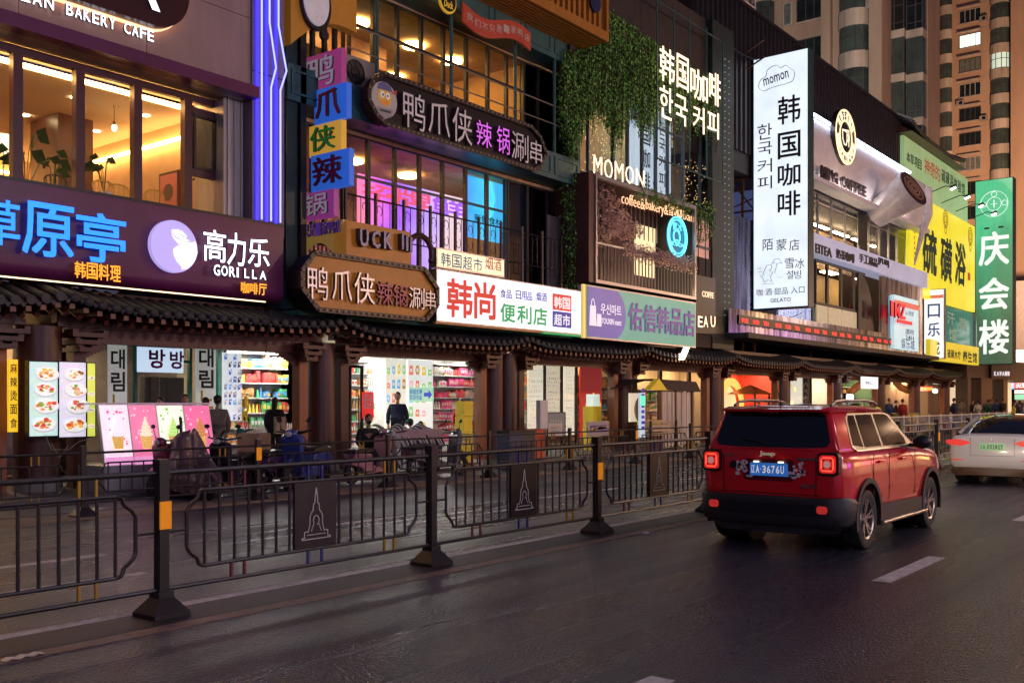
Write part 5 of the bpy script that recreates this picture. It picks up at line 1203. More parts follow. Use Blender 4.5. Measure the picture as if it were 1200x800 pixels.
# neon writing
nw = em('warm_neon', (1, .58, .32), 1.2); nww = em('warm_white_neon', (1, .70, .48), 1.8)
t = thing('café_neon_writing', 'warm neon line reading coffee&bakery&雪冰&bar under the box roof', 'neon sign', (28, 16.5, 8))
Yn = Yb + .12
for s_, pa, pb, ta, tb in (('coffee&', 728, 755.5, 225, 238), ('bakery&', 756.5, 782.5, 233, 248.5), ('雪冰&', 783, 800, 238.5, 252), ('bar', 800.5, 812, 247, 257)): ty(s_, pa, pb, ta, tb, Yn, nw, t, depth=.02, bold=-.012)
cy_ = em('ice_blue_neon', (.12, .75, 1.0), 2.0); x, z = at(797, 277, Yb); rx = (XW(808, Yb) - XW(786, Yb)) / 2; rz = (at(797, 254, Yb)[1] - at(797, 300, Yb)[1]) / 2
t = thing('round_neon_logo', 'ice blue round neon logo hanging at the right of the balcony box', 'neon sign', (x, Yb, z)); mb = MB()
for k in range(30):
    a, b = 2 * math.pi * k / 30, 2 * math.pi * (k + 1) / 30
    for f_ in (1, .86): mb.beam((x + rx * f_ * math.cos(a), Yb + .1, z + rz * f_ * math.sin(a)), (x + rx * f_ * math.cos(b), Yb + .1, z + rz * f_ * math.sin(b)), .045 if f_ == 1 else .03, .04, up=(0, 1, 0))
mb.build('ring', cy_, t); MB().prism(disc(x, z, rx * .98, rz * .98, 30), (0, Yb + .16, 0), UX, UZ, (0, .02, 0)).build('disc', em('dim_blue', (.01, .16, .28), .5), t)
text('雪冰', (x - rx * .5, Yb + .14, z + rz * .3), UX, UZ, rx, rz * .4, cy_, t, depth=.03, bold=.01); text('MOMON', (x - rx * .7, Yb + .14, z - rz * .5), UX, UZ, rx * 1.4, rz * .22, cy_, t, depth=.03)
mb = MB(); ring(mb, x, z + rz * .0, Yb + .14, rx * .3, rx * .38, .02, 14); mb.box((x - rx * .3, Yb + .12, z - rz * .2), (x + rx * .3, Yb + .14, z - rz * .16)); mb.build('cup_shape', cy_, t)
# blossoms
blos = mat('pale_pink_blossom', (.80, .56, .50), rough=.7, var=.3, vs=9); barkm = mat('dark_bark', (.05, .03, .02), rough=.9)
def petals(mb, c, rad, n, s, rnd):
    for _ in range(n):
        a, b, d = rnd.random() * 6.28, math.acos(rnd.uniform(-1, 1)), rnd.random() ** .4
        p = Vector((c[0] + rad[0] * d * math.sin(b) * math.cos(a), c[1] + rad[1] * d * math.sin(b) * math.sin(a), c[2] + rad[2] * d * math.cos(b)))
        u = Vector((rnd.uniform(-1, 1), rnd.uniform(-1, 1), rnd.uniform(-1, 1))).normalized() * s; v = u.orthogonal().normalized() * s
        mb.add([p - u, p - v * .7, p + u, p + v * .7], [(0, 1, 2, 3)])
r = random.Random(3)
x0_, z0_ = at(706, 290, 17.3); t = thing('blossom_tree', 'pink flowering artificial tree at the left inside the balcony box', 'tree', (x0_, 17.4, zb0 + .12))
MB().tube([(x0_, 17.4, zb0 + .12), (x0_ + .1, 17.4, zb0 + 1.2), (x0_ + .5, 17.4, zb0 + 2.2), (x0_ + 1.0, 17.3, zb0 + 2.7)], .06, 6).tube([(x0_ + .1, 17.4, zb0 + 1.2), (x0_ - .1, 17.3, zb0 + 2.6)], .045, 6).build('trunk', barkm, t)
mb = MB()
for dx, dz, rr2 in ((-.1, 3.0, .5), (.25, 2.75, .55), (.7, 2.5, .5), (1.1, 2.25, .45), (1.5, 2.0, .35), (0, 2.3, .5), (.5, 2.0, .4), (-.15, 1.6, .4), (1.9, 2.1, .3)): petals(mb, (x0_ + dx, 17.3, zb0 + dz), (rr2, .4, rr2), 260, .055, r)
mb.build('crown', blos, t, fix=False)
mb = MB()
for k in range(24): u = .12 + .86 * k / 24; petals(mb, (XW(735 + 75 * (k / 23), Yb), Yb - .02, zr1 - .05 + .1 * math.sin(k * 2.1)), (.26, .2, .26), 90, .045, r)
props(mb.build('blossom_garland', blos, None, fix=False), 'pale blossom garland lying along the balcony box railing', 'garland')
# neon name letters standing on the box
t = thing('standing_neon_letters', 'open outline neon letters reading MOMON standing on the balcony box', 'neon sign', (26.5, 16.9, zb1))
for k, ch in enumerate('MOMON'):
    pa = 695.5 + k * 12.4
    ty(ch, pa, pa + 9.6, 181 + k * 4.0, 205 + k * 3.0, 16.85, nww, t, name='letter', depth=.02, bold=-.012)
# big neon coffee sign
t = thing('coffee_neon_sign', 'large warm neon 韩国咖啡 above 한국커피 in front of the vines', 'neon sign', (31, 16.6, 10)); Yn = 16.55
warmn = em('warm_white_sign_neon', (1, .72, .50), 1.9)
for ch, pa, pb, ta, tb in (('韩', 773, 790, 52, 93), ('国', 793, 806.5, 62, 102), ('咖', 809, 829, 77, 113), ('啡', 831, 844, 82, 120), ('한', 773, 788, 98, 136), ('국', 791, 805, 109, 143), ('커', 812, 825, 121, 152), ('피', 829, 842, 127, 158)): ty(ch, pa, pb, ta, tb, Yn, warmn, t, name='letter', depth=.02, bold=.0)
mb = MB(); xa, xb_ = XW(770, 16.62), XW(847, 16.62)
for z in (9.85, 11.6, 13.3, 15.1): mb.beam((xa, 16.66, z), (xb_, 16.66, z), .04)
for p in (770, 790, 808, 828, 847): x = XW(p, 16.66); mb.beam((x, 16.66, 9.8), (x, 16.66, 15.3), .04)
mb.build('support_frame', mat('green_grey_steel', (.05, .12, .12), rough=.5), t)
# vines
vine_m = mat('vine_leaf', (.12, .34, .05), rough=.45, var=.5, vs=6); stemv = mat('vine_stem', (.05, .04, .02), rough=.9)
def vine(name_l, px0, px1, top, bot, Y, n, seed, leaves=60, jitter=.35, s=.06):
    rnd = random.Random(seed); lf = MB(); st = MB()
    for k in range(n):
        p = rnd.uniform(px0, px1); x = XW(p, Y); zt_ = at(p, top(p), Y)[1]; zb_ = at(p, bot(p) + rnd.gauss(0, 9), Y)[1]
        zt_ += rnd.uniform(-.2, .1); y0 = Y + rnd.uniform(0, jitter); px_, pz_ = x, zt_; sw = rnd.uniform(-.12, .12); L_ = max(.3, zt_ - zb_)
        st.tube([(x, y0, zt_), (x + sw, y0 - .05, zt_ - L_ * .5), (x + sw * .6, y0, zb_)], .008, 3)
        for j in range(int(leaves * L_ / 3)):
            u = rnd.random(); c = Vector((x + sw * math.sin(u * 2.4) + rnd.gauss(0, .05), y0 + rnd.uniform(-.09, .07), zt_ - L_ * u)); q = s * rnd.uniform(.6, 1.3)
            a = Vector((rnd.uniform(-1, 1), rnd.uniform(-.7, .3), rnd.uniform(-.6, -.1))).normalized() * q; b = a.cross(Vector((rnd.uniform(-.4, .4), 1, rnd.uniform(-.4, .4)))).normalized() * q * .55
            lf.add([c, c + a * .5 + b, c + a * 1.2, c + a * .5 - b], [(0, 1, 2, 3)])
    t = thing('hanging_vine', name_l, 'vine', (XW((px0 + px1) / 2, Y), Y, 10)); st.build('stems', stemv, t, fix=False, kind='stuff'); lf.build('leaves', vine_m, t, fix=False, kind='stuff')
def lerp(a, b, p0, p1): return lambda p: a + (b - a) * (p - p0) / (p1 - p0)
def pw(pts):
    def f(p):
        for (a, va), (b, vb) in zip(pts, pts[1:]):
            if p <= b: return va + (vb - va) * (p - a) / (b - a)
        return pts[-1][1]
    return f
MB().box((XW(668, 17.2), 17.2, 12.2), (XW(846, 17.2), 17.4, 16.0)).build('trellis_wall', brick_d, B3)
vine('dense curtain of green vines hanging above the café windows', 690, 770, pw([(690, 22), (715, 12), (745, 32), (770, 50)]), pw([(690, 122), (705, 132), (718, 138), (730, 172), (736, 125), (770, 145)]), 16.95, 340, 1, 66)
vine('vines hanging beside the teal building down to the balcony box', 663, 695, pw([(663, 62), (695, 50)]), pw([(663, 150), (676, 185), (690, 130), (695, 120)]), 17.1, 120, 2, 62)
vine('vines behind the neon coffee sign', 768, 846, pw([(768, 48), (846, 95)]), pw([(768, 128), (800, 140), (846, 158)]), 16.8, 150, 3, 50)
vine('vines trailing over the top right corner of the balcony box', 752, 815, pw([(752, 215), (815, 238)]), pw([(752, 222), (800, 238), (815, 246)]), 16.6, 60, 4, 100)
vine('clump of vines hanging right of the balcony box', 815, 840, pw([(815, 236), (840, 240)]), pw([(815, 262), (826, 285), (840, 262)]), 16.8, 36, 6, 80)
vine('thin line of vines down the seam beside the balcony box', 668, 687, pw([(668, 205), (687, 205)]), pw([(668, 360), (687, 385)]), 17.25, 46, 7, 30)
# mart sign
Yw = 16.4; x0, x1 = XW(687, Yw), XW(815.5, Yw); z1 = at(687, 333, Yw)[1]; z0 = at(687, 396, Yw)[1]
t = thing('mart_sign', 'lilac and green shop sign reading 佑信韩品店 under the balcony box', 'sign', (x0, Yw, z0))
MB().box((x0, Yw, z0), (x1, Yw + .3, z1)).build('case', steel, t)
grn = signface('sage_face', (.07, .33, .27), .7); lil = signface('lilac_face', (.09, .08, .36), .7)
MB().box((x0 + .05, Yw - .012, z0 + .05), (x1 - .05, Yw - .002, z1 - .05)).build('face', grn, t)
a = XW(728, Yw); cxx = XW(708, Yw); zc_ = (z0 + z1) / 2; hh = (z1 - z0) / 2 - .06; rad = XW(733, Yw) - cxx
pts = [(x0 + .06, z0 + .06), (cxx, z0 + .06)] + [(cxx + rad * math.cos(q) * 1.0, zc_ + hh * 1.25 * math.sin(q)) for q in [math.radians(-53 + 106 * i / 12) for i in range(13)]] + [(cxx, z1 - .06), (x0 + .06, z1 - .06)]
MB().prism(pts, (0, Yw - .016, 0), UX, UZ, (0, -.004, 0)).build('lilac_field', lil, t)
pv = mat('violet_letters', (.10, .05, .32), rough=.35, emit=.25, ecol=(.2, .08, .6)); wl = em('pale_white_print', (.8, .75, .85), .75)
tchars('佑信韩品店', 735.5, 814, 354, 386, Yw - .013, pv, t, gap=.1, depth=.03, bold=.04)
ty('우신마트', 704, 728, 355, 367.5, Yw - .021, wl, t, depth=.006, bold=.015); ty('YOUXIN mart', 704.5, 728, 372, 379, Yw - .021, wl, t, depth=.006, bold=.015)
x, z = at(696, 368, Yw); mb = MB(); mb.prism([(x - .28, z - .35), (x + .10, z - .35), (x + .06, z + .25), (x - .24, z + .25)], (0, Yw - .021, 0), UX, UZ, (0, -.006, 0)); mb.prism([(x + .12, z - .35), (x + .38, z - .35), (x + .36, z + .02), (x + .14, z + .02)], (0, Yw - .021, 0), UX, UZ, (0, -.006, 0))
for k in range(8):
    a_, b_ = math.pi * k / 8, math.pi * (k + 1) / 8; mb.beam((x - .09 + .09 * math.cos(a_), Yw - .024, z + .25 + .2 * math.sin(a_)), (x - .09 + .09 * math.cos(b_), Yw - .024, z + .25 + .2 * math.sin(b_)), .03, .006, up=(0, 1, 0))
mb.build('bag_logo', wl, t)
MB().box((x0 - .12, Yw + .02, z0), (x0 - .005, Yw + .1, z1)).build('yellow_end', em('yellow_end', (1, .7, .2), .7), t)
# spotlight below the sign
x, z = at(801, 410, 16.6); t = thing('eave_floodlight', 'glaring floodlight clamped under the right end of the lilac sign', 'floodlight', (x, 16.6, z))
MB().beam((x - .35, 16.5, z - .28), (x + .25, 16.6, z + .22), .2, .16).build('lit_face', em('flood', (1, .78, .55), 14), t); MB().beam((x - .3, 16.64, z - .2), (x + .32, 16.74, z + .3), .24, .2).build('housing', black, t)
# small dark shop front right of the mart sign
Yw = 17.0; x0, x1 = XW(815, Yw), XW(853, Yw)
MB().box((x0, Yw, 3.7), (XW(834, 17.0) - .02, Yw + .1, 7.0)).build('lower_panel', brick_d, B3)
t = thing('letter_sign', 'glowing letters COFFE above EAU on the dark wall right of the lilac sign', 'sign', (x0, Yw, 4.5))
ty('COFFE', 822.5, 836, 340.5, 347.5, Yw - .16, em('small_sign_glow', (1, .7, .45), 1.1), t, depth=.02, bold=.01)
for ch, pa in (('E', 817), ('A', 823.5), ('U', 832)): ty(ch, pa, pa + 5.5, 370, 383, Yw - .16, nww, t, name='letter', depth=.03, bold=.01)
MB().box((XW(816, 16.9), 16.9, 4.2), (XW(838.5, 16.9), 16.98, 6.3)).build('backboard', black, t)
xx0, xx1 = XW(816, 17.1), XW(831, 17.1); 
t = thing('side_window', 'lit window with reddish posters right of the balcony box', 'window', (xx0, 17.1, 6.2)); mb = MB()
MB().box((xx0, 17.1, 6.4), (xx1, 17.15, 8.4)).build('pane', em('pink_window', (.75, .38, .30), .42), t)
for z in (6.35, 7.35, 8.4): mb.box((xx0 - .05, 17.02, z), (xx1 + .05, 17.09, z + .08))
for x in (xx0 - .05, (xx0 + xx1) / 2, xx1): mb.box((x, 17.0, 6.35), (x + .07, 17.019, 8.48))
mb.build('frame', bluef, t)

# ================================================================ the tall white blade sign and its truss
XM = 38.3
yl_, zt_ = atx(883, 68, XM); yr_, zt2 = atx(947, 60, XM); zbm = atx(947, 358, XM)[1]; ztm = (zt_ + zt2) / 2
t = thing('tall_blade_sign', 'tall white lit blade sign with a cloud logo and 韩国咖啡 lettering', 'sign', (XM, yl_, zbm))
MB().box((XM, yr_ - .02, zbm - .05), (XM + .55, yl_ + .02, ztm + .05)).build('case', mat('dark_green_case', (.015, .05, .045), rough=.4), t)
MB().box((XM - .015, yr_ + .02, zbm), (XM - .003, yl_ - .02, ztm)).build('face', signface('cool_white_face', (.80, .90, 1.0), 1.0), t)
ink = mat('brown_ink', (.05, .03, .035), rough=.5)
def tx(body, pa, pb, ya, yb2, m_, name='letter', bold=.02, keep=False, **kw):
    y0, za = atx(pa, ya, XM); y1, _ = atx(pb, ya, XM); zb_ = atx(pa, yb2, XM)[1]
    return text(body, (XM - .018, y0, zb_), UM, UZ, y0 - y1, za - zb_, m_, t, name=name, depth=.006, bold=bold, keep=keep)
for ch, ya, yb2 in (('韩', 115, 147), ('国', 157, 187), ('咖', 194, 219), ('啡', 226, 254)): tx(ch, 912, 938, ya, yb2, ink, bold=.02)
for ch, ya, yb2 in (('한', 147, 165), ('국', 168, 183), ('커', 188, 204), ('피', 208, 223)): tx(ch, 888, 905, ya, yb2, ink, bold=.0)
for ch, pa in (('陌', 894), ('蒙', 910), ('店', 925)): tx(ch, pa, pa + 12, 281, 294, ink, bold=.0)
for ch, pa in (('雪', 920), ('冰', 932)): tx(ch, pa, pa + 11, 303, 315, ink, bold=.0)
for ch, pa in (('설', 922), ('빙', 931)): tx(ch, pa, pa + 8, 317, 327, ink, bold=-.003)
tx('咖·酒·甜品 入口', 887, 943, 339, 347, ink, name='lettering', bold=-.002); tx('GELATO', 903, 927, 350, 354.5, ink, name='lettering', bold=.01)
tmp = thing  # cloud outline
mb = MB()
cl = [(890, 98), (890, 104), (896, 107), (905, 103), (926, 97), (931, 91), (931, 84), (926, 80), (921, 77), (915, 80), (911, 77), (904, 79), (899, 84), (898, 90), (893, 93), (890, 98)]
cl2 = []
for k in range(len(cl) - 1):
    p0, p1, p2, p3 = cl[(k - 1) % 15], cl[k], cl[k + 1], cl[(k + 2) % 15]
    for u in (0, .33, .66): cl2.append(tuple(.5 * (2 * p1[j] + (p2[j] - p0[j]) * u + (2 * p0[j] - 5 * p1[j] + 4 * p2[j] - p3[j]) * u * u + (3 * p1[j] - p0[j] - 3 * p2[j] + p3[j]) * u ** 3) for j in (0, 1)))
cl2.append(cl2[0])
for a, b in zip(cl2, cl2[1:]):
    ya, za = atx(a[0], a[1], XM); yb3, zb3 = atx(b[0], b[1], XM); mb.beam((XM - .022, ya, za), (XM - .022, yb3, zb3), .01, .055, up=(1, 0, 0))
mb.build('cloud_outline', ink, t)
y0, za = atx(895.5, 100, XM); y1, zc2 = atx(926, 89, XM)
w_ = y0 - y1; d_ = Vector((0, -w_, zc2 - za)).normalized(); text('momon', (XM - .018, y0, za - .05), tuple(d_), tuple(Vector((0, d_.z, -d_.y)) if -d_.y > 0 else UZ), w_ * .97, .30, ink, t, depth=.006, bold=.008)
# little doodle: figure with umbrella
mb = MB()
def dpx(pts, wd=.03):
    for a, b in zip(pts, pts[1:]):
        ya, za = atx(a[0], a[1], XM); yb3, zb3 = atx(b[0], b[1], XM); mb.beam((XM - .022, ya, za), (XM - .022, yb3, zb3), .01, wd, up=(1, 0, 0))
dpx([(905, 309), (908, 304), (913, 303), (917, 309), (914, 308), (911, 309), (908, 308), (905, 309)]); dpx([(911, 309), (908, 320)]); dpx([(894, 324), (896, 317), (899, 311), (904, 310), (905, 314), (902, 317), (906, 319), (903, 324), (905, 330), (900, 328), (896, 331), (894, 326), (891, 323)]); dpx([(888, 315), (893, 314)]); dpx([(889, 319), (893, 318)]); dpx([(893, 333), (908, 332)]); dpx([(912, 325), (914, 325)]); dpx([(915, 325), (917, 325)])
mb.build('drawn_figure', ink, t)
rust = mat('rusty_truss', (.16, .06, .025), rough=.7, var=.4, vs=5)
t = thing('sign_truss', 'rusty lattice truss holding the tall white blade sign', 'truss', (XM + .3, yl_ + 1, 3.5)); mb = MB()
ya, yb2_ = yl_ + .1, atx(857, 100, XM + .3)[0]; xa = XM + .3
for y in (ya, (ya + yb2_) / 2, yb2_): mb.beam((xa, y, 3.8), (xa, y, 15.8), .10)
for k in range(9): z = 4.2 + k * 1.35; mb.beam((xa, ya, z), (xa, yb2_, z), .07); mb.beam((xa, ya, z), (xa, yb2_, z + 1.35), .05); mb.beam((xa + .5, ya, z + .7), (xa, yb2_, z + .2), .05)
mb.build('lattice', rust, t)
mb = MB()
for z in (15.9, 15.2): mb.beam((xa, yb2_, z), (xa - 1.2, yb2_ - 2.0, z + .2), .05)
mb.beam((xa, ya, 15.8), (xa - 2.5, yb2_ + 1, 16.2), .06); mb.beam((xa - .2, ya, 5.4), (xa - 4.0, ya + .6, 3.9), .05); mb.build('stay_bars', rust, t)
# blue mirrored boards seen behind the truss
mb = MB(); o = mb.box((41.0, 17.4, 4.5), (41.06, 19.6, 13.2)).build('reflective_board', mat('mirror_blue', (.25, .38, .75), rough=.15, metal=.8, emit=.12, ecol=(.3, .4, 1)), label='blue reflective board standing behind the rusty truss', cat='board')

# ================================================================ corrugated dark storey above
corr = mat('dark_corrugated_steel', (.020, .013, .014), rough=.45, metal=.3, var=.2)
t = thing('corrugated_wall', 'black corrugated metal storey rising above the silver coffee shop', 'wall', (34, 17.5, 12))
def corrug(x0, x1, z0, z1, Y, pitch=.42, d=.10):
    mb = MB(); n = int((x1 - x0) / pitch); pts = []
    for k in range(n):
        a = x0 + k * pitch; pts += [(a, Y), (a + pitch * .35, Y), (a + pitch * .5, Y - d), (a + pitch * .85, Y - d)]
    pts.append((x1, Y)); m = len(pts); vs = [(x, y, z0) for x, y in pts] + [(x, y, z1) for x, y in pts]
    mb.add(vs, [(k, k + 1, m + k + 1, m + k) for k in range(m - 1)]); return mb
x0 = 33.3; x1 = XW(1057, 17.5); ztop = at(1000, 110, 17.5)[1]
ct = corrug(x0, x1, 11.8, 17.7, 17.5); ct.build('cladding', corr, t, fix=False); MB().box((x0, 17.52, 11), (x1, 24, 17.68)).build('core', brick_d, t)
MB().box((x0, 17.3, 17.71), (x1, 17.8, 17.82)).build('cap', corr, t)
MB().box((27.2, 18.2, 13.8), (33.25, 24, 17.2)).build('dark_penthouse', mat('grime_wall', (.10, .08, .09), rough=.8), label='grimy pale wall between the vines and the corrugated storey', cat='wall')
MB().box((29.9, 17.4, 13.8), (30.6, 18.15, 17.9)).build('chimney', mat('oxide_red_metal', (.085, .025, .02)), label='reddish chimney stack above the vines', cat='chimney')
wr = thing('roof_railing', 'white pipe railing on the roof at the top centre', 'railing', (37, 18, 17.8)); mb = MB(); xr0, xr1 = XW(852, 18), XW(885, 18)
for z in (19.4, 19.0, 18.5): mb.beam((xr0 - 3, 18, z), (xr1, 18, z), .05)
for k in range(7): x = xr1 - k * 1.1; mb.beam((x, 18, 17.83), (x, 18, 19.4), .05)
mb.beam((xr1, 18, 19.4), (xr1, 20.5, 19.4), .05); mb.beam((xr1, 18, 18.6), (xr1, 20.5, 18.6), .05); mb.build('rails', white_p, wr)

# ================================================================ building 4: silver coffee shop
B4 = thing('silver_coffee_building', 'silver coffee shop with curved fascia, glazed storey and mirrored lower band', 'building', (42, 17, 4.3))
silver = mat('silver_composite_panel', (.72, .74, .90), rough=.4, metal=.0, var=.08)
Y4 = 16.8; xa, xb = XW(953, Y4) - 2.5, XW(1083, Y4)
zf1, zf0 = at(953, 140, Y4)[1], at(955, 216, Y4)[1]
# bowed fascia
prof = []
for k in range(9): u = k / 8; prof.append((Y4 + .0 - .35 * math.sin(math.pi * u * .9), zf0 + (zf1 - zf0) * u))
mb = MB(); vs = [(xa, y, z) for y, z in prof] + [(xb, y, z) for y, z in prof] ; n = 9
mb.add(vs, [(k, k + 1, n + k + 1, n + k) for k in range(8)]); mb.build('fascia', silver, B4, smooth=True)
MB().box((xa, Y4 + .02, zf0), (xb, 17.4, zf1 - .01)).build('fascia_core', silver, B4)
MB().cyl((xa, Y4 - .2, zf1 + .08), (xb - 3.5, Y4 - .2, zf1 + .08), .07, n=10).build('top_light_pipe', em('cool_pipe_light', (.72, .80, 1), 9), B4, smooth=True)
MB().box((xa, Y4 - .6, zf0 - .12), (xb - 1, Y4 + .2, zf0 - .04)).box((xa, Y4 - .6, zf0 - .039), (xb - 1, Y4 - .57, zf0 + .07)).build('lower_lip', silver, B4)
MB().box((xa + .1, Y4 - .5, zf0 - .02 + 0), (xa + .2, Y4 - .4, zf0 + .02)).build('end_bracket', silver, B4)
assumed_uplight = em('uplight_glow', (1, .80, .62), 60)
MB().box((XW(958, Y4), Y4 - .54, zf0 - .03), (XW(1056, Y4), Y4 - .46, zf0 - .0)).build('assumed_uplight', assumed_uplight, B4)  # hidden strip light, assumed from the warm glow low on the fascia
dkl = mat('dark_brown_letter', (.035, .018, .016), rough=.4)
t = thing('coffee_name_letters', 'dark raised letters reading MING COFFEE on the silver fascia', 'sign', (43, 16.4, 12))
tot = 'MING COFFEE'; cells = [(961, 4.7), (966.5, 1.8), (969.5, 4.4), (975, 5), (984, 4.6), (989, 4.5), (994, 4), (998.5, 4), (1003, 3.8), (1007.2, 3.6)]
for k, ch in enumerate('MINGCOFFEE'):
    p, w_ = cells[k]; ty(ch, p + (k > 3) * (k - 4) * .45, p + w_ + (k > 3) * (k - 4) * .45, 193.5 + (p - 961) * .52, 208.5 + (p - 961) * .47, Y4 - .38, dkl, t, name='letter', depth=.1, bold=.03)
# round emblem
cx, cz = at(991, 161, 16.3); rx = (XW(1003, 16.3) - XW(979.5, 16.3)) / 2; rz = (at(991, 129, 16.3)[1] - at(991, 193, 16.3)[1]) / 2
t = thing('round_coffee_emblem', 'round gold rimmed emblem with a cup above the silver fascia', 'sign', (cx, 16.3, cz))
MB().prism(disc(cx, cz, rx, rz, 36), (0, 16.3, 0), UX, UZ, (0, .25, 0)).build('disc', mat('coffee_black', (.02, .012, .01), rough=.3), t)
gl = em('gold_edge_light', (1, .72, .38), 1.5); mb = MB()
for f0, f1 in ((.94, 1.0), (.56, .62)):
    for k in range(36):
        a, b = 2 * math.pi * k / 36, 2 * math.pi * (k + 1) / 36; q = lambda f, a_: (cx + rx * f * math.cos(a_), cz + rz * f * math.sin(a_)); mb.prism([q(f0, a), q(f1, a), q(f1, b), q(f0, b)], (0, 16.297, 0), UX, UZ, (0, -.03, 0))
mb.build('ring', gl, t); cream_l = em('cream_letter', (1, .85, .6), 1.1)
def around(s_, a0, da, flip=1):
    for k, ch in enumerate(s_):
        a = math.radians(a0 + da * k); c = Vector((cx + rx * .78 * math.cos(a), 16.296, cz + rz * .78 * math.sin(a))); tn = Vector((math.sin(a) * rx, 0, -math.cos(a) * rz)).normalized() * flip; nn = Vector((-tn.z, 0, tn.x))
        h_ = .42; w2 = .30; text(ch, tuple(c - tn * w2 / 2 - nn * h_ / 2), tuple(tn), tuple(nn), w2, h_, cream_l, t, name='letter', depth=.015, bold=.02)
around('茗·手作咖啡', 145, -22); around('MING COFFEE'.replace(' ', ''), 190, 17.5, -1)
mb = MB(); P2 = lambda a, b: (cx + rx * a, cz + rz * b)
for pts in ([(-.32, .22), (.12, .22)], [(-.32, .22), (-.30, -.1), (-.15, -.28), (.05, -.28), (.12, -.1), (.12, .22)], [(.12, .12), (.3, .1), (.3, -.08), (.1, -.1)], [(.3, .3), (.3, -.3)], [(-.2, .22), (.3, .3)]):
    for a, b in zip(pts, pts[1:]): a, b = P2(*a), P2(*b); mb.beam((a[0], 16.29, a[1]), (b[0], 16.29, b[1]), .06, .02, up=(0, 1, 0))
mb.build('cup_drawing', cream_l, t)
# giant pouring cup
t = thing('giant_coffee_cup', 'giant white cup model tipping latte at the right end of the silver fascia', 'sculpture', (58, 16, 12))
c = Vector((at(1070, 221, 14.7)[0], 14.7, at(1070, 221, 14.7)[1])); ax = Vector((.15, .85, -.45)).normalized()
e_ = c + ax * 2.3; MB().cyl(c, e_, 1.0, .68, n=28).build('cup', mat('glossy_white_cup', (.75, .72, .76), rough=.25, coat=.4), t, smooth=True)
nn = -ax; u_ = nn.orthogonal().normalized(); v_ = nn.cross(u_)
MB().prism(disc(0, 0, .98, n=28), tuple(c + nn * .01), tuple(u_), tuple(v_), tuple(nn * .03)).build('coffee', mat('coffee_brown', (.06, .02, .012), rough=.3), t)
mb = MB(); 
for r0_, r1_ in ((.15, .24), (.36, .46), (.6, .68)):
    for k in range(20):
        a, b = 2 * math.pi * k / 20, 2 * math.pi * (k + 1) / 20
        if k in (3, 13): continue
        mb.prism([(r0_ * math.cos(a), r0_ * math.sin(a) * 1.1), (r1_ * math.cos(a), r1_ * math.sin(a) * 1.1), (r1_ * math.cos(b), r1_ * math.sin(b) * 1.1), (r0_ * math.cos(b), r0_ * math.sin(b) * 1.1)], tuple(c + nn * .045), tuple(u_), tuple(v_), tuple(nn * .01))
mb.build('latte_swirl', mat('milk_tan', (.45, .3, .2), rough=.4), t)
x, z = at(1078, 225, 16.2); mb = MB(); pts = [(x + .6, 15.9, z + .3), (x + .5, 15.9, z - 1.2), (x - .4, 16.0, z - 2.5), (x - 1.4, 16.1, z - 4.2)]; rs = [.2, .25, .15, .05]
for k in range(3): mb.cyl(pts[k], pts[k + 1], rs[k], rs[k + 1], n=14)
mb.build('pouring_milk', mat('glossy_white_cup', (.55, .53, .56)), t, smooth=True)
# glazed storey
YG4 = 17.2; zb_ = at(955, 286, YG4)[1]
MB().box((XW(940, YG4), YG4 + 3, zb_), (XW(1065, YG4), YG4 + 3.1, zf0)).build('inner_back_wall', mat('coffee_wall', (.7, .48, .26), rough=.6, var=.5, vs=1), B4)
MB().box((XW(940, YG4), YG4, zf0 - .2), (XW(1065, YG4), YG4 + 3, zf0 - .1)).build('ceiling', mat('cool_ceiling', (.45, .48, .55), rough=.25, metal=.4), B4)
windows([940, 958, 974, 990, 1006, 1018, 1030, 1041, 1051, 1062], zb_, zf0 - .12, YG4, B4, steel, clear, transom=zb_ + (zf0 - zb_) * .78)
lampm = em('amber_globe', (1, .55, .15), 3)
for k, (p, y_) in enumerate(((964, 245), (992, 256), (1020, 266))):
    x, z = at(p, y_, 18.5); o = thing('globe_lamp', ['large amber globe lamp at the left of the coffee shop glazing', 'middle amber globe lamp in the coffee shop', 'right amber globe lamp in the coffee shop'][k], 'lamp', (x, 18.5, z)); MB().ell((x, 18.5, z), (.34, .34, .34), 14, 10).build('globe', lampm, o, smooth=True); MB().cyl((x, 18.5, z + .34), (x, 18.5, zf0 - .2), .015, n=5).build('cord', black, o)
for x in (43, 46, 49, 52, 55, 58): MB().box((x, 18.9, zf0 - .8), (x + 2.2, 19.1, zf0 - .74)).build('ceiling_light', lamp_y, B4)
a, b = XW(1006, YG4 - .1), XW(1016, YG4 - .1); MB().box((a, YG4 - .12, zb_ + .6), (b, YG4 - .08, zb_ + 2.3)).build('dark_banner', black, label='dark hanging banner in the coffee shop glazing', cat='banner')
# lower fascia strip with letters
zs1, zs0 = at(955, 277, Y4)[1], at(955, 300, Y4)[1]
MB().box((XW(935, Y4), Y4 - .35, zs0), (XW(1079.5, Y4), YG4 + .2, zs1)).build('strip_fascia', signface('self_glowing_pale_strip', (.42, .43, .60), .6), B4)  # strip glows by itself; the light on it is put into its material
t = thing('strip_letters', 'row of dark letters along the pale strip fascia', 'sign', (43, 16.4, 8.6)); Ym = Y4 - .352
ty('EITEA', 955, 974, 285, 296, Ym, dkl, t, depth=.05, bold=.02)
tchars('奶茶咖啡', 979, 1001, 291, 302, Ym, dkl, t, depth=.05, bold=.03); tchars('手工甜品', 1006, 1028, 296.5, 306.5, Ym, dkl, t, depth=.05, bold=.03); ty('[PUB]', 1029, 1041, 301.5, 310, Ym, dkl, t, depth=.05, bold=.02)
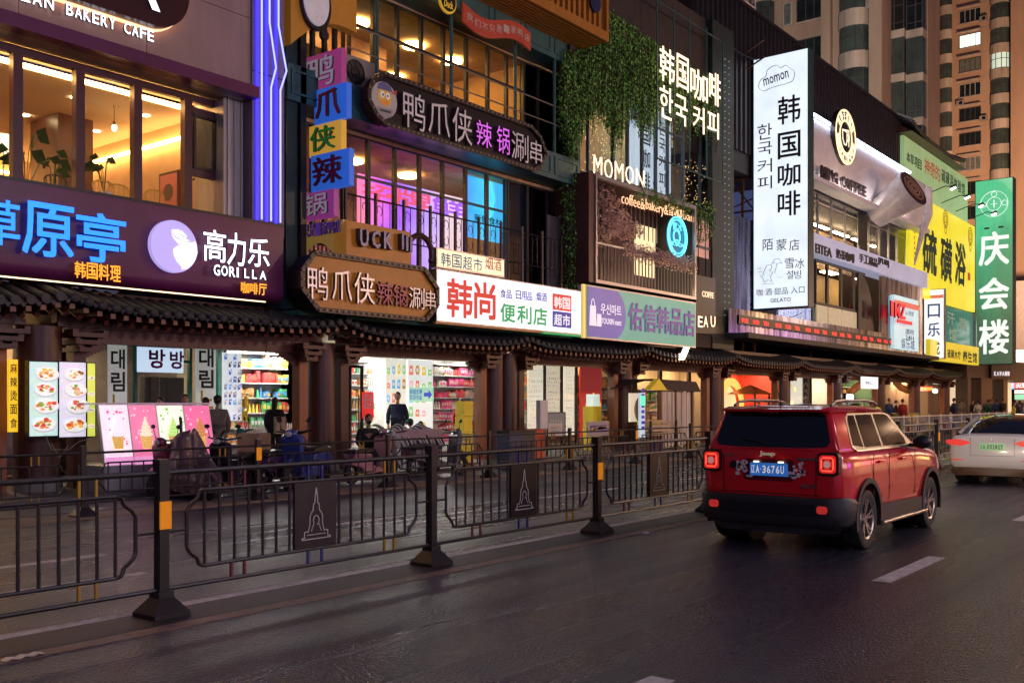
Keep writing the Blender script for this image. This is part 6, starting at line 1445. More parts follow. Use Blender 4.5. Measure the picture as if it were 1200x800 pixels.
# mirrored ribbed band
mirr = mat('mirror_ribs', (.36, .40, .50), rough=.16, metal=.9, var=.9, vs=5, streak=.06)  # upright streaks in the colour stand in for mirrored reflections
z4 = 4.33; X0m, X1m = XW(854, 16.8), XW(1078, 16.8)
def ribs(x0, x1, z0, z1, Y, n):
    mb = MB(); pts = []
    for k in range(n + 1): x = x0 + (x1 - x0) * k / n; pts.append((x, Y - (.22 if k % 2 else 0)))
    m = len(pts); mb.add([(x, y, z0) for x, y in pts] + [(x, y, z1) for x, y in pts], [(k, k + 1, m + k + 1, m + k) for k in range(m - 1)]); return mb
z_m1 = at(955, 375, 16.8)[1]
ribs(X0m, X1m, z4, z_m1 - .1, 16.8, 90).build('mirror_band', mirr, B4, fix=False)
ribs(XW(1030, 16.8), X1m, z_m1 - .1, zs0, 16.8, 26).build('mirror_band', mirr, B4, fix=False); ribs(XW(857, 17.7), XW(952, 17.7), z_m1 - .4, 9.2, 17.7, 60).build('mirror_band', mirr, B4, fix=False)
MB().box((X0m, 17.0, z4), (XW(1130, 17), 24, z4 + .2)).build('floor_slab', brick_d, B4)
MB().box((X0m, 16.0, z4 - .22), (X1m + 1, 17.4, z4 - .02)).build('lower_soffit', mat('dark_soffit', (.04, .035, .035)), B4)
# lower windows: warm curtains and a lattice screen
Yq = 17.1; zq0, zq1 = z_m1 - .1, zs0
MB().box((XW(952, Yq), 19.2, zq0), (XW(1032, Yq), 19.3, zq1)).build('inner_back_wall', mat('gold_wall', (.5, .34, .14), rough=.6), B4)
for x in (45, 48.5, 52): MB().box((x, 18.0, zq1 - .1), (x + 1.6, 18.4, zq1 - .04)).build('ceiling_light', lamp_y, B4)
windows([955, 969, 985, 1000, 1013], zq0 + .9, zq1, Yq, B4, black, clear, wf=.12)
for pa, pb in ((955, 969), (969, 985), (985, 1000), (1000, 1013)):
    a, b = XW(pa, Yq), XW(pb, Yq); MB().box((a + .08, Yq - .06, zq0), (b - .08, Yq, zq0 + .88)).build('spandrel_panel', mat('cream_panel', (.5, .45, .33), rough=.4, emit=.25, ecol=(1, .85, .55)), B4)
mb = MB(); a, b = XW(987, 18), XW(1012, 18)
for k in range(24): x = a + (b - a) * k / 24; mb.box((x, 18, zq0 + 1), (x + .04, 18.04, zq1))
for k in range(14): z = zq0 + 1 + (zq1 - zq0 - 1) * k / 14; mb.box((a, 18.045, z), (b, 18.07, z + .05))
mb.build('lattice_screen', mat('dark_lattice', (.06, .03, .01)), B4)
mb = MB(); a, b = XW(1012, 16.7), XW(1030, 16.7); N = 12
for k in range(N):
    u0, u1 = k / N, (k + 1) / N; f = lambda u: zq1 - .1 - (zq1 - zq0) * (1 - math.sqrt(max(0, 1 - u * u))) * .9
    mb.prism([(a + (b - a) * u0, zq0), (a + (b - a) * u1, zq0), (a + (b - a) * u1, f(u1)), (a + (b - a) * u0, f(u0))], (0, 16.95, 0), UX, UZ, (0, .1, 0))
mb.build('arched_dark_panel', black, B4)
# led ticker
t = thing('led_ticker', 'red LED ticker strip running along the mirrored band', 'sign', (X0m, 16.4, 4.9)); zt0 = at(955, 391.5, 16.5)[1]
Yt = 16.5; xa_, xb_ = XW(866, Yt), XW(1076, Yt); MB().box((xa_, Yt, 4.68), (xb_, Yt + .06, 5.02)).build('housing', black, t)
led = em('led_red', (1, .05, .04), 1.1); x = xa_ + .2; r = random.Random(9); k = 0
while x < xb_ - 1.2:
    for s_, w_ in (('欢迎', .55), ('光临', .55), ('TEA', .5)):
        text(s_, (x, Yt - .005, 4.74), UX, UZ, w_ * 1.1, .17, led, t, depth=.01, bold=.02); x += w_ * 1.5 + .18
    x += .25
# MZ poster sign and white blade
Yz = 16.35; x0, x1, z0, z1 = XW(1048, Yz), XW(1076.5, Yz), at(1048, 408, Yz)[1], at(1048, 345, Yz)[1]
t = thing('pale_blue_board_sign', 'pale blue lit board with red MZ letters at the end of the mirrored band', 'sign', (x0, Yz, z0))
MB().box((x0, Yz, z0), (x1, Yz + .2, z1)).build('face', signface('pale_blue_face', (.55, .78, .85), .75), t)
MB().box((x0, Yz - .01, z1 - .55), (x1, Yz - .002, z1 - .25)).build('stripe', em('red_stripe', (.8, .2, .15), .5), t)
rdl = em('red_letter_lit', (.8, .04, .06), .7)
ty('1', 1042.5, 1045.5, 352, 370, Yz - .3, rdl, t, depth=.08, bold=.05); ty('MZ', 1047, 1060, 354, 372, Yz - .3, rdl, t, depth=.08, bold=.04)
MB().box((XW(1045, Yz), Yz - .32, at(1045, 378, Yz)[1]), (XW(1062, Yz), Yz - .25, at(1045, 374, Yz)[1])).build('red_bar', rdl, t)
ip = mat('ink_pale_blue', (.12, .2, .4), emit=.1)
for k, (s_, ya) in enumerate((('노래방', 363), ('酒吧', 385), ('24H', 392))): ty(s_, 1061, 1071, ya, ya + 6, Yz - .003, ip, t, depth=.004)
tchars('娱乐城', 1056, 1072, 396, 408, Yz - .003, mat('ink_blue', (.05, .10, .42)), t, depth=.005, bold=.01)
XB = 62.0; yl2, _ = atx(1082, 400, XB); yr2, _ = atx(1107, 400, XB); zt_ = atx(1107, 338, XB)[1]; zb_ = atx(1107, 420, XB)[1]
t = thing('white_blade_sign', 'white lit blade sign reading 口乐城 before the yellow bath sign', 'sign', (XB, yl2, zb_)); MB().box((XB, yr2, zb_), (XB + .3, yl2, zt_)).build('case', steel, t)
MB().box((XB - .012, yr2 + .06, zb_ + .05), (XB - .002, yl2 - .06, zt_ - .05)).build('face', signface('cool_white_face2', (.88, .94, 1.0), 1.05), t)
bi = mat('soft_blue_ink', (.10, .20, .55), emit=.15); w_ = yl2 - yr2
for k, ch in enumerate('口乐城'): hh_ = (zt_ - zb_) * .19; text(ch, (XB - .014, yl2 - w_ * .22, zt_ - (zt_ - zb_) * (.30 + .27 * k) - hh_ * .55), UM, UZ, w_ * .56, hh_, bi, t, name='letter', depth=.006, bold=.03)
MB().box((XB - .02, yr2 + .07, zt_ - .55), (XB - .013, yl2 - .07, zt_ - .35)).build('stripe', em('red_stripe', (.8, .2, .15), .5), t)

# ================================================================ building 5: bath house
B5 = thing('bath_house_building', 'bath house at the end of the row faced with yellow and green sign boards', 'building', (58, 17.3, 4)); x0, x1 = XW(1066, 17.3) - 1.0, XW(1142, 16.9)
MB().box((x0, 17.4, 4.2), (x1 - .2, 25, 15.8)).build('wall', brick_d, B5)
Yy = 16.8; xa, xb = XW(1066, Yy), XW(1142.5, Yy); zt_ = 13.55; zb_ = 7.75
yel_f = signface('acid_yellow_face', (.80, .74, .03), .72)
t = thing('yellow_bath_sign', 'large acid yellow board with brush characters 硫磺浴', 'sign', (xa, Yy, zb_)); MB().box((xa, Yy, zb_), (xb, Yy + .2, zt_)).build('face', yel_f, t)
dg = mat('deep_green_ink', (.01, .05, .05), rough=.5)
for ch, pa, pb, ta, tb in (('硫', 1081, 1097, 266, 317), ('磺', 1102, 1115, 277, 327), ('浴', 1119, 1131, 283, 331)): ty(ch, pa, pb, ta, tb, Yy - .004, dg, t, name='letter', depth=.01, bold=.05, italic=.06)
MB().box((XW(1134, Yy), Yy - .01, at(1134, 328, Yy)[1]), (XW(1137, Yy), Yy - .002, at(1134, 319, Yy)[1])).build('seal', em('seal_red', (.6, .08, .03), .4), t)
go = mat('gold_print', (.45, .35, .02), emit=.2, ecol=(.6, .5, .02))
mb = MB()
for cxp, cyp, q in ((1108, 257, .55), (1137, 277, .6)):
    x, z = at(cxp, cyp, Yy)
    for rr3 in (.9, .6, .3): ring(mb, x, z, Yy - .003, rr3 * q, rr3 * q + .09, .01, 16)
    ring(mb, x, z - 1.2 * q, Yy - .003, .35 * q, .35 * q + .09, .01, 14)
for k in range(16): x = xa + .8; mb.box((x, Yy - .012, zb_ + .5 + k * .3), (x + .25, Yy - .002, zb_ + .68 + k * .3))
mb.build('cloud_pattern', go, t, kind='stuff')
Yg = 17.2; xa, xb = XW(1059, Yg), XW(1134, Yg); z0, z1 = 15.0, 16.8
t = thing('pale_green_sign', 'pale green board with small red and green characters under the tiled roof', 'sign', (xa, Yg, z0)); MB().box((xa, Yg, 13.6), (xb, Yg + .2, z1)).build('face', signface('pale_green_face', (.30, .46, .22), .62), t)
for ch_, pa, pb, ta, tb, m_ in (('本草项目', 1062, 1080, 177, 189, dg), ('神奇的', 1083, 1102, 184, 202, mat('rose_ink', (.55, .12, .08), emit=.2)), ('硫磺浴体验馆', 1103, 1131, 197, 212, dg)): tchars(ch_, pa, pb, ta, tb, Yg - .004, m_, t, depth=.01, bold=.02)
# sign lamps on arms
for k, p in enumerate((1083, 1101, 1118, 1134)):
    x, z = at(p, 222 + (p - 1083) * .55, 17.1); o = thing('arm_lamp', ['first', 'second', 'third', 'last'][k] + ' arm lamp from the left reaching out over the yellow bath sign', 'lamp', (x, 17.1, z)); zz = 14.0
    MB().tube([(x, 17.0, zz), (x, 15.9, zz + .35), (x, 15.5, zz + .25)], .03, 5).build('arm', black, o); MB().beam((x, 15.6, zz + .2), (x, 15.3, zz + .32), .3, .14).build('head', black, o)
    MB().beam((x, 15.6, zz + .10), (x, 15.34, zz + .21), .22, .05).build('lens', em('arm_lens', (1, 1, .8), 14), o)
# tiled roof
t = thing('hipped_tile_roof', 'dark upturned tiled roof above the pale green sign', 'roof', (60, 17, 16.8)); mb = MB(); xa_, xb_ = XW(1056, 17.2), XW(1121, 17.2); N = 40
for k in range(N):
    x = xa_ + (xb_ - xa_) * k / N; u = k / N; l = .5 * abs(2 * u - 1) ** 3; mb.cyl((x, 16.6, 16.95 + l), (x, 18.8, 18.3 + l * .4), .13, n=6)
mb.build('roof_tiles', tile_m, t, kind='stuff'); MB().beam((xa_, 18.8, 18.4), (xb_, 18.8, 18.4), .4, .4).build('ridge', tile_m, t); MB().prism([(0, 0), (2.2, 0), (2.2, 1.3)], (xa_, 16.6, 16.85), (0, 1, 0), UZ, (xb_ - xa_, 0, 0)).build('deck', darkwood, t)
# green glass and lower yellow sign
Yn2 = 17.0; xa, xb = XW(1107, Yn2), XW(1141, Yn2); z0, z1 = at(1107, 404, Yn2)[1], 7.7
o = MB().box((xa - 1, Yn2, z0), (xb, Yn2 + .1, z1)).build('green_glass_front', mat('green_glass_board', (.05, .16, .13), rough=.15, emit=.25, ecol=(.1, .45, .36), var=.5, vs=.8), label='green glass front with faint characters below the yellow bath sign', cat='shopfront')
for ch, p, y_ in (('汗', 1110, 365), ('蒸', 1124, 372), ('馆', 1112, 384)): ty(ch, p, p + 9, y_, y_ + 14, Yn2 - .01, mat('pale_green_print', (.3, .5, .42), emit=.25), o, depth=.004)
mb = MB(); mb.box((xb - .2, Yn2 - .2, z0), (xb, Yn2 - .01, z1)); mb.box((xa - 1, Yn2 - .15, z0 - .05), (xb, Yn2 - .01, z0 + .1)); mb.build('frame', steel, o)
Yn2 = 16.4; xa, xb = XW(1090, Yn2), XW(1147, Yn2); z0, z1 = at(1147, 428, Yn2)[1], at(1147, 407, Yn2)[1]
t = thing('lower_yellow_sign', 'low yellow strip sign with dark characters below the green glass', 'sign', (xa, Yn2, z0)); MB().box((xa, Yn2, z0), (xb, Yn2 + .25, z1)).build('face', signface('strip_yellow_face', (.75, .60, .04), .7), t)
tchars('硫磺水疗', 1110, 1126, 409, 419, Yn2 - .004, dg, t, depth=.008, bold=.03); tchars('养生馆', 1128, 1145, 411, 423, Yn2 - .004, dg, t, depth=.008, bold=.03)
# big green blade
XG = 75.7; yl2, _ = atx(1142.5, 300, XG); yr2, _ = atx(1187.5, 300, XG); zt_ = atx(1187, 207, XG)[1]; zb_ = atx(1187, 426.5, XG)[1]
t = thing('green_blade_sign', 'tall green lit blade sign with white characters 庆会楼', 'sign', (XG, yl2, zb_)); MB().box((XG, yr2, zb_), (XG + .9, yl2, zt_)).build('case', mat('grey_case', (.06, .06, .06)), t)
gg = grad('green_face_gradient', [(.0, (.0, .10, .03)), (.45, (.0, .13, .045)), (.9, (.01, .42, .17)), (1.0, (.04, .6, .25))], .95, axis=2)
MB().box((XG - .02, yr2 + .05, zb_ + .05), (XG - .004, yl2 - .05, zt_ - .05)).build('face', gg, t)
wg = em('white_green_letter', (.85, 1, .9), .95); w_ = yl2 - yr2
for ch, ya, yb2 in (('庆', 272, 310), ('会', 326, 362), ('楼', 375, 414)):
    za = atx(1165, ya, XG)[1]; zb3 = atx(1165, yb2, XG)[1]; text(ch, (XG - .022, yl2 - w_ * .12, zb3), UM, UZ, w_ * .76, za - zb3, wg, t, name='letter', depth=.02, bold=.03)
yc_, zc_ = atx(1165, 239, XG); R_ = w_ * .36; mb = MB()
for f in (1.0, .52):
    for k in range(28): a, b = 2 * math.pi * k / 28, 2 * math.pi * (k + 1) / 28; mb.beam((XG - .03, yc_ + R_ * f * math.cos(a), zc_ + R_ * f * math.sin(a)), (XG - .03, yc_ + R_ * f * math.cos(b), zc_ + R_ * f * math.sin(b)), .02, .07, up=(1, 0, 0))
for q in range(4):
    a0 = q * math.pi / 2
    for k in range(12): a, b = 2 * math.pi * k / 12, 2 * math.pi * (k + 1) / 12; cy2, cz2 = yc_ + R_ * .76 * math.cos(a0), zc_ + R_ * .76 * math.sin(a0); mb.beam((XG - .03, cy2 + R_ * .2 * math.cos(a), cz2 + R_ * .2 * math.sin(a)), (XG - .03, cy2 + R_ * .2 * math.cos(b), cz2 + R_ * .2 * math.sin(b)), .02, .06, up=(1, 0, 0))
mb.beam((XG - .03, yc_ - R_ * .25, zc_), (XG - .03, yc_ + R_ * .25, zc_), .02, .06, up=(1, 0, 0)); mb.beam((XG - .03, yc_, zc_ - R_ * .3), (XG - .03, yc_, zc_ + R_ * .3), .02, .06, up=(0, 1, 0)); mb.build('round_logo', wg, t)
gl_ = em('arm_lens', (1, 1, .8), 14)
for y in (yr2 + .6, yr2 + 1.5): MB().box((XG - 1.0, y - .15, zt_ - 3.6), (XG - .8, y + .15, zt_ - 3.5)).build('lamp', black, t)
# ================================================================ apartment towers behind
tw = mat('tower_render', (.36, .26, .20), rough=.8, var=.22, vs=.5, bump=.1, bs=8, streak=.25); tw2 = mat('orange_tower_render', (.42, .27, .18), rough=.8, var=.15, vs=.4, streak=.3)
par = mat('parapet_render', (.40, .33, .28), rough=.8, var=.35, vs=1.2, streak=.15); dkgl = mat('dark_tower_glass', (.012, .016, .016), rough=.08, var=.5, vs=.7); frm = mat('tower_window_frame', (.05, .05, .05), rough=.5); wf_ = mat('white_window_frame', (.4, .38, .36), rough=.5)
shut = mat('balcony_glazing', (.05, .07, .065), rough=.15, var=.5, vs=.6); lit_cool = em('cool_room_light', (.8, 1, .85), 1.3); curt = mat('tower_curtain', (.12, .13, .12), rough=.8, var=.4)
def flat_window(t, X, ya, yb, z0, z1, m=None, n=3, fr=frm, proud=.0, seed=0):
    """window in a wall facing the camera (plane X); ya > yb"""
    mb = MB(); e = .07; f = fr
    mb.box((X - .08, yb - e, z0 - e), (X - .01, ya + e, z0)); mb.box((X - .08, yb - e, z1), (X - .01, ya + e, z1 + e)); mb.box((X - .08, yb - e, z0), (X - .01, yb, z1)); mb.box((X - .08, ya, z0), (X - .01, ya + e, z1))
    for k in range(1, n): y = yb + (ya - yb) * k / n; mb.box((X - .06, y - .035, z0), (X - .01, y + .035, z1))
    w_ = mb.build('window', f, t); MB().box((X - .035, yb, z0), (X - .012, ya, z1)).build('pane', m or dkgl, w_); MB().box((X - .16, yb - .12, z0 - .18), (X - .005, ya + .12, z0 - .08)).build('sill', par, w_)
    return w_
ac_m = mat('grey_casing', (.28, .25, .24))
def tower_ac(t, X, y, z):
    mb = MB().box((X - .45, y - .42, z), (X - .02, y + .42, z + .6)); mb.build('air_conditioner', ac_m, t); MB().prism(disc(0, 0, .22, n=14), (X - .452, y - .08, z + .3), (0, 1, 0), UZ, (-.012, 0, 0)).build('fan', black, t)
def round_balcony(t, X, yc, z, r, sh=3.0, lit=None):
    """bowed parapet with dark glazing above"""
    mb = MB(); g = MB(); p = MB(); N = 10
    A = [(-math.pi / 2 + math.pi * k / N) for k in range(N + 1)]; pt = lambda a, rr_: (X - .02 - rr_ * math.cos(a) * .75, yc + rr_ * math.sin(a))
    def band(m_, rr_, z0, z1):
        for k in range(N):
            a, b = pt(A[k], rr_), pt(A[k + 1], rr_); m_.add([(a[0], a[1], z0), (b[0], b[1], z0), (b[0], b[1], z1), (a[0], a[1], z1)], [(0, 1, 2, 3)])
        m_.add([(pt(a, rr_)[0], pt(a, rr_)[1], z1) for a in A], [tuple(range(N + 1))]); m_.add([(pt(a, rr_)[0], pt(a, rr_)[1], z0) for a in A], [tuple(range(N, -1, -1))])
    band(mb, r * 1.06, z, z + 1.15); o = mb.build('balcony', par, t, fix=False); o.data.shade_smooth(); o.data.set_sharp_from_angle(angle=.7)
    band(g, r * .96, z + 1.15, z + sh); gg_ = g.build('glazing', lit or shut, o, fix=False)
    for k in range(0, N + 1, 2): a = pt(A[k], r * .98); p.box((a[0] - .035, a[1] - .035, z + 1.15), (a[0] + .035, a[1] + .035, z + sh))
    for z_ in (z + 1.2, z + sh - .7):
        for k in range(N): a, b = pt(A[k], r * .98), pt(A[k + 1], r * .98); p.beam((a[0], a[1], z_), (b[0], b[1], z_), .05)
    p.build('glazing_bars', frm, o)
XA = 69.0
T1 = thing('apartment_tower', 'near beige apartment tower with bowed balconies behind the coffee shop roof', 'building', (XA, 22, 0))
yA0, yA1 = atx(1035, 400, XA)[0], atx(840, 400, XA)[0]
MB().box((XA, yA0, -.2), (XA + 5, 50, 46)).build('wall', tw, T1)
px_pier = [(1022, 1038)]
for pa, pb in ((1021, 1036), (965, 976)): a, b = atx(pb, 400, XA)[0], atx(pa, 400, XA)[0]; MB().box((XA - .5, a, 0), (XA - .003, b, 46)).build('pier', tw, T1)
ycb = atx(1001, 400, XA)[0]; rb_ = (atx(980, 400, XA)[0] - atx(1017, 400, XA)[0]) / 2 * .93
zbase = atx(1000, 70, XA)[1] % 2.92
for k in range(3, 13): round_balcony(T1, XA, ycb, zbase - .8 + 2.92 * k, rb_, 2.92)
for k in range(3, 13):
    z = zbase + .6 + 2.92 * k; a, b = atx(935, 400, XA)[0], atx(964, 400, XA)[0]; flat_window(T1, XA, a, b, z, z + 1.5)
    if k % 3 == 0: tower_ac(T1, XA, atx(1024, 400, XA)[0] , z - .4)
for k in range(4, 13): round_balcony(T1, XA - .3, atx(896, 400, XA)[0], zbase - .5 + 2.92 * k, rb_ * .85, 2.92)
for k in range(3, 13): z = zbase + .6 + 2.92 * k; flat_window(T1, XA, atx(919, 400, XA)[0], atx(927, 400, XA)[0], z, z + 1.5, n=1, m=curt, fr=wf_)
for k in range(3, 14): MB().box((XA - .03, yA0, zbase - .9 + 2.92 * k), (XA - .004, 50, zbase - .82 + 2.92 * k)).build('string_course', par, T1)
# glazed bay wing
XA2 = 72.0; y0_, y1_ = atx(1088, 400, XA2)[0], atx(1040, 400, XA2)[0]
T2 = thing('apartment_wing', 'narrow tower wing of stacked glazed bays right of the bowed balconies', 'building', (XA2, y0_, 0))
MB().box((XA2, y0_ + .05, 0), (XA2 + 3, y1_ - .02, 44)).build('wall', tw, T2)
ys_ = atx(1067, 400, XA2)[0]; zb2 = atx(1060, 50, XA2)[1] % 3.05
for k in range(2, 14):
    z = zb2 + 3.05 * k - 3.05; g = MB(); 
    o = MB().box((XA2 - 1.3, ys_ + .04, z), (XA2 - .003, y1_ - .1, z + .55)).box((XA2 - .95, y0_ + .1, z - .1), (XA2 - .003, ys_ + .038, z + .45)).build('bay_parapet', par, T2)
    g.box((XA2 - 1.22, ys_ + .08, z + .55), (XA2 - .003, y1_ - .14, z + 3.05)).box((XA2 - .87, y0_ + .14, z + .45), (XA2 - .003, ys_ + .034, z + 2.95)).build('glazing', shut if k % 3 else dkgl, o)
    p = MB()
    for y in (ys_ + .09, (ys_ + y1_) / 2 - .05, y1_ - .15): p.box((XA2 - 1.27, y - .04, z + .55), (XA2 - 1.2, y + .04, z + 3.04))
    for y in (y0_ + .15, (y0_ + ys_) / 2, ys_): p.box((XA2 - .92, y - .04, z + .45), (XA2 - .85, y + .04, z + 2.94))
    for zz in (z + 1.0, z + 2.2): p.box((XA2 - 1.265, ys_ + .13, zz), (XA2 - 1.205, y1_ - .19, zz + .06)); p.box((XA2 - .915, y0_ + .19, zz - .1), (XA2 - .855, ys_ - .04, zz - .04))
    p.build('glazing_bars', frm, o)
    if k % 4 == 1: tower_ac(T2, XA2 - .01, y1_ + .35, z)
# orange lit far tower
XB_ = 130.0; T3 = thing('orange_apartment_tower', 'farther orange lit apartment tower with small bowed balconies at the right', 'building', (XB_, 30, 0))
yb0 = 16.5; MB().box((XB_, yb0 + 2.5, 0), (XB_ + 20, 62, 75)).build('wall', tw2, T3)
Yp = lambda p: atx(p, 300, XB_)[0]
zf_ = 3.0; z00 = atx(1170, 78, XB_)[1] % 3.0
MB().box((XB_ - 2.5, Yp(1097), 0), (XB_ - .01, Yp(1083), 75)).build('projecting_pier', tw2, T3)
MB().box((XB_ - 1.2, yb0 + 2.6, 0), (XB_ - .01, Yp(1187), 75)).build('projecting_pier', tw2, T3)
for k in range(4, 21):
    z = z00 + zf_ * k
    round_balcony(T3, XB_, (Yp(1161) + Yp(1183)) / 2, z - 1.6, (Yp(1161) - Yp(1183)) / 2, 3.0, lit=(lit_cool if k in (17,) else (em('dim_room_light', (.6, .8, .7), .55) if k == 13 else None)))
    round_balcony(T3, XB_ + .1, (Yp(1100) + Yp(1117)) / 2, z - 1.5, (Yp(1100) - Yp(1117)) / 2 * .9, 3.0)
    flat_window(T3, XB_, Yp(1125), Yp(1149), z + .1, z + 1.55, m=(lit_cool if k == 14 else (curt if k % 4 == 1 else None)), n=4, fr=wf_ if k % 3 == 0 else frm)
    MB().box((XB_ - .45, Yp(1150), z + 1.85), (XB_ - .01, Yp(1123), z + 1.97)).build('hood', par, T3)
    if k % 2: tower_ac(T3, XB_, Yp(1189 if k % 4 == 1 else 1153), z - .3)
    elif k % 3 == 0: tower_ac(T3, XB_, Yp(1126), z - 1.0)
    MB().box((XB_ - .04, Yp(1160), z - 1.0), (XB_ - .005, Yp(1119), z - .92)).build('string_course', par, T3)

# ================================================================ end of the street
E1 = thing('end_shop_block', 'dark brown shop block beyond the arcade under the green blade sign', 'building', (73, 17, 0))
dkst = mat('brown_stone', (.07, .04, .03), rough=.4, var=.3)
MB().box((73.5, 17.5, 3.4), (100, 24, 4.9)).build('fascia', dkst, E1)
for p0, p1 in ((1134, 1138), (1150, 1163), (1176, 1181)): MB().box((XW(p0, 17.5), 17.5, .13), (XW(p1, 17.5), 18.3, 3.4)).build('pier', dkst, E1)
MB().box((73, 20, .13), (100, 20.2, 3.4)).build('lit_wall', em('cream_back', (1, .76, .48), .75), E1)
x0, x1 = XW(1162, 17.3), XW(1185, 17.3); t = thing('small_fascia_sign', 'dark fascia with small pale letters at the street end', 'sign', (x0, 17.3, 3.6)); MB().box((x0, 17.3, 3.45), (x1, 17.45, 5.1)).build('panel', black, t)
for k, ch in enumerate('KAWAII'): ty(ch, 1165 + k * 3.1, 1167.3 + k * 3.1, 435, 440, 17.29, em('pale_white_print', (.8, .75, .85), .75), t, name='letter', depth=.02)
# blocks closing the view, with signs
E2 = thing('far_street_block', 'far block with stacked lit signs closing the street at the right edge', 'building', (118, 5, 0))
MB().box((112, 8, 0), (124, 22, 14)).build('wall', mat('far_wall', (.12, .10, .10), rough=.8), E2)
r = random.Random(12)
cols = [(1, .75, .05), (.9, .1, .12), (.9, .9, .95), (.1, .3, .9), (1, .8, .3), (.9, .12, .1), (.2, .6, .5)]
for k, (pa, pb, ya, yb2, ci, s_) in enumerate(((1190, 1206, 428, 442, 0, '金店'), (1189, 1206, 448, 455, 1, '火锅'), (1189, 1206, 457, 461, 2, ''), (1182, 1188, 440, 456, 3, '酒'), (1189, 1206, 462, 468, 6, ''), (1190, 1206, 410, 424, 2, ''), (1176, 1180, 443, 462, 3, ''))):
    Xs = 111.5 - .6 * k; y0, z1 = atx(pa, ya, Xs); y1, _ = atx(pb, ya, Xs); z0 = atx(pa, yb2, Xs)[1]
    o = thing('far_shop_sign', ['yellow gold shop sign at the right edge of the street end', 'red sign below the yellow one at the street end', 'thin white sign under the red one at the street end', 'small blue vertical sign at the street end', 'dim teal strip sign lowest at the street end', 'grey white panel under the green blade sign at the far end', 'narrow blue sign beside the brown pier'][k], 'sign', (Xs, y0, z0))
    MB().box((Xs, y1, z0), (Xs + .3, y0, z1)).build('face', em('far_sign_%d' % ci, cols[ci], [.9, .8, .7, .5, .5, .8, .4][ci] * (.35 if k == 5 else 1)), o)
    if s_: text(s_, (Xs - .01, y0 - .1 * (y0 - y1), z0 + .1 * (z1 - z0)), UM, UZ, (y0 - y1) * .8, (z1 - z0) * .8, [mat('ink_red', (.6, .04, .10)), wl, bk, wl][k] if k < 4 else wl, o, depth=.01)
MB().box((111.6, 8, .13), (111.8, 17, 3.6)).build('lit_wall', em('orange_back', (1, .45, .2), .5), E2)

# ================================================================ opposite side of the street (behind the camera; lit panels added for light and reflections)
def opp(x0, x1, h, m_, signs, label):
    t = thing('opposite_building', label, 'building', (x0, -17, 0)); MB().box((x0, -28, -.2), (x1, -17, h)).build('wall', m_, t)
    for k, (a, b, z0, z1, col, e) in enumerate(signs): MB().box((a, -17, z0), (b, -16.8, z1)).build('added_lit_panel', em('opposite_%d_%d' % (int(x0 + 200), k), col, e), t)
opp(-30, 8, 14, tw, [(-20, -12, 4, 5.5, (1, .5, .2), 4), (-6, 5, 4, 5.4, (.5, .2, 1), 7.0), (-20, 6, .6, 3.4, (1, .8, .55), .25), (-10, -8, 6, 12, (1, .2, .5), 4)], 'building on the opposite pavement with added violet sign')
opp(9, 40, 18, tw, [(12, 24, 4, 5.6, (1, .85, .7), 5), (26, 38, 4, 5.4, (.6, .15, .9), 6), (10, 38, .6, 3.4, (1, .8, .6), .25), (15, 17, 6.5, 13, (.9, .9, 1), 4), (30, 32, 6, 12, (1, .5, .1), 4)], 'building on the opposite pavement with added white and violet signs')
opp(41, 90, 16, tw, [(45, 60, 4, 5.4, (1, .5, .2), 5), (62, 80, 4, 5.4, (.9, .2, .2), 5), (42, 88, .6, 3.4, (1, .75, .5), .25)], 'building on the opposite pavement with added orange and red signs')
opp(91, 190, 20, tw, [(95, 120, 4, 5.4, (1, .6, .2), 5), (92, 150, .6, 3.4, (1, .75, .5), .25)], 'farther building on the opposite pavement')

# ================================================================ unseen lamps, assumed: street lamps of the near pavement, flood masts for the towers
def assumed_street_lamp(x, y, h, arm, col, power, label):
    t = thing('assumed_street_lamp', label, 'street lamp', (x, y, 0), group='assumed street lamps')
    MB().cyl((x, y, 0), (x, y, h), .09, .05, n=12).tube([(x, y, h), (x + arm[0], y + arm[1], h + .3)], .04, 6).build('pole', black, t)
    hx, hy = x + arm[0], y + arm[1]; MB().box((hx - .3, hy - .15, h + .26), (hx + .3, hy + .15, h + .4)).build('lamp_head', steel, t); MB().box((hx - .25, hy - .12, h + .235), (hx + .25, hy + .12, h + .258)).build('lens', em('sodium_lens', col, 20), t)
    l = bpy.data.lights.new('assumed_lamp_light', 'POINT'); l.shadow_soft_size = .2; l.energy = power; l.color = col; o = bpy.data.objects.new('assumed_lamp_light', l); C.objects.link(o); o.parent = t; o.location = (arm[0], arm[1], h + .0)
for x in (-6, 16, 38, 62, 88): assumed_street_lamp(x, -9.8, 9.5, (0, 2.2), (.84, .82, 1) if x < 30 else (1, .60, .36), 1900 if x < 30 else 5000, 'assumed street lamp %s' % dict(zip((-6, 16, 38, 62, 88), ('behind the camera', 'opposite the teal building', 'opposite the white blade sign', 'opposite the silver coffee shop', 'opposite the end of the row')))[x])  # lamps out of view, assumed for the light on road, cars and facades
def assumed_floodlamp(x, y, h, tgt, col, power, label, size=.6):
    t = thing('assumed_flood_lamp', label, 'floodlight', (x, y, 0)); MB().cyl((x, y, 0), (x, y, h), .12, .08, n=10).build('pole', black, t)
    d = (Vector(tgt) - Vector((x, y, h))).normalized(); MB().beam(Vector((x, y, h)) - d * .1, Vector((x, y, h)) + d * .15, .7, .5).build('lamp_head', black, t)
    l = bpy.data.lights.new('assumed_flood_light', 'AREA'); l.size = size; l.energy = power; l.color = col; o = bpy.data.objects.new('assumed_flood_light', l); C.objects.link(o); o.parent = t; o.location = tuple(Vector((0, 0, h)) + d * .22); o.rotation_euler = d.to_track_quat('-Z', 'Y').to_euler()
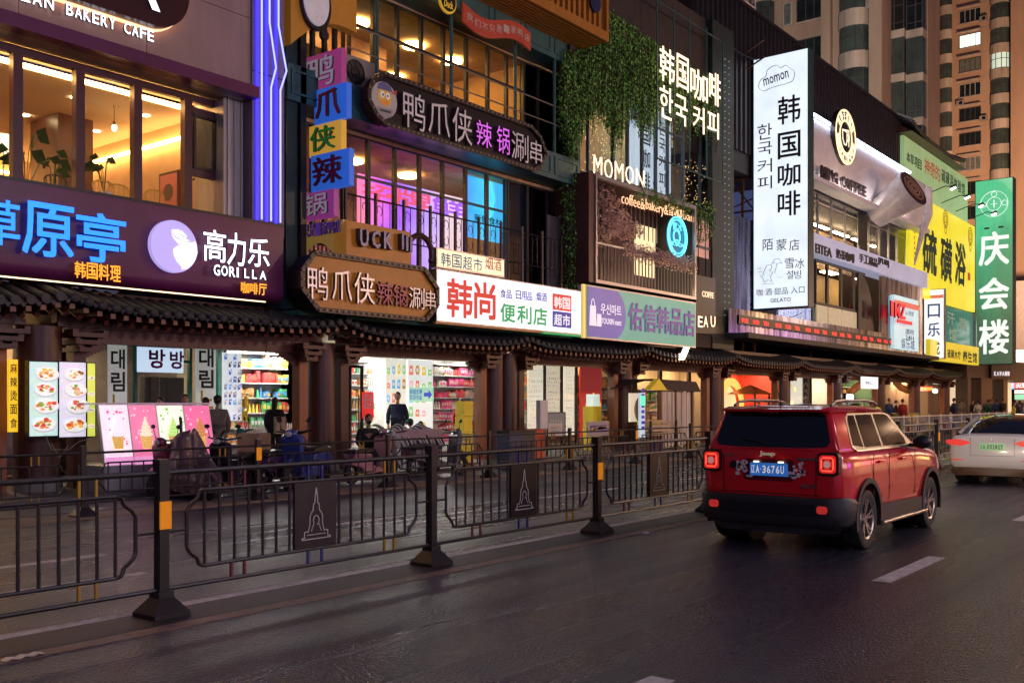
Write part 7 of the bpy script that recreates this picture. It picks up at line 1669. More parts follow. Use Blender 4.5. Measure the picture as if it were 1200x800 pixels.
assumed_floodlamp(100, 14.5, 12, (130, 30, 30), (1, .60, .36), 18000, 'assumed lamp mast at the end of the row lighting the far tower')  # unseen mast, added and assumed from the orange light on the far tower
assumed_floodlamp(50, 19.5, 19, (70, 28, 30), (1, .85, .70), 2200, 'assumed lamp mast hidden behind the row lighting the near tower')  # hidden mast, assumed; added for the light on the near tower
# ================================================================ the red car
carred = mat('red_car_paint', (.68, .010, .018), rough=.2, metal=.1, var=.06, vs=1.5, coat=1.0); blackpl = mat('black_plastic', (.016, .015, .018), rough=.5, var=.2, bump=.1, bs=200)
cglass = mat('tinted_car_glass', (.006, .007, .008), rough=.03, spec=1.0, var=.02); rubber = mat('tyre_rubber', (.012, .012, .012), rough=.75, var=.3); alloy = mat('alloy_rim', (.42, .40, .40), rough=.25, metal=.9, var=.1); roofgr = mat('roof_silver_stripe', (.35, .36, .42), rough=.25, metal=.5)
def loftcar(stations, secf, mb=None):
    mb = mb or MB(); secs = [secf(*s) for s in stations]; n = len(secs[0]); vs = []; fs = []
    for (x, *_), sc in zip(stations, secs): vs += [(x, y, z) for y, z in sc]
    for i in range(len(secs) - 1):
        for j in range(n): a, b = i * n + j, i * n + (j + 1) % n; fs.append((a, b, b + n, a + n))
    fs.append(tuple(range(n))); fs.append(tuple(range((len(secs) - 1) * n, len(secs) * n))[::-1]); mb.add(vs, fs); return mb
def cutwheels(o, xs, r, zc, w=3.0, tag=1):
    """wheel arches cut through the sides"""
    for x in xs:
        for s in (-1, 1):
            c = MB().cyl((x, s * .52, zc), (x, s * 1.6, zc), r, n=40).build('cutter', carred)
            m = o.modifiers.new('b', 'BOOLEAN'); m.object = c; m.operation = 'DIFFERENCE'; m.solver = 'EXACT'
    dg = bpy.context.evaluated_depsgraph_get(); me = bpy.data.meshes.new_from_object(o.evaluated_get(dg)); o.modifiers.clear(); o.data = me
    for ob in list(bpy.data.objects):
        if ob.name.startswith('cutter'): bpy.data.objects.remove(ob)
    me.shade_smooth(); me.set_sharp_from_angle(angle=math.radians(35))
def wheel(parent, x, y, r, wdt, rimr, spokes, s):
    """s=+1: outer face towards -y when s<0"""
    zc = r; prof = [(rimr * .98, -wdt * .42), (r * .86, -wdt * .5), (r * .97, -wdt * .44), (r, -wdt * .28), (r, wdt * .28), (r * .97, wdt * .44), (r * .86, wdt * .5), (rimr * .98, wdt * .42)]
    w_ = MB().lathe(prof, (x, y, zc), 'y', 40).build('wheel', rubber, parent, smooth=True)
    o = s * wdt * .40; mb = MB(); mb.lathe([(rimr * 1.0, o), (rimr * .97, o + s * .012), (rimr * .90, o), (rimr * .86, o - s * .10), (rimr * .80, o - s * .16)], (x, y, zc), 'y', 36)
    for k in range(spokes):
        for d in (-.10, .10):
            a = 2 * math.pi * k / spokes + math.pi / 2; a1 = a + d * .7; a2 = a + d * 2.0
            p = Vector((x + .05 * math.cos(a1), y + o - s * .035, zc + .05 * math.sin(a1))); q = Vector((x + rimr * .93 * math.cos(a2), y + o - s * .012, zc + rimr * .93 * math.sin(a2))); mb.beam(p, q, .034, .034, up=(0, 1, 0))
    mb.cyl((x, y + o - s * .06, zc), (x, y + o - s * .01, zc), .06, .05, n=16); mb.build('rim', alloy, w_, smooth=True)
    MB().cyl((x, y + o - s * .17, zc), (x, y + o - s * .14, zc), rimr * .82, n=28).build('brake_disc', mat('brake_dark', (.03, .03, .03), rough=.4, metal=.6), w_)
    return w_
CAR = thing('red_suv', 'red boxy car seen from behind in the near lane, licence plate lit', 'car', (0, 0, 0))
def sec_body(x, w_, zb, zt, cr=.02):
    h = zt - zb; half = [(0, zb), (w_ - .10, zb), (w_ - .02, zb + .06), (w_ + .005, zb + h * .30), (w_ + .008, zb + h * .55), (w_ - .008, zt - .13), (w_ - .035, zt - .05), (w_ - .09, zt - .008), (w_ * .5, zt + cr * .8), (0, zt + cr)]
    return half + [(-y, z) for y, z in half[-2:0:-1]]
st = [(.05, .70, .62, 1.14), (.07, .78, .60, 1.15), (.13, .845, .56, 1.155), (.26, .885, .42, 1.16), (.55, .90, .36, 1.16), (1.2, .90, .34, 1.155), (2.2, .90, .34, 1.14), (2.95, .90, .34, 1.12), (3.35, .895, .38, 1.09), (3.75, .88, .44, 1.06), (4.0, .84, .5, 1.02), (4.12, .78, .52, .96), (4.18, .68, .55, .9)]
body = loftcar(st, sec_body).build('body', carred, CAR, smooth=True)
XR, XF, WR = .78, 3.35, .345
cutwheels(body, (XR, XF), .405, WR + .03)
# black lower cladding: bumpers and sills
def sec_clad(x, w_, zb, zt):
    half = [(0, zb), (w_ - .12, zb), (w_ - .03, zb + .05), (w_, zb + .12), (w_ + .006, zt - .04), (w_ - .02, zt), (0, zt)]; return half + [(-y, z) for y, z in half[-2:0:-1]]
clad = loftcar([(-.015, .66, .34, .60), (.01, .78, .30, .625), (.07, .86, .28, .635), (.18, .912, .27, .64), (.42, .93, .26, .60)], sec_clad).build('rear_bumper', blackpl, CAR, smooth=True); cutwheels(clad, (XR,), .405, WR + .03)
MB().box((-.022, -.60, .42), (.03, .60, .56)).build('bumper_recess', mat('black_plastic_gloss', (.01, .01, .012), rough=.35), CAR, bevel=.01)
loftcar([(.06, .62, .20, .34), (.25, .80, .18, .34), (.5, .6, .2, .34)], sec_clad).build('rear_valance', blackpl, CAR, smooth=True)
fb_ = loftcar([(3.72, .905, .28, .56), (4.0, .87, .28, .56), (4.16, .78, .28, .55), (4.24, .62, .3, .52)], sec_clad).build('front_bumper', blackpl, CAR, smooth=True); cutwheels(fb_, (XF,), .405, WR + .03)
for s in (-1, 1):
    MB().prism([(1.19, .27), (2.94, .27), (2.93, .46), (1.21, .50)], (0, s * .905, 0), UX, UZ, (0, s * .018, 0)).build('sill_cladding', blackpl, CAR)
    MB().cyl((1.15, s * .955, .275), (2.98, s * .955, .275), .026, n=10).build('side_step', alloy, CAR, smooth=True)
    for xc in (XR, XF):
        mb = MB(); N = 22; a0, a1 = math.radians(-18), math.radians(198)
        for k in range(N):
            a, b = a0 + (a1 - a0) * k / N, a0 + (a1 - a0) * (k + 1) / N; P = lambda q, rr_: (xc + rr_ * math.cos(q), s * .915, WR + .03 + rr_ * math.sin(q))
            z_lim = 0; A_ = [P(a, .395), P(a, .455), P(b, .455), P(b, .395)]; mb.add(A_ + [(p[0], s * .87, p[2]) for p in A_] + [(p[0] , s * (.932), p[2]) for p in A_], [(8, 9, 10, 11), (0, 4, 7, 3), (8, 0, 3, 11), (1, 2, 10, 9), (1, 5, 6, 2)])
        mb.build('wheel_arch', blackpl, CAR, fix=True)
        MB().cyl((xc, s * .45, WR + .03), (xc, s * .70, WR + .03), .40, n=26).build('wheel_well', black, CAR)
        wheel(CAR, xc, s * .80, WR, .225, .235, 5, s)
# greenhouse
gx = dict(rb=.10, rt=.24, ft=2.05, fb=2.98); zb_, zt_ = 1.13, 1.615; wb_, wt_ = .835, .665
V = [(gx['rb'], -wb_, zb_), (gx['fb'], -wb_, zb_), (gx['fb'], wb_, zb_), (gx['rb'], wb_, zb_), (gx['rt'], -wt_, zt_), (gx['ft'], -wt_, zt_), (gx['ft'], wt_, zt_), (gx['rt'], wt_, zt_)]
mb = MB(); mb.add(V, [(3, 2, 1, 0), (4, 5, 6, 7), (0, 1, 5, 4), (1, 2, 6, 5), (2, 3, 7, 6), (3, 0, 4, 7)]); mb.build('cabin', carred, CAR, smooth=True, bevel=.055)
mb = loftcar([(.17, .60, 1.60, 1.635), (.22, .665, 1.595, 1.655), (.45, .685, 1.595, 1.668), (1.3, .69, 1.6, 1.675), (1.95, .68, 1.6, 1.66), (2.12, .62, 1.59, 1.63)], lambda x, w_, a, b: [(0, a), (w_, a), (w_ + .01, a + .02), (w_ - .03, b - .012), (w_ * .5, b), (0, b + .004)] + [(-w_ * .5, b), (-w_ + .03, b - .012), (-w_ - .01, a + .02), (-w_, a)]); mb.build('roof', carred, CAR, smooth=True)
MB().prism([(-.1, 0), (.35, 0), (.35, .03), (-.1, .03)], (0, 0, 0), UX, UZ, (0, 0, 0)) 
mb = MB(); mb.add([(.10, -.60, 1.628), (.10, .60, 1.628), (.30, .62, 1.66), (.30, -.62, 1.66), (.11, -.58, 1.60), (.11, .58, 1.60), (.3, .6, 1.62), (.3, -.6, 1.62)], [(0, 1, 2, 3), (7, 6, 5, 4), (0, 4, 5, 1), (1, 5, 6, 2), (3, 2, 6, 7), (0, 3, 7, 4)]); mb.build('spoiler', carred, CAR)
MB().box((.115, -.10, 1.585), (.14, .10, 1.60)).build('brake_light', mat('dark_red_lens', (.25, .01, .01), rough=.2), CAR)
for k, (y0, y1) in enumerate(((-.28, .28),)): MB().box((.5, y0, 1.6815), (1.9, y1, 1.684)).build('roof_panel', roofgr, CAR)
for s in (-1, 1):
    y = s * .60; pts = [(.42, y, 1.67), (.55, y, 1.715), (.8, y, 1.73), (1.6, y, 1.73), (1.9, y, 1.71), (2.02, y, 1.665)]; MB().tube(pts, .018, 8).build('roof_rail', mat('grey_rail_metal', (.12, .12, .14), rough=.35, metal=.6), CAR, smooth=True)
MB().cyl((.42, 0, 1.67), (.30, 0, 1.86), .006, n=6).build('antenna', black, CAR); MB().ell((.42, 0, 1.675), (.05, .03, .025)).build('antenna_base', black, CAR, smooth=True)
def sidept(x, z, s, o=.008): u = (z - zb_) / (zt_ - zb_); return (x, s * (wb_ + (wt_ - wb_) * u + o), z)
def sidepanel(pts, s, o, name, m, th=.004):
    mb = MB(); A_ = [sidept(x, z, s, o) for x, z in pts]; B_ = [sidept(x, z, s, o - th) for x, z in pts]; n = len(pts); mb.add(A_ + B_, [tuple(range(n)), tuple(range(n, 2 * n))[::-1]] + [(i, n + i, n + (i + 1) % n, (i + 1) % n) for i in range(n)]); return mb.build(name, m, CAR)
wz0, wz1 = 1.175, 1.555
for s in (-1, 1):
    sidepanel([(.50, wz0 + .05), (.62, wz0 - .02), (2.72, wz0 - .03), (2.62, wz0 + .07), (2.20, wz1 - .0), (1.98, wz1 + .025), (.72, wz1 + .025), (.60, wz1 - .03)], s, .006, 'window_surround', black)
    for nm, pts in (('rear_quarter_window', [(.56, wz0 + .04), (.86, wz0 + .01), (.90, wz1), (.72, wz1), (.64, wz1 - .06)]), ('rear_door_window', [(.92, wz0 + .005), (1.52, wz0), (1.52, wz1 + .005), (.955, wz1 + .002)]), ('front_door_window', [(1.60, wz0), (2.50, wz0 - .005), (2.50, wz0 + .06), (2.13, wz1 - .02), (2.0, wz1 + .005), (1.60, wz1 + .005)])): sidepanel(pts, s, .010, nm, cglass)
    sidepanel([(.49, wz0 + .02), (.62, wz0 - .035), (2.74, wz0 - .045), (2.74, wz0 - .030), (.62, wz0 - .02), (.50, wz0 + .035)], s, .012, 'chrome_trim', alloy)
    # door seams, handles, mirror
    for x in (1.56, 2.62, .98): MB().box((x, s * .901 - .003, .52), (x + .008, s * .901 + .010 * s, 1.10)).build('door_seam', black, CAR)
    for x in (1.16, 2.02):
        MB().box((x, s * .915 - .012, .985), (x + .20, s * .915 + .012, 1.015)).build('door_handle', carred, CAR, bevel=.006)
    mb = MB(); mb.ell((2.62, s * 1.0, 1.19), (.085, .12, .09), 14, 9); mb.build('mirror', carred if 0 else black, CAR, smooth=True); MB().box((2.58, s * .84, 1.12), (2.66, s * .95, 1.17)).build('mirror_stalk', black, CAR)
# windscreen and rear window
def plane_panel(P0, P1, P2, P3, o, name, m, r_=.0):
    a, b, c, d = map(Vector, (P0, P1, P2, P3)); n_ = (b - a).cross(d - a).normalized() * o; mb = MB(); mb.add([a + n_, b + n_, c + n_, d + n_], [(0, 1, 2, 3)]); return mb.build(name, m, CAR)
def rearpt(y, z, o=.008): u = (z - zb_) / (zt_ - zb_); return (gx['rb'] + (gx['rt'] - gx['rb']) * u - o, y, z)
def rearpoly(pts, o, name, m):
    mb = MB(); mb.add([rearpt(y, z, o) for y, z in pts], [tuple(range(len(pts)))]); return mb.build(name, m, CAR)
rearpoly([(-.66, 1.20), (-.70, 1.26), (-.62, 1.56), (-.56, 1.585), (.56, 1.585), (.62, 1.56), (.70, 1.26), (.66, 1.20), (.40, 1.185), (-.40, 1.185)], .010, 'rear_window', cglass)
plane_panel((gx['fb'], -.72, 1.16), (gx['fb'], .72, 1.16), (gx['ft'] + .02, .58, 1.59), (gx['ft'] + .02, -.58, 1.59), .012, 'windscreen', cglass)
MB().tube([rearpt(.02, 1.20, .03), rearpt(.16, 1.26, .04), rearpt(.36, 1.275, .03)], .010, 6).build('wiper', black, CAR)
# tail lamps
tl = em('tail_lamp_red', (.9, .03, .02), .45); tlr = em('tail_lamp_ring', (1, .10, .06), 1.4); tlx = mat('tail_lamp_dark', (.12, .008, .006), rough=.2, emit=.25, ecol=(1, .05, .02))
for s in (-1, 1):
    yc = s * .71; X_ = .028
    MB().prism(rr(.24, .26, .05, 4, yc - .12, .885), (X_, 0, 0), (0, 1, 0), UZ, (.10, 0, 0)).build('lamp_surround', black, CAR)
    l = MB().prism(rr(.185, .20, .035, 4, yc - .0925, .915), (X_ - .006, 0, 0), (0, 1, 0), UZ, (-.016, 0, 0)).build('tail_light', tl, CAR)
    mb = MB(); zc = 1.015
    for q in range(12):
        a, b = 2 * math.pi * q / 12, 2 * math.pi * (q + 1) / 12; f = lambda v: (X_ - .024, yc + .068 * max(-1, min(1, 1.3 * math.cos(v))), zc + .074 * max(-1, min(1, 1.3 * math.sin(v)))); mb.beam(f(a), f(b), .014, .008, up=(1, 0, 0))
    mb.build('lamp_ring', tlr, l); mb = MB()
    for a, b in ((-1, 1), (1, 1)):
        mb.beam((X_ - .025, yc - .055 * a, zc - .06 * b), (X_ - .025, yc + .055 * a, zc + .06 * b), .026, .012, up=(1, 0, 0))
    mb.build('cross', tlx, l); MB().prism(rr(.07, .075, .02, 3, yc - .035, zc - .037), (X_ - .033, 0, 0), (0, 1, 0), UZ, (-.003, 0, 0)).build('reverse_lens', mat('pale_lens', (.5, .3, .28), rough=.2, emit=.3, ecol=(1, .5, .45)), l)
    yl_c = s * .66; MB().prism(rr(.12, .085, .03, 4, yl_c - .06, .46), (-.02, 0, 0), (0, 1, 0), UZ, (-.012, 0, 0)).build('fog_reflector', em('fog_red', (.9, .05, .04), .3), CAR)  # red reflector whose glow is put into its material
# tailgate lines, plate, badges
mb = MB(); mb.box((.038, -.62, .655), (.046, .62, .663)); mb.box((.044, -.57, .663), (.052, -.562, 1.10)); mb.box((.044, .562, .663), (.052, .57, 1.10)); mb.build('tailgate_seam', mat('seam_dark', (.03, .002, .002)), CAR)
MB().prism(rr(.62, .25, .04, 4, -.31, .80), (.043, 0, 0), (0, 1, 0), UZ, (.004, 0, 0)).build('plate_recess', mat('dark_red_recess', (.10, .004, .005), rough=.4), CAR)
pb_ = mat('plate_blue', (.02, .12, .45), rough=.35, emit=.35, ecol=(.05, .25, .8)); pl = MB().prism(rr(.46, .15, .015, 3, -.24, .855), (.036, 0, 0), (0, 1, 0), UZ, (-.012, 0, 0)).build('licence_plate', pb_, CAR)
plw = mat('plate_white', (.8, .8, .82), emit=.5); yy = .205
for ch, w_ in (('辽', .045), ('A', .045), ('·', .012), ('3', .042), ('6', .042), ('7', .042), ('6', .042), ('U', .042)):
    text(ch, (.0235, yy, .885 if ch != '·' else .925), UM, UZ, w_, .09 if ch != '·' else .014, plw, pl, depth=.002, bold=.02); yy -= w_ + .013
for y in (-.16, .14): MB().box((.012, y - .03, 1.012), (.03, y + .03, 1.024)).build('plate_lamp', em('plate_lamp_glow', (1, .95, .8), 4), CAR)
text('Jeep', (.036, .105, 1.075), UM, UZ, .19, .065, mat('pale_chrome', (.7, .65, .5), rough=.25, metal=.6, emit=.15, ecol=(1, .9, .6)), CAR, depth=.012, bold=.03, name='badge')
text('RENEGADE', (.03, -.36, 1.045), UM, UZ, .26, .035, alloy, CAR, depth=.006, bold=.02, name='badge'); text('4x4 75', (.026, -.40, .735), UM, UZ, .17, .05, alloy, CAR, depth=.006, bold=.02, name='badge')
text('LATITUDE', (.035, .62, 1.075), UM, UZ, .2, .025, alloy, CAR, depth=.006, bold=.01, name='badge')
stk = mat('pale_sticker', (.75, .7, .7), rough=.5); r = random.Random(2)
for y0 in (.30, -.33):
    mb = MB()
    for k in range(16): y = y0 + r.uniform(-.09, .09); z = .93 + r.uniform(-.09, .09) ; mb.prism(disc(y, z, r.uniform(.015, .04), r.uniform(.008, .03), 6), (.040, 0, 0), (0, 1, 0), UZ, (-.002, 0, 0))
    mb.build('sticker', stk, CAR)
MB().lathe([(.001, 0), (.045, .0), (.05, .01), (.045, .02)], (.035, .44, .97), 'x', 16).build('lock_cover', black, CAR)
MB().box((.05, .2, .19), (.16, .32, .24)).build('exhaust', black, CAR)
for s in (-1, 1):
    MB().cyl((4.10, s * .62, .80), (4.20, s * .62, .80), .10, n=20).build('headlight', em('headlamp_glow', (1, .85, .65), 20), CAR)
    l = bpy.data.lights.new('assumed_headlight_beam', 'SPOT'); l.energy = 260; l.color = (1, .78, .55); l.spot_size = 1.5; l.spot_blend = .8; l.shadow_soft_size = .08; o = bpy.data.objects.new('assumed_headlight_beam', l); C.objects.link(o); o.parent = CAR; o.location = (4.24, s * .62, .80); o.rotation_euler = (0, math.radians(-86), 0)  # lit headlight beams are assumed; added to light the saloon ahead
CAR.location = (10.92, 4.77, 0)

# ================================================================ the white saloon ahead
wht = mat('pearl_white_paint', (.78, .74, .70), rough=.3, var=.05, coat=1.0)
CW = thing('white_saloon', 'white saloon car cut off by the right edge of the picture', 'car', (0, 0, 0))
def sec_s(x, w_, zb, zt, cr=.03):
    h = zt - zb; half = [(0, zb), (w_ - .14, zb), (w_ - .03, zb + .10), (w_, zb + h * .4), (w_ - .01, zb + h * .62), (w_ - .05, zt - .10), (w_ - .12, zt - .03), (w_ * .55, zt + cr * .7), (0, zt + cr)]; return half + [(-y, z) for y, z in half[-2:0:-1]]
cb = loftcar([(.0, .62, .42, .92), (.03, .76, .36, .99), (.10, .84, .30, 1.02), (.30, .90, .26, 1.03), (.7, .925, .24, 1.02), (1.5, .925, .22, 1.0), (2.9, .925, .22, .98), (3.6, .92, .24, .95), (4.2, .90, .28, .84), (4.55, .82, .32, .72), (4.68, .68, .38, .62)], sec_s).build('body', wht, CW, smooth=True); cutwheels(cb, (.98, 3.85), .37, .35)
loftcar([(.42, .62, .98, 1.04), (.9, .60, .98, 1.26), (1.5, .585, .98, 1.40), (2.1, .58, .98, 1.425), (2.6, .575, .98, 1.38), (3.2, .60, .96, 1.14), (3.55, .66, .93, .98)], lambda x, w_, a, b: [(0, a), (w_ + .2, a), (w_ + .17, a + .04), (w_ + .03, b - .07), (w_ - .04, b - .02), (w_ * .5, b + .01), (0, b + .02), (-w_ * .5, b + .01), (-w_ + .04, b - .02), (-w_ - .03, b - .07), (-w_ - .17, a + .04), (-w_ - .2, a)]).build('cabin_glass', cglass, CW, smooth=True)
loftcar([(-.01, .60, .20, .36), (.06, .80, .17, .35), (.3, .9, .17, .32), (.6, .9, .17, .30)], sec_clad).build('diffuser', mat('dim_orange_valance', (.10, .05, .03), rough=.4), CW, smooth=True)
for s in (-1, 1):
    MB().beam((.5, s * .74, 1.05), (1.5, s * .62, 1.36), .05, .06).build('pillar', wht, CW)
    mb = MB().prism([(s * .40, .86), (s * .58, .80), (s * .84, .82), (s * .86, .90), (s * .70, .935), (s * .50, .91)], (-.005, 0, 0), (0, 1, 0), UZ, (.09, 0, 0)); o_ = mb.build('tail_light', em('saloon_tail', (.9, .04, .03), .45), CW); o_.location.x = .0
    mb = MB().prism([(s * .84, .82), (s * .895, .85), (s * .90, .90), (s * .86, .92)], (.02, 0, 0), (0, 1, 0), UZ, (.2, 0, 0)); mb.build('tail_light_side', em('saloon_tail', (.9, .04, .03), .45), CW)
    MB().box((.0, s * .66 - .13, .50), (.06, s * .66 + .13, .52)).build('reflector_strip', em('fog_red', (.9, .05, .04), .3), CW)
    for xc in (.98, 3.85): wheel(CW, xc, s * .80, .335, .23, .24, 5, s); MB().cyl((xc, s * .42, .35), (xc, s * .68, .35), .36, n=22).build('wheel_well', black, CW)
MB().box((-.012, -.23, .72), (.03, .25, .86)).build('licence_plate', mat('plate_green', (.20, .42, .22), rough=.35, emit=.30, ecol=(.45, .8, .35)), CW)
yy = .22
for ch in '辽A·DS2827': text(ch, (-.013, yy, .745), UM, UZ, .038 if ch != '·' else .012, .085 if ch != '·' else .02, bk, bpy.data.objects['licence_plate.001'], depth=.002, bold=.02); yy -= .05 if ch != '·' else .03
mb = MB(); mb.box((-.004, -.42, .60), (.01, .42, .606)); mb.box((-.004, -.42, .606), (.01, -.414, .96)); mb.box((-.004, .414, .606), (.01, .42, .96)); mb.build('boot_seam', mat('seam_grey', (.15, .14, .13)), CW)
mb = MB().prism([(-.03, .955), (.03, .955), (.008, .94), (0, .89), (-.008, .94)], (-.004, 0, 0), (0, 1, 0), UZ, (.03, 0, 0)); mb.build('badge', alloy, CW)
CW.location = (22.1, 4.78, 0)
# ================================================================ lit food menus and ice cream posters
def lightbox(label, pa, pb, ta, tb, Y, fn, seed, bgc, m, cat='menu board', case=black, th=.12, name='menu_lightbox'):
    x0, x1, z0, z1 = rect(pa, pb, ta, tb, Y); t = thing(name, label, cat, (x0, Y, z0)); MB().box((x0 - .02, Y + .005, z0 - .02), (x1 + .02, Y + th, z1 + .02)).build('case', case, t)
    mb = MB(); mb.poly([(x0, Y, z0), (x1, Y, z0), (x1, Y, z1), (x0, Y, z1)], bgc)
    if fn: fn(mb, x0, x1, z0, z1, Y, random.Random(seed))
    mb.build('face', m, t, fix=False); return t
lightbox('pale green lit menu of four dishes on the round column', 34.5, 67.5, 423.5, 511, 16.95, menu_print, 3, (.62, .88, .80), prl); lightbox('pale lilac lit menu of four dishes on the round column', 69.5, 100.5, 424, 512, 16.95, menu_print, 8, (.82, .78, .92), prl)
lightbox('narrow lime yellow lit menu beside the lilac one', 102.5, 111.5, 425.5, 511, 17.1, lambda mb, x0, x1, z0, z1, Y, r: [dish(mb, (x0 + x1) / 2, z0 + (z1 - z0) * f, (x1 - x0) * .42, Y, r) for f in (.8, .58, .36, .14)], 5, (.80, .85, .12), prl)
mb = MB(); x_, z_ = at(45, 520, 16.95); mb.tube([(x_ + .1, 16.9, z_ + .15), (x_ + .2, 16.9, z_ - .1), (x_ + .5, 16.9, z_ - .12), (x_ + .7, 16.9, z_ + .02), (x_ + 1.1, 16.9, z_ + .12)], .008, 5).tube([(x_ + .2, 16.9, z_), (x_ + .35, 16.9, z_ - .25), (x_ + .5, 16.9, z_ - .05)], .008, 5)
props(mb.build('power_cable', mat('pale_cable', (.3, .25, .2))), 'pale looping cable hanging under the food menus', 'cable')
Yi = 16.15
for k, (pa, pb, top, cone, deco, bgc, lab) in enumerate(((124, 157, (.95, .88, .95), (.85, .5, .12), (.85, .1, .3), (.93, .80, .88), 'pink ice cream poster with a white cone, leftmost of four'), (158.5, 190, (.98, .82, .60), (.9, .55, .15), (.95, .55, .7), (.85, .22, .40), 'red ice cream poster with a vanilla cone, second of four'),
        (191.5, 222, (.55, .85, .25), (.88, .50, .12), (.2, .55, .08), (.90, .93, .80), 'white ice cream poster with a green tea cone'), (223.5, 253, (.62, .25, .08), (.88, .5, .15), (.95, .5, .65), (.82, .16, .35), 'red ice cream poster with a chocolate cone, rightmost of four'))):
    x0, x1, z0, z1 = rect(pa, pb, 474.5 + k * .3, 545 + k * -1, Yi); t = thing('ice_cream_poster', lab, 'poster', (x0, Yi, z0)); tilt = .22
    mb = MB(); mb.poly([(x0, Yi, z0), (x1, Yi, z0), (x1, Yi, z1), (x0, Yi, z1)], bgc); cone_print(top, cone, deco)(mb, x0, x1, z0, z1, Yi, random.Random(k))
    c_ = MB().box((x0 - .015, Yi + .004, z0 - .015), (x1 + .015, Yi + .06, z1 + .015))
    for m_ in (mb, c_): m_.v = [(x, y + (z - z0) * tilt, z) for x, y, z in m_.v]
    mb.build('face', prl2, t, fix=False); c_.build('case', white_p, t)
x0, x1 = XW(123, Yi), XW(254, Yi); z0 = at(123, 545, Yi)[1]
t = thing('serving_counter', 'grey counter carrying the tilted ice cream posters', 'counter', (x0, Yi, .13)); MB().box((x0, Yi + .02, .13), (x1, Yi + .9, z0 - .02)).build('body', mat('grey_counter', (.3, .28, .3), rough=.4), t); MB().box((x0 - .05, Yi + .3, z0 + 1.05), (x1 + .05, Yi + 1.0, z0 + 1.08)).build('top', steel, t)

# ================================================================ people
skin = mat('skin', (.42, .24, .17), rough=.5, var=.06); hairm = mat('black_hair', (.012, .010, .010), rough=.5); shoe = mat('dark_shoe', (.02, .018, .018), rough=.5)
def skinned(verts, edges, radii, name, m, parent, root=0, sub=1):
    me = bpy.data.meshes.new(name); me.from_pydata(verts, edges, []); o = bpy.data.objects.new(name, me); C.objects.link(o); md = o.modifiers.new('s', 'SKIN'); md.use_smooth_shade = True
    if not me.skin_vertices: bpy.context.view_layer.update()
    sv = me.skin_vertices[0].data
    for i, r_ in enumerate(radii): sv[i].radius = r_ if isinstance(r_, tuple) else (r_, r_)
    sv[root].use_root = True; s2 = o.modifiers.new('u', 'SUBSURF'); s2.levels = sub; s2.render_levels = sub
    dg = bpy.context.evaluated_depsgraph_get(); m2 = bpy.data.meshes.new_from_object(o.evaluated_get(dg)); o.modifiers.clear(); o.data = m2; m2.materials.clear(); m2.materials.append(m); m2.shade_smooth(); o.parent = parent; return o
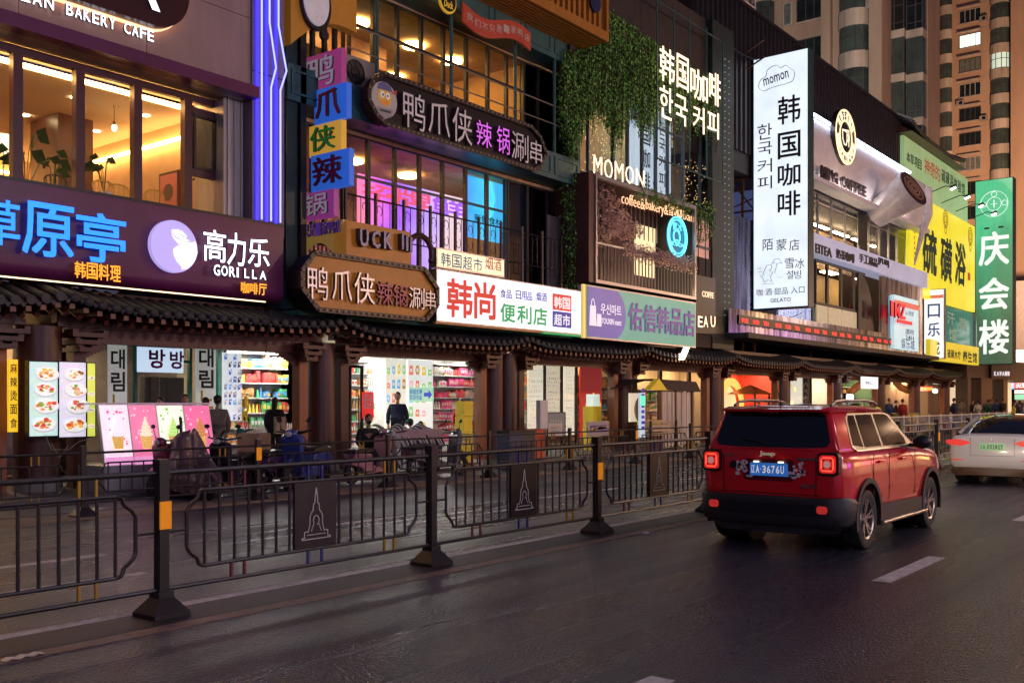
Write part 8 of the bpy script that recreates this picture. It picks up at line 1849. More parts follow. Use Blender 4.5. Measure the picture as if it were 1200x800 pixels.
def person(label, x, y, z, rz, coat, legs=None, h=1.70, pose='stand', hat=None, hairc=hairm, longhair=False, group=None, arm=(0, 0), lean=0):
    t = thing('person', label, 'person', (0, 0, 0), group=group); k = h / 1.72
    sit = pose in ('sit', 'ride'); pz = .50 if sit else .95; ly = -.02 - lean
    def V(*p): return (p[0] * k, p[1] * k, p[2] * k)
    hp = pz; ch = hp + .32; nk = hp + .52; hd = hp + .66
    verts = [V(0, 0, hp), V(0, -lean * .4, hp + .16), V(0, -lean * .8, ch), V(0, -lean, nk), V(0, -lean * 1.1 - .01, nk + .10)]; edges = [(0, 1), (1, 2), (2, 3), (3, 4)]; rad = [(.15 * k, .10 * k), (.13 * k, .10 * k), (.165 * k, .115 * k), .055 * k, .05 * k]
    arms = []
    for s in (-1, 1):
        a = arm[0 if s < 0 else 1]; i = len(verts); sh = V(s * .19, -lean * .9, nk - .07); el = V(s * .25, -lean * .8 - .04 - .12 * a, nk - .33 + .04 * a); wr_ = V(s * .23, -lean * .8 - .12 - .30 * a, nk - .56 + .30 * a)
        verts += [sh, el, wr_]; edges += [(2, i), (i, i + 1), (i + 1, i + 2)]; rad += [.06 * k, .045 * k, .032 * k]; arms.append((sh, el, wr_))
    legv = []
    for s in (-1, 1):
        i = len(verts); hipv = V(s * .09, 0, hp - .04)
        kn = V(s * .12, -.42, hp + .02) if sit else V(s * .10, -.02 - (.05 if s > 0 else 0), hp * .52); an = V(s * .12, -.40, .09) if sit else V(s * .11, .02, .08); to = V(s * .13, -.54 if sit else -.13, .035)
        verts += [hipv, kn, an, to]; edges += [(0, i), (i, i + 1), (i + 1, i + 2), (i + 2, i + 3)]; rad += [.09 * k, .06 * k, .04 * k, .035 * k]; legv.append((hipv, kn, an))
    body = skinned(verts, edges, rad, 'body', skin, t)
    # head with face and hands joined into the body mesh
    hc = Vector(V(0, -lean * 1.2 - .02, nk + .19)); hm = MB(); hm.ell(hc, (.075 * k, .092 * k, .112 * k), 16, 12); hm.ell(hc + Vector((0, -.088 * k, -.012 * k)), (.013 * k, .022 * k, .025 * k), 8, 6); 
    for s in (-1, 1):
        hm.ell(hc + Vector((s * .076 * k, .005, -.005)), (.010 * k, .02 * k, .03 * k), 8, 5); sh, el, wr_ = arms[0 if s < 0 else 1]; w_ = Vector(wr_); d = (w_ - Vector(el)).normalized()
        hm.ell(w_ + d * .05 * k, (.022 * k, .038 * k, .045 * k), 8, 6)
        for f in range(4): b = w_ + d * .08 * k + Vector((0, (f - 1.5) * .017 * k, 0)); hm.cyl(b, b + d * (.05 + .008 * (f in (1, 2))) * k + Vector((-s * .012, -.01, 0)), .009 * k, .007 * k, n=6)
        hm.cyl(w_ + d * .04 * k + Vector((0, -.03 * k, 0)), w_ + d * .085 * k + Vector((0, -.055 * k, 0)), .010 * k, .008 * k, n=6)
    tmp = hm.build('head', skin, None, smooth=True); bm = bmesh.new(); bm.from_mesh(body.data); bm.from_mesh(tmp.data); bm.to_mesh(body.data); bm.free(); bpy.data.objects.remove(tmp); body.data.shade_smooth()
    fm = MB()
    for s in (-1, 1): fm.ell(hc + Vector((s * .030 * k, -.084 * k, .012 * k)), (.011 * k, .006 * k, .007 * k), 6, 4); fm.beam(hc + Vector((s * .018 * k, -.088 * k, .032 * k)), hc + Vector((s * .048 * k, -.078 * k, .034 * k)), .006 * k)
    fm.beam(hc + Vector((-.022 * k, -.086 * k, -.05 * k)), hc + Vector((.022 * k, -.086 * k, -.05 * k)), .008 * k); fm.build('face_features', mat('face_dark', (.05, .02, .018)), t)
    hr = MB(); hr.ell(hc + Vector((0, .018 * k, .022 * k)), (.086 * k, .098 * k, .108 * k), 16, 10); hr.v = [v if not (v[1] < hc.y - .045 * k and v[2] < hc.z + .055 * k) else (v[0] * .9, hc.y - .02 * k, v[2]) for v in hr.v]
    if longhair: hr.ell(hc + Vector((0, .055 * k, -.12 * k)), (.08 * k, .05 * k, .17 * k), 12, 8)
    hr.build('hair', hairc, t, smooth=True)
    if hat: MB().ell(hc + Vector((0, .0, .05 * k)), (.094 * k, .108 * k, .085 * k), 16, 8).cyl(hc + Vector((0, -.06, .045 * k)), hc + Vector((0, -.16 * k, .03 * k)), .07 * k, .06 * k, n=10).build('hat', hat, t, smooth=True)
    cv = [V(0, .0, hp - .14 if not sit else hp - .04)] + verts[:4]; ce = [(0, 1), (1, 2), (2, 3), (3, 4)]; cr_ = [(.19 * k, .14 * k), (.185 * k, .14 * k), (.17 * k, .135 * k), (.19 * k, .14 * k), .075 * k]
    for (sh, el, wr_) in arms: i = len(cv); wv = Vector(el) + (Vector(wr_) - Vector(el)) * .92; cv += [sh, el, tuple(wv)]; ce += [(3, i), (i, i + 1), (i + 1, i + 2)]; cr_ += [.078 * k, .065 * k, .05 * k]
    skinned(cv, ce, cr_, 'jacket', coat, t, root=1)
    lm = legs or mat('dark_trousers', (.02, .02, .028), rough=.8); lv = [V(0, 0, hp)]; le = []; lr = [(.13 * k, .11 * k)]
    for (a, b, c) in legv: i = len(lv); lv += [a, b, c]; le += [(0, i), (i, i + 1), (i + 1, i + 2)]; lr += [.105 * k, .078 * k, .06 * k]
    skinned(lv, le, lr, 'trousers', lm, t)
    sm = MB()
    for (a, b, c) in legv: sm.ell((c[0], c[1] - .05 * k, .045 * k), (.05 * k, .13 * k, .045 * k), 10, 6)
    sm.build('shoes', shoe, t, smooth=True)
    t.location = (x, y, z); t.rotation_euler = (0, 0, rz); return t
def cloth(n_, c): return mat(n_, c, rough=.85, var=.2, vs=12, bump=.2, bs=30)
navyc = cloth('navy_coat', (.012, .022, .055)); blackc = cloth('black_coat', (.014, .014, .016)); khaki = cloth('grey_khaki_coat', (.16, .13, .11)); greenc = cloth('green_jacket', (.01, .10, .05)); redc = cloth('red_jacket', (.35, .02, .02)); whitec = cloth('white_jacket', (.45, .44, .42)); pinkc = cloth('pale_pink_coat', (.5, .35, .33)); bluec = cloth('blue_jacket', (.03, .07, .2))
def pat(px, Y): return XW(px, Y)
person('man in a dark navy coat standing before the bright product posters', pat(466, 18.9), 18.9, .13, math.radians(-50), navyc, h=1.78)
person('woman with tied dark hair and a pale coat behind the ice cream posters', pat(188, 18.3), 18.3, .13, math.radians(-60), pinkc, h=1.62)
person('short haired man in black looking down behind the ice cream posters', pat(217, 18.2), 18.2, .13, math.radians(-35), blackc, h=1.68, lean=.05)
person('person in black with dark hair next to the capped one', pat(241, 18.7), 18.7, .13, math.radians(160), blackc, h=1.62)
person('person in a grey khaki jacket and black cap seen from behind', pat(255, 18.5), 18.5, .13, math.radians(150), khaki, h=1.66, hat=blackc)
person('long haired woman in black carrying a pale bag at the snack shelves', pat(322, 19.3), 19.3, .13, math.radians(120), blackc, h=1.64, longhair=True)
x = pat(320, 19.1); MB().box((x - .02, 18.95, .95), (x + .26, 19.05, 1.35)).build('shoulder_bag', mat('cream_bag', (.5, .42, .33), rough=.7), label='pale bag hanging at the hip of the long haired woman', cat='bag')
person('dark haired person in black bending over a phone among the scooters', pat(430, 15.8), 15.8, .13, math.radians(-30), blackc, h=1.7, pose='sit', lean=.12, arm=(.6, .6))
person('person in a green jacket crouched behind the striped cloth, left one', pat(484, 17.0), 17.0, .13, math.radians(170), greenc, h=1.5, pose='sit', lean=.1, hat=greenc)
person('person in a green jacket behind the striped cloth, right one', pat(495, 16.9), 16.9, .13, math.radians(150), greenc, h=1.42, pose='sit', lean=.15)
person('black haired customer inside the doorway next to the yellow boxes', pat(540, 20.3), 20.3, .13, math.radians(-60), redc, h=1.6)
person('diner in red inside the canopied stall', pat(882, 20.9), 20.2, .13, math.radians(0), redc, h=1.62); person('diner in dark blue by the canopied stall', pat(889, 20.0), 20.0, .13, math.radians(-20), bluec, h=1.6)
# crowd at the far end
protos = []
specs = [(1012, 18.2, 'pale jacket near the end of the car roof', whitec), (1020, 17.0, 'white coat seated by the railing', whitec), (1002, 18.4, 'dark coat beside the orange decorated shop', blackc), (1034, 18.0, 'dark green jacket at the food counter', greenc), (1042, 17.2, 'blue jacket at the food counter', bluec), (1058, 16.4, 'red jacket at the railing', redc), (1050, 17.5, 'black coat behind the one in red', blackc), (1118, 15.6, 'dark navy coat at the railing, seen from behind', navyc),
         (1109, 17.5, 'black coat left of the navy coated man', blackc), (1127, 17.4, 'grey clothes right of the navy coated man', khaki), (1134, 18.0, 'black coat in the middle of the crowd', blackc), (1146, 16.6, 'white shirt in the middle of the crowd', whitec), (1152, 17.6, 'dark jacket right of the white shirted one', blackc), (1158, 16.8, 'green and dark clothes in the crowd', greenc), (1163, 17.4, 'khaki jacket by the brown pier', khaki), (1168, 16.4, 'blue jacket at the glass front', bluec),
         (1140, 17.0, 'navy jacket behind the white saloon roof', navyc), (1175, 15.8, 'black coat by the last pier', blackc), (1188, 12.0, 'orange and yellow vest at the right edge', None), (1195, 11.0, 'dark uniform at the right edge', navyc)]
vest = mat('yellow_vest', (.6, .38, .02), emit=.05)
for k, (p, Y, lb, m_) in enumerate(specs):
    X_ = XW(p, Y); gz = .13 if Y > 15 else .0
    if k == 0: q = person('person in a ' + lb, 0, 0, 0, 0, whitec, h=1.66); protos.append(q); q.location = (X_, Y, gz); q.rotation_euler.z = .4; continue
    q = copy_tree(protos[0]); q.location = (X_, Y, gz); q.rotation_euler.z = [0.3, 2.9, -1.2, 1.8, -.6, 2.4][k % 6]; q.scale = (1, 1, [1.0, .96, 1.04, .98, 1.02][k % 5]) if k != 1 else (.9, .9, .9); q['label'] = 'person in ' + lb; q['category'] = 'person'
    for ch in q.children:
        if ch.name.startswith('jacket'): swapmat(ch, m_ or vest)
for o in list(C.objects):
    if o.parent is None and o.name.startswith('person') and o.get('label', '').startswith('person in a pale jacket'): o['label'] = 'person in a pale jacket near the end of the car roof'

# ================================================================ scooters
def scooter(label, x, y, rz, bodym, seatm=None, basket=False, box=None, scale=1.0, shield=None):
    t = thing('electric_scooter', label, 'scooter', (0, 0, 0)); seatm = seatm or mat('vinyl_seat', (.015, .014, .015), rough=.4)
    for xx in (-.58, .62):
        w_ = MB().lathe([(.13, -.045), (.20, -.05), (.225, -.03), (.225, .03), (.20, .05), (.13, .045)], (xx, 0, .225), 'y', 22).build('wheel', rubber, t, smooth=True); mb = MB(); mb.cyl((xx, -.03, .225), (xx, .03, .225), .05, n=10)
        for k in range(5): a = k * 2 * math.pi / 5; mb.beam((xx, 0, .225), (xx + .13 * math.cos(a), 0, .225 + .13 * math.sin(a)), .025)
        mb.build('rim', alloy, w_)
    MB().prism([(-.74, .40), (-.62, .62), (-.05, .60), (.02, .36), (.38, .26), (.42, .32), (.50, .34), (.42, .20), (-.20, .18), (-.42, .34), (-.60, .36)], (0, .13, 0), UX, UZ, (0, -.26, 0)).build('body', bodym, t, bevel=.02)
    MB().prism([(.40, .26), (.50, .30), (.60, .90), (.52, .96), (.44, .92)], (0, .19, 0), UX, UZ, (0, -.38, 0)).build('front_shield', bodym, t, bevel=.025)
    MB().prism([(.40, .46), (.62, .49), (.80, .40), (.84, .44), (.66, .56), (.42, .52)], (0, .07, 0), UX, UZ, (0, -.14, 0)).build('mudguard', bodym, t, bevel=.015)
    MB().prism([(-.70, .62), (-.66, .70), (-.35, .74), (-.02, .70), (.0, .62)], (0, .15, 0), UX, UZ, (0, -.30, 0)).build('seat', seatm, t, bevel=.03)
    MB().tube([(.62, 0, .225), (.50, 0, .80), (.46, 0, 1.0)], .028, 8).build('fork', black, t); MB().tube([(.36, -.33, 1.04), (.46, -.12, 1.0), (.46, .12, 1.0), (.36, .33, 1.04)], .016, 6).build('handlebar', black, t, smooth=True)
    MB().ell((.56, 0, .97), (.10, .12, .09), 12, 8).build('headlight_cowl', bodym, t, smooth=True); MB().ell((.64, 0, .97), (.03, .07, .05), 10, 6).build('headlight', mat('headlamp_lens', (.5, .5, .52), rough=.1), t, smooth=True)
    for s in (-1, 1): MB().tube([(.42, s * .26, 1.03), (.44, s * .30, 1.20)], .007, 5).ell((.44, s * .31, 1.24), (.02, .06, .04), 8, 6).build('mirror', black, t, smooth=True)
    MB().box((-.80, -.04, .48), (-.74, .04, .54)).build('tail_light', mat('dark_red_lens', (.25, .01, .01), rough=.2), t)
    if basket:
        b = MB(); 
        for k in range(6):
            for yy in (-.17, .17): b.beam((.66 + k * .05, yy, .68), (.66 + k * .056, yy * 1.1, .92), .008)
            b.beam((.66 + k * .05, -.17, .68), (.66 + k * .05, .17, .68), .008)
        for z in (.70, .80, .92): b.tube([(.65, -.18, z), (.95, -.18, z), (.95, .18, z), (.65, .18, z), (.65, -.18, z)], .008, 4)
        b.build('basket', steel, t)
    if box: MB().box((-.98, -.24, .72), (-.52, .24, 1.08)).build('cargo_box', box, t, bevel=.02)
    t.location = (x, y, .03 if y < 15.9 else .13); t.rotation_euler = (0, 0, rz); t.scale = (scale,) * 3; return t
red_s = mat('crimson_scooter', (.22, .02, .05), rough=.25, coat=.6); blk_s = mat('black_scooter', (.015, .015, .02), rough=.25, coat=.5); blu_s = mat('blue_scooter', (.03, .06, .25), rough=.25, coat=.5); whs = mat('white_scooter', (.5, .5, .5), rough=.3, coat=.4); pinks = mat('dusty_pink_scooter', (.42, .2, .24), rough=.3, coat=.4); purp = mat('purple_scooter', (.09, .03, .10), rough=.25, coat=.6)
Z = lambda p, Y: XW(p, Y)
cardb = mat('cardboard', (.35, .22, .13), rough=.8)
scooter('black scooter with a cardboard box in front of the snack shop', Z(275, 15.3), 15.3, math.radians(205), blk_s, box=cardb); scooter('purple scooter with tall mirrors before the first round column', Z(330, 15.4), 15.4, math.radians(20), purp, scale=1.05); scooter('teal and black scooter parked behind the purple one', Z(315, 16.2), 16.2, math.radians(150), mat('teal_scooter', (.02, .16, .14), rough=.3)); scooter('blue shielded scooter leaning by the wide dark column', Z(360, 15.2), 15.2, math.radians(-160), blu_s, scale=1.1)
scooter('dusty pink scooter with a wire basket under the blue notice', Z(432, 15.2), 15.2, math.radians(10), pinks, basket=True); scooter('white scooter partly under the striped cloth', Z(482, 15.6), 15.6, math.radians(170), whs); scooter('grey scooter at the right end of the striped cloth', Z(512, 15.3), 15.3, math.radians(-15), mat('grey_scooter', (.15, .14, .15), rough=.3, coat=.4), basket=True); scooter('crimson scooter behind the draped one beside the ice cream posters', Z(205, 16.0), 15.7, math.radians(190), red_s)
# draped scooters
def drape(label, x, y, rz, m_, L_=1.7, seed=1, hgt=1.15, name='covered_scooter'):
    t = thing(name, label, 'scooter', (0, 0, 0)); rnd = random.Random(seed); N, M = 96, 22; vs = []; fs = []
    for j in range(M + 1):
        v = j / M
        for i in range(N):
            a = 2 * math.pi * i / N; cx_ = math.cos(a); sy = math.sin(a); prof_h = hgt * (.72 + .28 * math.cos((cx_ - .55) * 2.1)); z = .12 + (prof_h - .12) * max(0, math.cos(v * math.pi / 2)) ** .5
            rx_ = L_ / 2 * (.1 + .9 * math.sin(v * math.pi / 2) ** .7); ry_ = .34 * (.1 + .9 * math.sin(v * math.pi / 2) ** .7); f = 1 + .07 * v * math.sin(a * 9 + 3 * math.sin(a * 2) + v) + .035 * v * math.sin(a * 21 + 4 * v) + .03 * math.sin(a * 4 + v * 7)
            vs.append((rx_ * cx_ * f * (.92 if j == 0 else 1), ry_ * sy * f, z + (.03 * math.sin(a * 5) if j else 0)))
    for j in range(M):
        for i in range(N): fs.append((j * N + i, j * N + (i + 1) % N, (j + 1) * N + (i + 1) % N, (j + 1) * N + i))
    fs.append(tuple(range(N))[::-1]); MB().add(vs, fs).build('cover', m_, t, fix=False).data.shade_smooth()
    for xx in (-.58, .58): MB().lathe([(.12, -.045), (.20, -.05), (.225, 0), (.20, .05), (.12, .045)], (xx, 0, .225), 'y', 18).build('wheel', rubber, t, smooth=True)
    MB().tube([(.45, 0, hgt - .1), (.46, 0, hgt + .12), (.44, .02, hgt + .2)], .03, 6).build('mirror_tip', black, t)
    t.location = (x, y, .03); t.rotation_euler = (0, 0, rz); return t
dusty = mat('dusty_rose_cover', (.15, .09, .085), rough=.4, var=.4, vs=5, bump=.4, bs=9)
drape('two humped dusty rose cover over a scooter before the ice cream posters', Z(230, 15.0), 15.1, math.radians(82), dusty, L_=1.5, hgt=1.2, seed=3)
n_ = dusty.node_tree; b_ = n_.nodes['Principled BSDF']; v_ = n_.nodes.new('ShaderNodeTexVoronoi'); v_.inputs['Scale'].default_value = 7; n_.links.new([x for x in n_.nodes if x.type == 'TEX_COORD'][0].outputs['Object'], v_.inputs['Vector'])
r_ = n_.nodes.new('ShaderNodeValToRGB'); r_.color_ramp.elements[0].color = (.42, .26, .25, 1); r_.color_ramp.elements[0].position = .18; r_.color_ramp.elements[1].color = (.13, .07, .07, 1); r_.color_ramp.elements[1].position = .3; n_.links.new(v_.outputs['Distance'], r_.inputs[0]); n_.links.new(r_.outputs[0], b_.inputs['Base Color'])
# striped cloth
def stripes_mat():
    m = mat('striped_cloth', (.5, .5, .5), rough=.8); n = m.node_tree; b = n.nodes['Principled BSDF']; wv_ = n.nodes.new('ShaderNodeTexWave'); wv_.wave_type = 'BANDS'; wv_.bands_direction = 'X'; wv_.inputs['Scale'].default_value = 3.0; wv_.inputs['Distortion'].default_value = 1.2; wv_.inputs['Detail'].default_value = 1
    tc = n.nodes.new('ShaderNodeTexCoord'); n.links.new(tc.outputs['Object'], wv_.inputs['Vector']); cr = n.nodes.new('ShaderNodeValToRGB'); cr.color_ramp.interpolation = 'CONSTANT'; cr.color_ramp.elements[0].color = (.02, .02, .025, 1); cr.color_ramp.elements[1].position = .5; cr.color_ramp.elements[1].color = (.5, .48, .46, 1); n.links.new(wv_.outputs[0], cr.inputs[0]); n.links.new(cr.outputs[0], b.inputs['Base Color']); return m
sx0, sx1 = Z(452, 15.9), Z(520, 15.9); zt = at(452, 499, 15.9)[1]; N, M = 34, 8; vs = []; fs = []
for j in range(M + 1):
    for i in range(N + 1):
        u = i / N; v = j / M; vs.append((sx0 + (sx1 - sx0) * u, 15.9 + .5 * (1 - v) + .05 * math.sin(u * 40) * v - .1 * v, zt - .5 * v * v + .06 * math.sin(u * 17 + v * 3) - .02))
for j in range(M):
    for i in range(N): k = j * (N + 1) + i; fs.append((k, k + 1, k + N + 2, k + N + 1))
props(MB().add(vs, fs).build('striped_cloth', stripes_mat(), None, smooth=True, fix=False), 'black and white striped cloth thrown over the stall table in front of the posters', 'cloth')
t = thing('stall_table', 'low pale table under the striped cloth', 'table', (sx0, 15.9, .03)); MB().box((sx0, 15.95, .45), (sx1, 16.5, zt - .1)).build('body', mat('mauve_board', (.30, .22, .26), rough=.6), t)
for x in (sx0 + .05, sx1 - .1): MB().box((x, 15.97, .13), (x + .06, 16.03, .45)).build('leg', steel, t)
# notice on the scooter, boxes, boards
x0, x1, z0, z1 = rect(415, 440, 504, 516, 15.0); 
# tall yellow boxes
t = None; x0, x1 = Z(533, 17.0), Z(543.5, 17.0); yb = mat('yellow_carton', (.75, .55, .02), rough=.5, emit=.08, ecol=(1, .75, .05))
for k in range(4): z = .13 + k * .40; props(MB().box((x0 + .02 * (k % 2), 16.7, z + .004), (x1 + .02 * (k % 2), 17.0, z + .395)).build('carton', yb, None, bevel=.008), ['lowest', 'second lowest', 'third', 'topmost'][k] + ' yellow carton of the tall stack beside the glass door shop', 'box')
# parking bits: grey bins, sandwich boards
def board(label, pa, pb, ta, tb, Y, fn, bgc, m_=None, frame=black, legs=True, seed=2):
    x0, x1, z0, z1 = rect(pa, pb, ta, tb, Y); g = .13 if Y > 15.9 else .03; t = thing('standing_board', label, 'signboard', (x0, Y, g)); poster(t, x0, x1, z0, z1, Y, bgc, m=m_ or prt, fn=fn, seed=seed, name='face')
    mb = MB(); e = .03
    for q in ((x0 - e, g, x0 - .001, z1 + e), (x1 + .001, g, x1 + e, z1 + e), (x0, z1, x1, z1 + e), (x0, z0 - e, x1, z0)): mb.box((q[0], Y - .01, q[1]), (q[2], Y + .03, q[3]))
    mb.build('frame', frame, t); MB().beam(((x0 + x1) / 2, Y + .04, z1 - .1), ((x0 + x1) / 2, Y + .5, g), .03).build('rear_leg', frame, t); return t
board('black framed sandwich board with a white sheet before the written panels', 642, 662, 484, 511, 17.0, scrawl, (.10, .09, .09), colmat('dim_print', emit=.55)); x0, x1, z0, z1 = rect(642.5, 659, 496, 511, 16.97); props(poster(None, x0, x1, z0, z1, 16.97, (.7, .66, .6), m=prt, fn=scrawl, th=.004), 'white notice sheet clipped on the sandwich board', 'notice')
board('tilted steel framed board with a violet picture at the kerb', 689, 713, 495, 510, 15.4, lambda mb, x0, x1, z0, z1, Y, r: (pr(mb, [(x0 + .1, z0 + .08), (x1 - .1, z0 + .08), (x1 - .1, z1 - .08), (x0 + .1, z1 - .08)], Y, (.12, .06, .3), 1), [pr(mb, disc(r.uniform(x0 + .2, x1 - .2), r.uniform(z0 + .15, z1 - .15), .12, .05, 8), Y, r.choice([(.7, .5, .2), (.5, .4, .8), (.8, .3, .3)]), 2) for _ in range(8)]), (.45, .42, .45), frame=steel)
x = Z(622, 16.6); t = thing('red_stool_crate', 'orange red crate stand with papers beside the double column', 'crate', (x, 16.6, .13)); MB().box((x - .05, 16.5, .13), (x + .55, 16.9, .95)).build('crate', mat('orange_red_board', (.55, .10, .03), rough=.5), t, bevel=.01); MB().box((x + .25, 16.45, .95), (x + .6, 16.6, 1.75)).build('paper_rack', white_p, t)
x = Z(692, 18.0); MB().box((x, 17.9, .13), (x + .5, 18.3, 1.55)).build('yellow_pillar_box', yb, label='yellow upright box beneath the orange pot picture', cat='box', bevel=.01); MB().box((x + .05, 17.92, 1.56), (x + .42, 18.2, 1.95)).build('pale_crate', em('pale_box_lit', (.7, .9, .75), .6), label='small pale box standing on the yellow upright box', cat='box')
for k, (p, Y, s_) in enumerate(((598, 15.2, .6), (613, 15.2, .62))): x = Z(p, Y); t = thing('litter_bin', ['blue grey litter bin', 'dark grey litter bin'][k] + ' at the kerb before the double column', 'bin', (x, Y, .03)); MB().box((x - .3, Y - .2, .03), (x + .26, Y + .2, .95)).build('body', mat('bin_blue' if k == 0 else 'bin_grey', (.04, .05, .12) if k == 0 else (.05, .05, .055), rough=.5), t, bevel=.02); MB().box((x - .32, Y - .22, .95), (x + .28, Y + .22, 1.0)).build('lid', black, t)
# kiosk with yellow gable
Yk = 16.3; xa, xb = Z(755, Yk), Z(774, Yk); xc = xb; xd_ = Z(811, Yk + .0)
t = thing('yellow_gabled_kiosk', 'wooden kiosk with a yellow gable and plastic curtains between the columns', 'kiosk', (xa, Yk, .13))
kw = mat('kiosk_wood', (.25, .14, .09), rough=.5, var=.3, streak=.2, vs=5); ztk = at(774, 457, Yk)[1]
zap = at(764, 448, Yk)[1] + .12
MB().prism([(xa - .1, ztk), (xb, ztk), ((xa + xb) / 2, zap)], (0, Yk - .25, 0), UX, UZ, (0, .2, 0)).build('gable', mat('gable_yellow', (.85, .55, .03), rough=.5, emit=.18, ecol=(1, .7, .05)), t)
MB().add([((xa + xb) / 2, Yk - .05, zap), (xd_ + .2, Yk - .05, zap - .05), (xd_ + .4, Yk - .15, ztk - .05), (xb, Yk - .15, ztk), ((xa + xb) / 2, Yk + 1.2, zap), (xd_ + .2, Yk + 1.2, zap - .05), (xa - .1, Yk + 1.3, ztk)], [(0, 1, 2, 3), (0, 4, 5, 1), (0, 6, 4)]).build('roof', mat('dark_roof_felt', (.05, .03, .025), rough=.7), t, fix=False)
mb = MB()
for x in (xa, xb, (xb + xd_) / 2 - .1, xd_): mb.box((x - .05, Yk - .05, .13), (x + .05, Yk + .05, ztk))
mb.build('post', kw, t)
mb = MB(); n = 12
for k in range(n): a, b = xb + .1 + (xd_ - xb - .2) * k / n, xb + .1 + (xd_ - xb - .2) * (k + .93) / n; mb.box((a, Yk - .02 + .02 * (k % 2), .25), (b, Yk - .01 + .02 * (k % 2), ztk - .05))
mb.build('curtain_strips', mat('frosted_plastic', (.42, .32, .28), rough=.25, var=.5, vs=3, streak=.15, emit=.10, ecol=(1, .75, .6)), t)
MB().box((xb + .05, Yk + .05, .25), (xd_ - .05, Yk + .1, ztk - .05)).build('side_boards', kw, t)
MB().box((xa + .1, Yk + .6, 1.05), (xb - .1, Yk + .65, ztk - .1)).build('lit_back', em('kiosk_lit', (.95, .8, .6), .6), t); MB().box((xa, Yk - .02, .13), (xb, Yk + .3, .95)).build('counter', kw, t); MB().box((xa + .05, Yk - .06, .96), (xb - .05, Yk + .3, 1.10)).build('counter_top', yb, t)
o = MB().ell(((xa + xb) / 2 - .1, Yk + .4, 1.45), (.3, .15, .42)).build('plush_display', mat('tan_plush', (.4, .26, .16)), t, smooth=True)
x0, x1, z0, z1 = rect(750.5, 756, 460, 505, 16.0); t = thing('vertical_strip_board', 'narrow pale blue standing strip with a green light left of the kiosk', 'sign', (x0, 16, z0)); MB().box((x0, 16, z0 - .2), (x1, 16.08, z1)).build('panel', em('pale_strip_lit', (.6, .75, .9), .55), t); MB().box((x0 + .02, 15.98, z1 - .4), (x1 - .02, 15.999, z1 - .1)).build('green_light', em('green_led', (.1, 1, .5), 1.0), t)
for k in range(8): MB().box((x0 + .06, 15.985, z0 + .05 + k * .17), (x1 - .06, 15.999, z0 + .15 + k * .17)).build('mark', ib, t)
# bench
xa, xb = Z(765, 15.7), Z(801, 15.7); t = thing('slatted_bench', 'pale slatted bench in front of the kiosk', 'bench', (xa, 15.7, .03)); bm_ = mat('pale_bench_wood', (.55, .42, .28), rough=.5)
for k in range(4): MB().box((xa, 15.92 + .02 * k, .62 + .13 * k), (xb, 15.95 + .02 * k, .71 + .13 * k)).build('back_slat', bm_, t)
for k in range(3): MB().box((xa, 15.45 + .14 * k, .46), (xb, 15.57 + .14 * k, .50)).build('seat_slat', bm_, t)
for x in (xa + .15, xb - .2): MB().box((x, 15.45, .03), (x + .06, 15.51, .455)).box((x, 15.85, .03), (x + .06, 15.91, 1.1)).build('leg', black, t)
# small hanging white sign
x0, x1, z0, z1 = rect(1011, 1029, 441, 455, 16.3); t = thing('hanging_white_sign', 'small white lit sign hanging from the eave above the car', 'sign', (x0, 16.3, z0)); MB().box((x0, 16.3, z0), (x1, 16.4, z1)).build('face', signface('cool_white_face2', (.88, .94, 1.0), 1.05), t); ty('地铁站入口', 1014, 1026, 446, 450.5, 16.297, ip, t, depth=.004); mb = MB()
for x in (x0 + .1, x1 - .1): mb.cyl((x, 16.35, z1), (x, 16.35, z1 + .5), .015, n=5)
mb.build('hanger', black, t)
x0, x1, z0, z1 = rect(1078, 1094, 452, 458, 18.5); o = MB().box((x0, 18.5, z0), (x1, 18.56, z1)).build('red_character_banner', em('banner_red', (.8, .10, .04), .6), label='red lit banner with gold characters in the far shop', cat='banner'); text('欢迎光临', (x0 + .1, 18.49, z0 + .08), UX, UZ, x1 - x0 - .2, z1 - z0 - .16, gold, o, depth=.005, bold=.02)
# orange segmented inflatable garlands
for k, (pts, lb) in enumerate(((((993, 466), (998, 458), (1007, 451), (1011, 447)), 'orange segmented garland beside the small white sign'), (((1050, 448), (1056, 454), (1063, 457), (1070, 453)), 'orange segmented garland looping in the far shop'))):
    mb = MB()
    for a, b in zip(pts, pts[1:]):
        for u in (0, .33, .66): p_ = at(a[0] + (b[0] - a[0]) * u, a[1] + (b[1] - a[1]) * u, 18.0); mb.ell((p_[0], 18.0, p_[1]), (.26, .2, .22), 8, 6)
    props(mb.build('garland', mat('orange_garland', (.45, .16, .05), rough=.5, emit=.06, ecol=(1, .4, .1)), None, smooth=True), lb, 'garland')
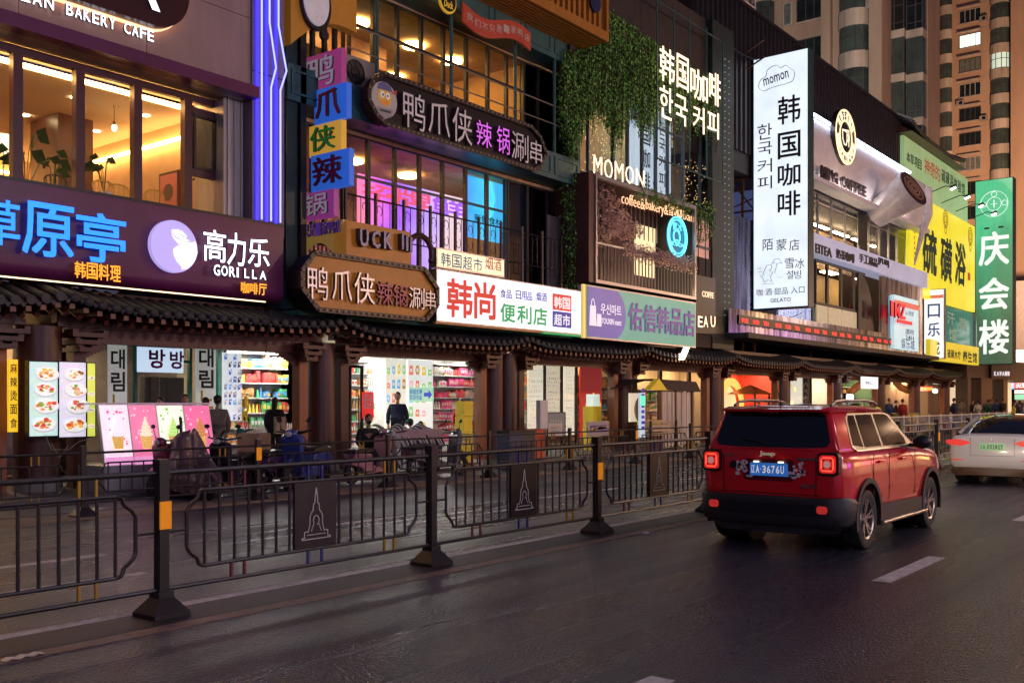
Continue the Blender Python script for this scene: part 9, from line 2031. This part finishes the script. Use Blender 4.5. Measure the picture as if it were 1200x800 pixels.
# the bright lamp just above the car roof
x, z = at(995, 466, 17.2); t = thing('spot_lamp', 'glaring white lamp showing just above the red car roof', 'lamp', (x, 17.2, z)); MB().box((x - .32, 17.1, z - .15), (x + .32, 17.2, z + .15)).build('lit_face', em('glaring_white', (.85, 1, .9), 22), t); MB().box((x - .4, 17.201, z - .22), (x + .4, 17.35, z + .22)).build('housing', black, t); MB().cyl((x, 17.3, .13), (x, 17.3, z - .22), .03, n=8).build('pole', black, t)
x, z = at(1096, 458, 18.0); t = thing('bare_bulb', 'small bright bulb before the last arcade columns', 'lamp', (x, 18, z)); MB().ell((x, 18, z), (.14, .14, .14)).build('bulb', em('glaring_white', (.85, 1, .9), 22), t); MB().cyl((x, 18, z + .14), (x, 18, z + .9), .01, n=5).build('cord', black, t)
# food counter with yellow cloth
xa, xb = Z(1064, 16.2), Z(1077, 16.2); t = thing('food_counter', 'food counter with a yellow front at the railing', 'counter', (xa, 16.2, .13)); MB().box((xa, 16.2, .13), (xb, 17, 1.05)).build('front', mat('yellow_cloth', (.55, .42, .03), rough=.6, emit=.05), t); MB().box((xa - .1, 16.1, 1.05), (xb + .1, 17.1, 1.1)).build('top', steel, t)
# white railing and steel gate beyond the red car
t = thing('white_railing', 'white painted railing on the pavement between the red car and the saloon', 'railing', (28, 14.0, .03)); mb = MB(); Xa, Xb = 36.0, 70.0
for z in (1.02, .62): mb.beam((Xa, 13.6, z), (Xb, 13.6, z), .05)
mb.build('rail', white_p, t); p0 = MB().box((Xa, 13.57, .03), (Xa + .05, 13.63, 1.1)).build('post', white_p, t)
for k in range(1, 18): inst(p0, t, (k * 2.0, 0, 0))
b0 = MB().cyl((Xa + .2, 13.6, .2), (Xa + .2, 13.6, 1.0), .012, n=5).build('bar', steel, t)
for k in range(1, 160): inst(b0, t, (k * .21, 0, 0))
# loose overhead cables
mb = MB()
def cable(p, q, sag, n=10): 
    pts = [Vector(p) + (Vector(q) - Vector(p)) * (k / n) - Vector((0, 0, sag * 4 * (k / n) * (1 - k / n))) for k in range(n + 1)]; mb.tube(pts, .012, 4)
cable((XW(318, 16.5), 16.5, 3.6), (XW(310, 16.5), 16.5, 2.6), .05); cable((33, 17.3, 5.2), (38, 17.0, 5.4), .3); cable((33.4, 16.9, 4.2), (42, 16.7, 5.6), .25); cable((34, 17, 15.6), (38.3, 17, 15.6), .2)
props(mb.build('loose_cables', mat('cable_black', (.03, .025, .025))), 'loose thin cables strung along the facades', 'cable')
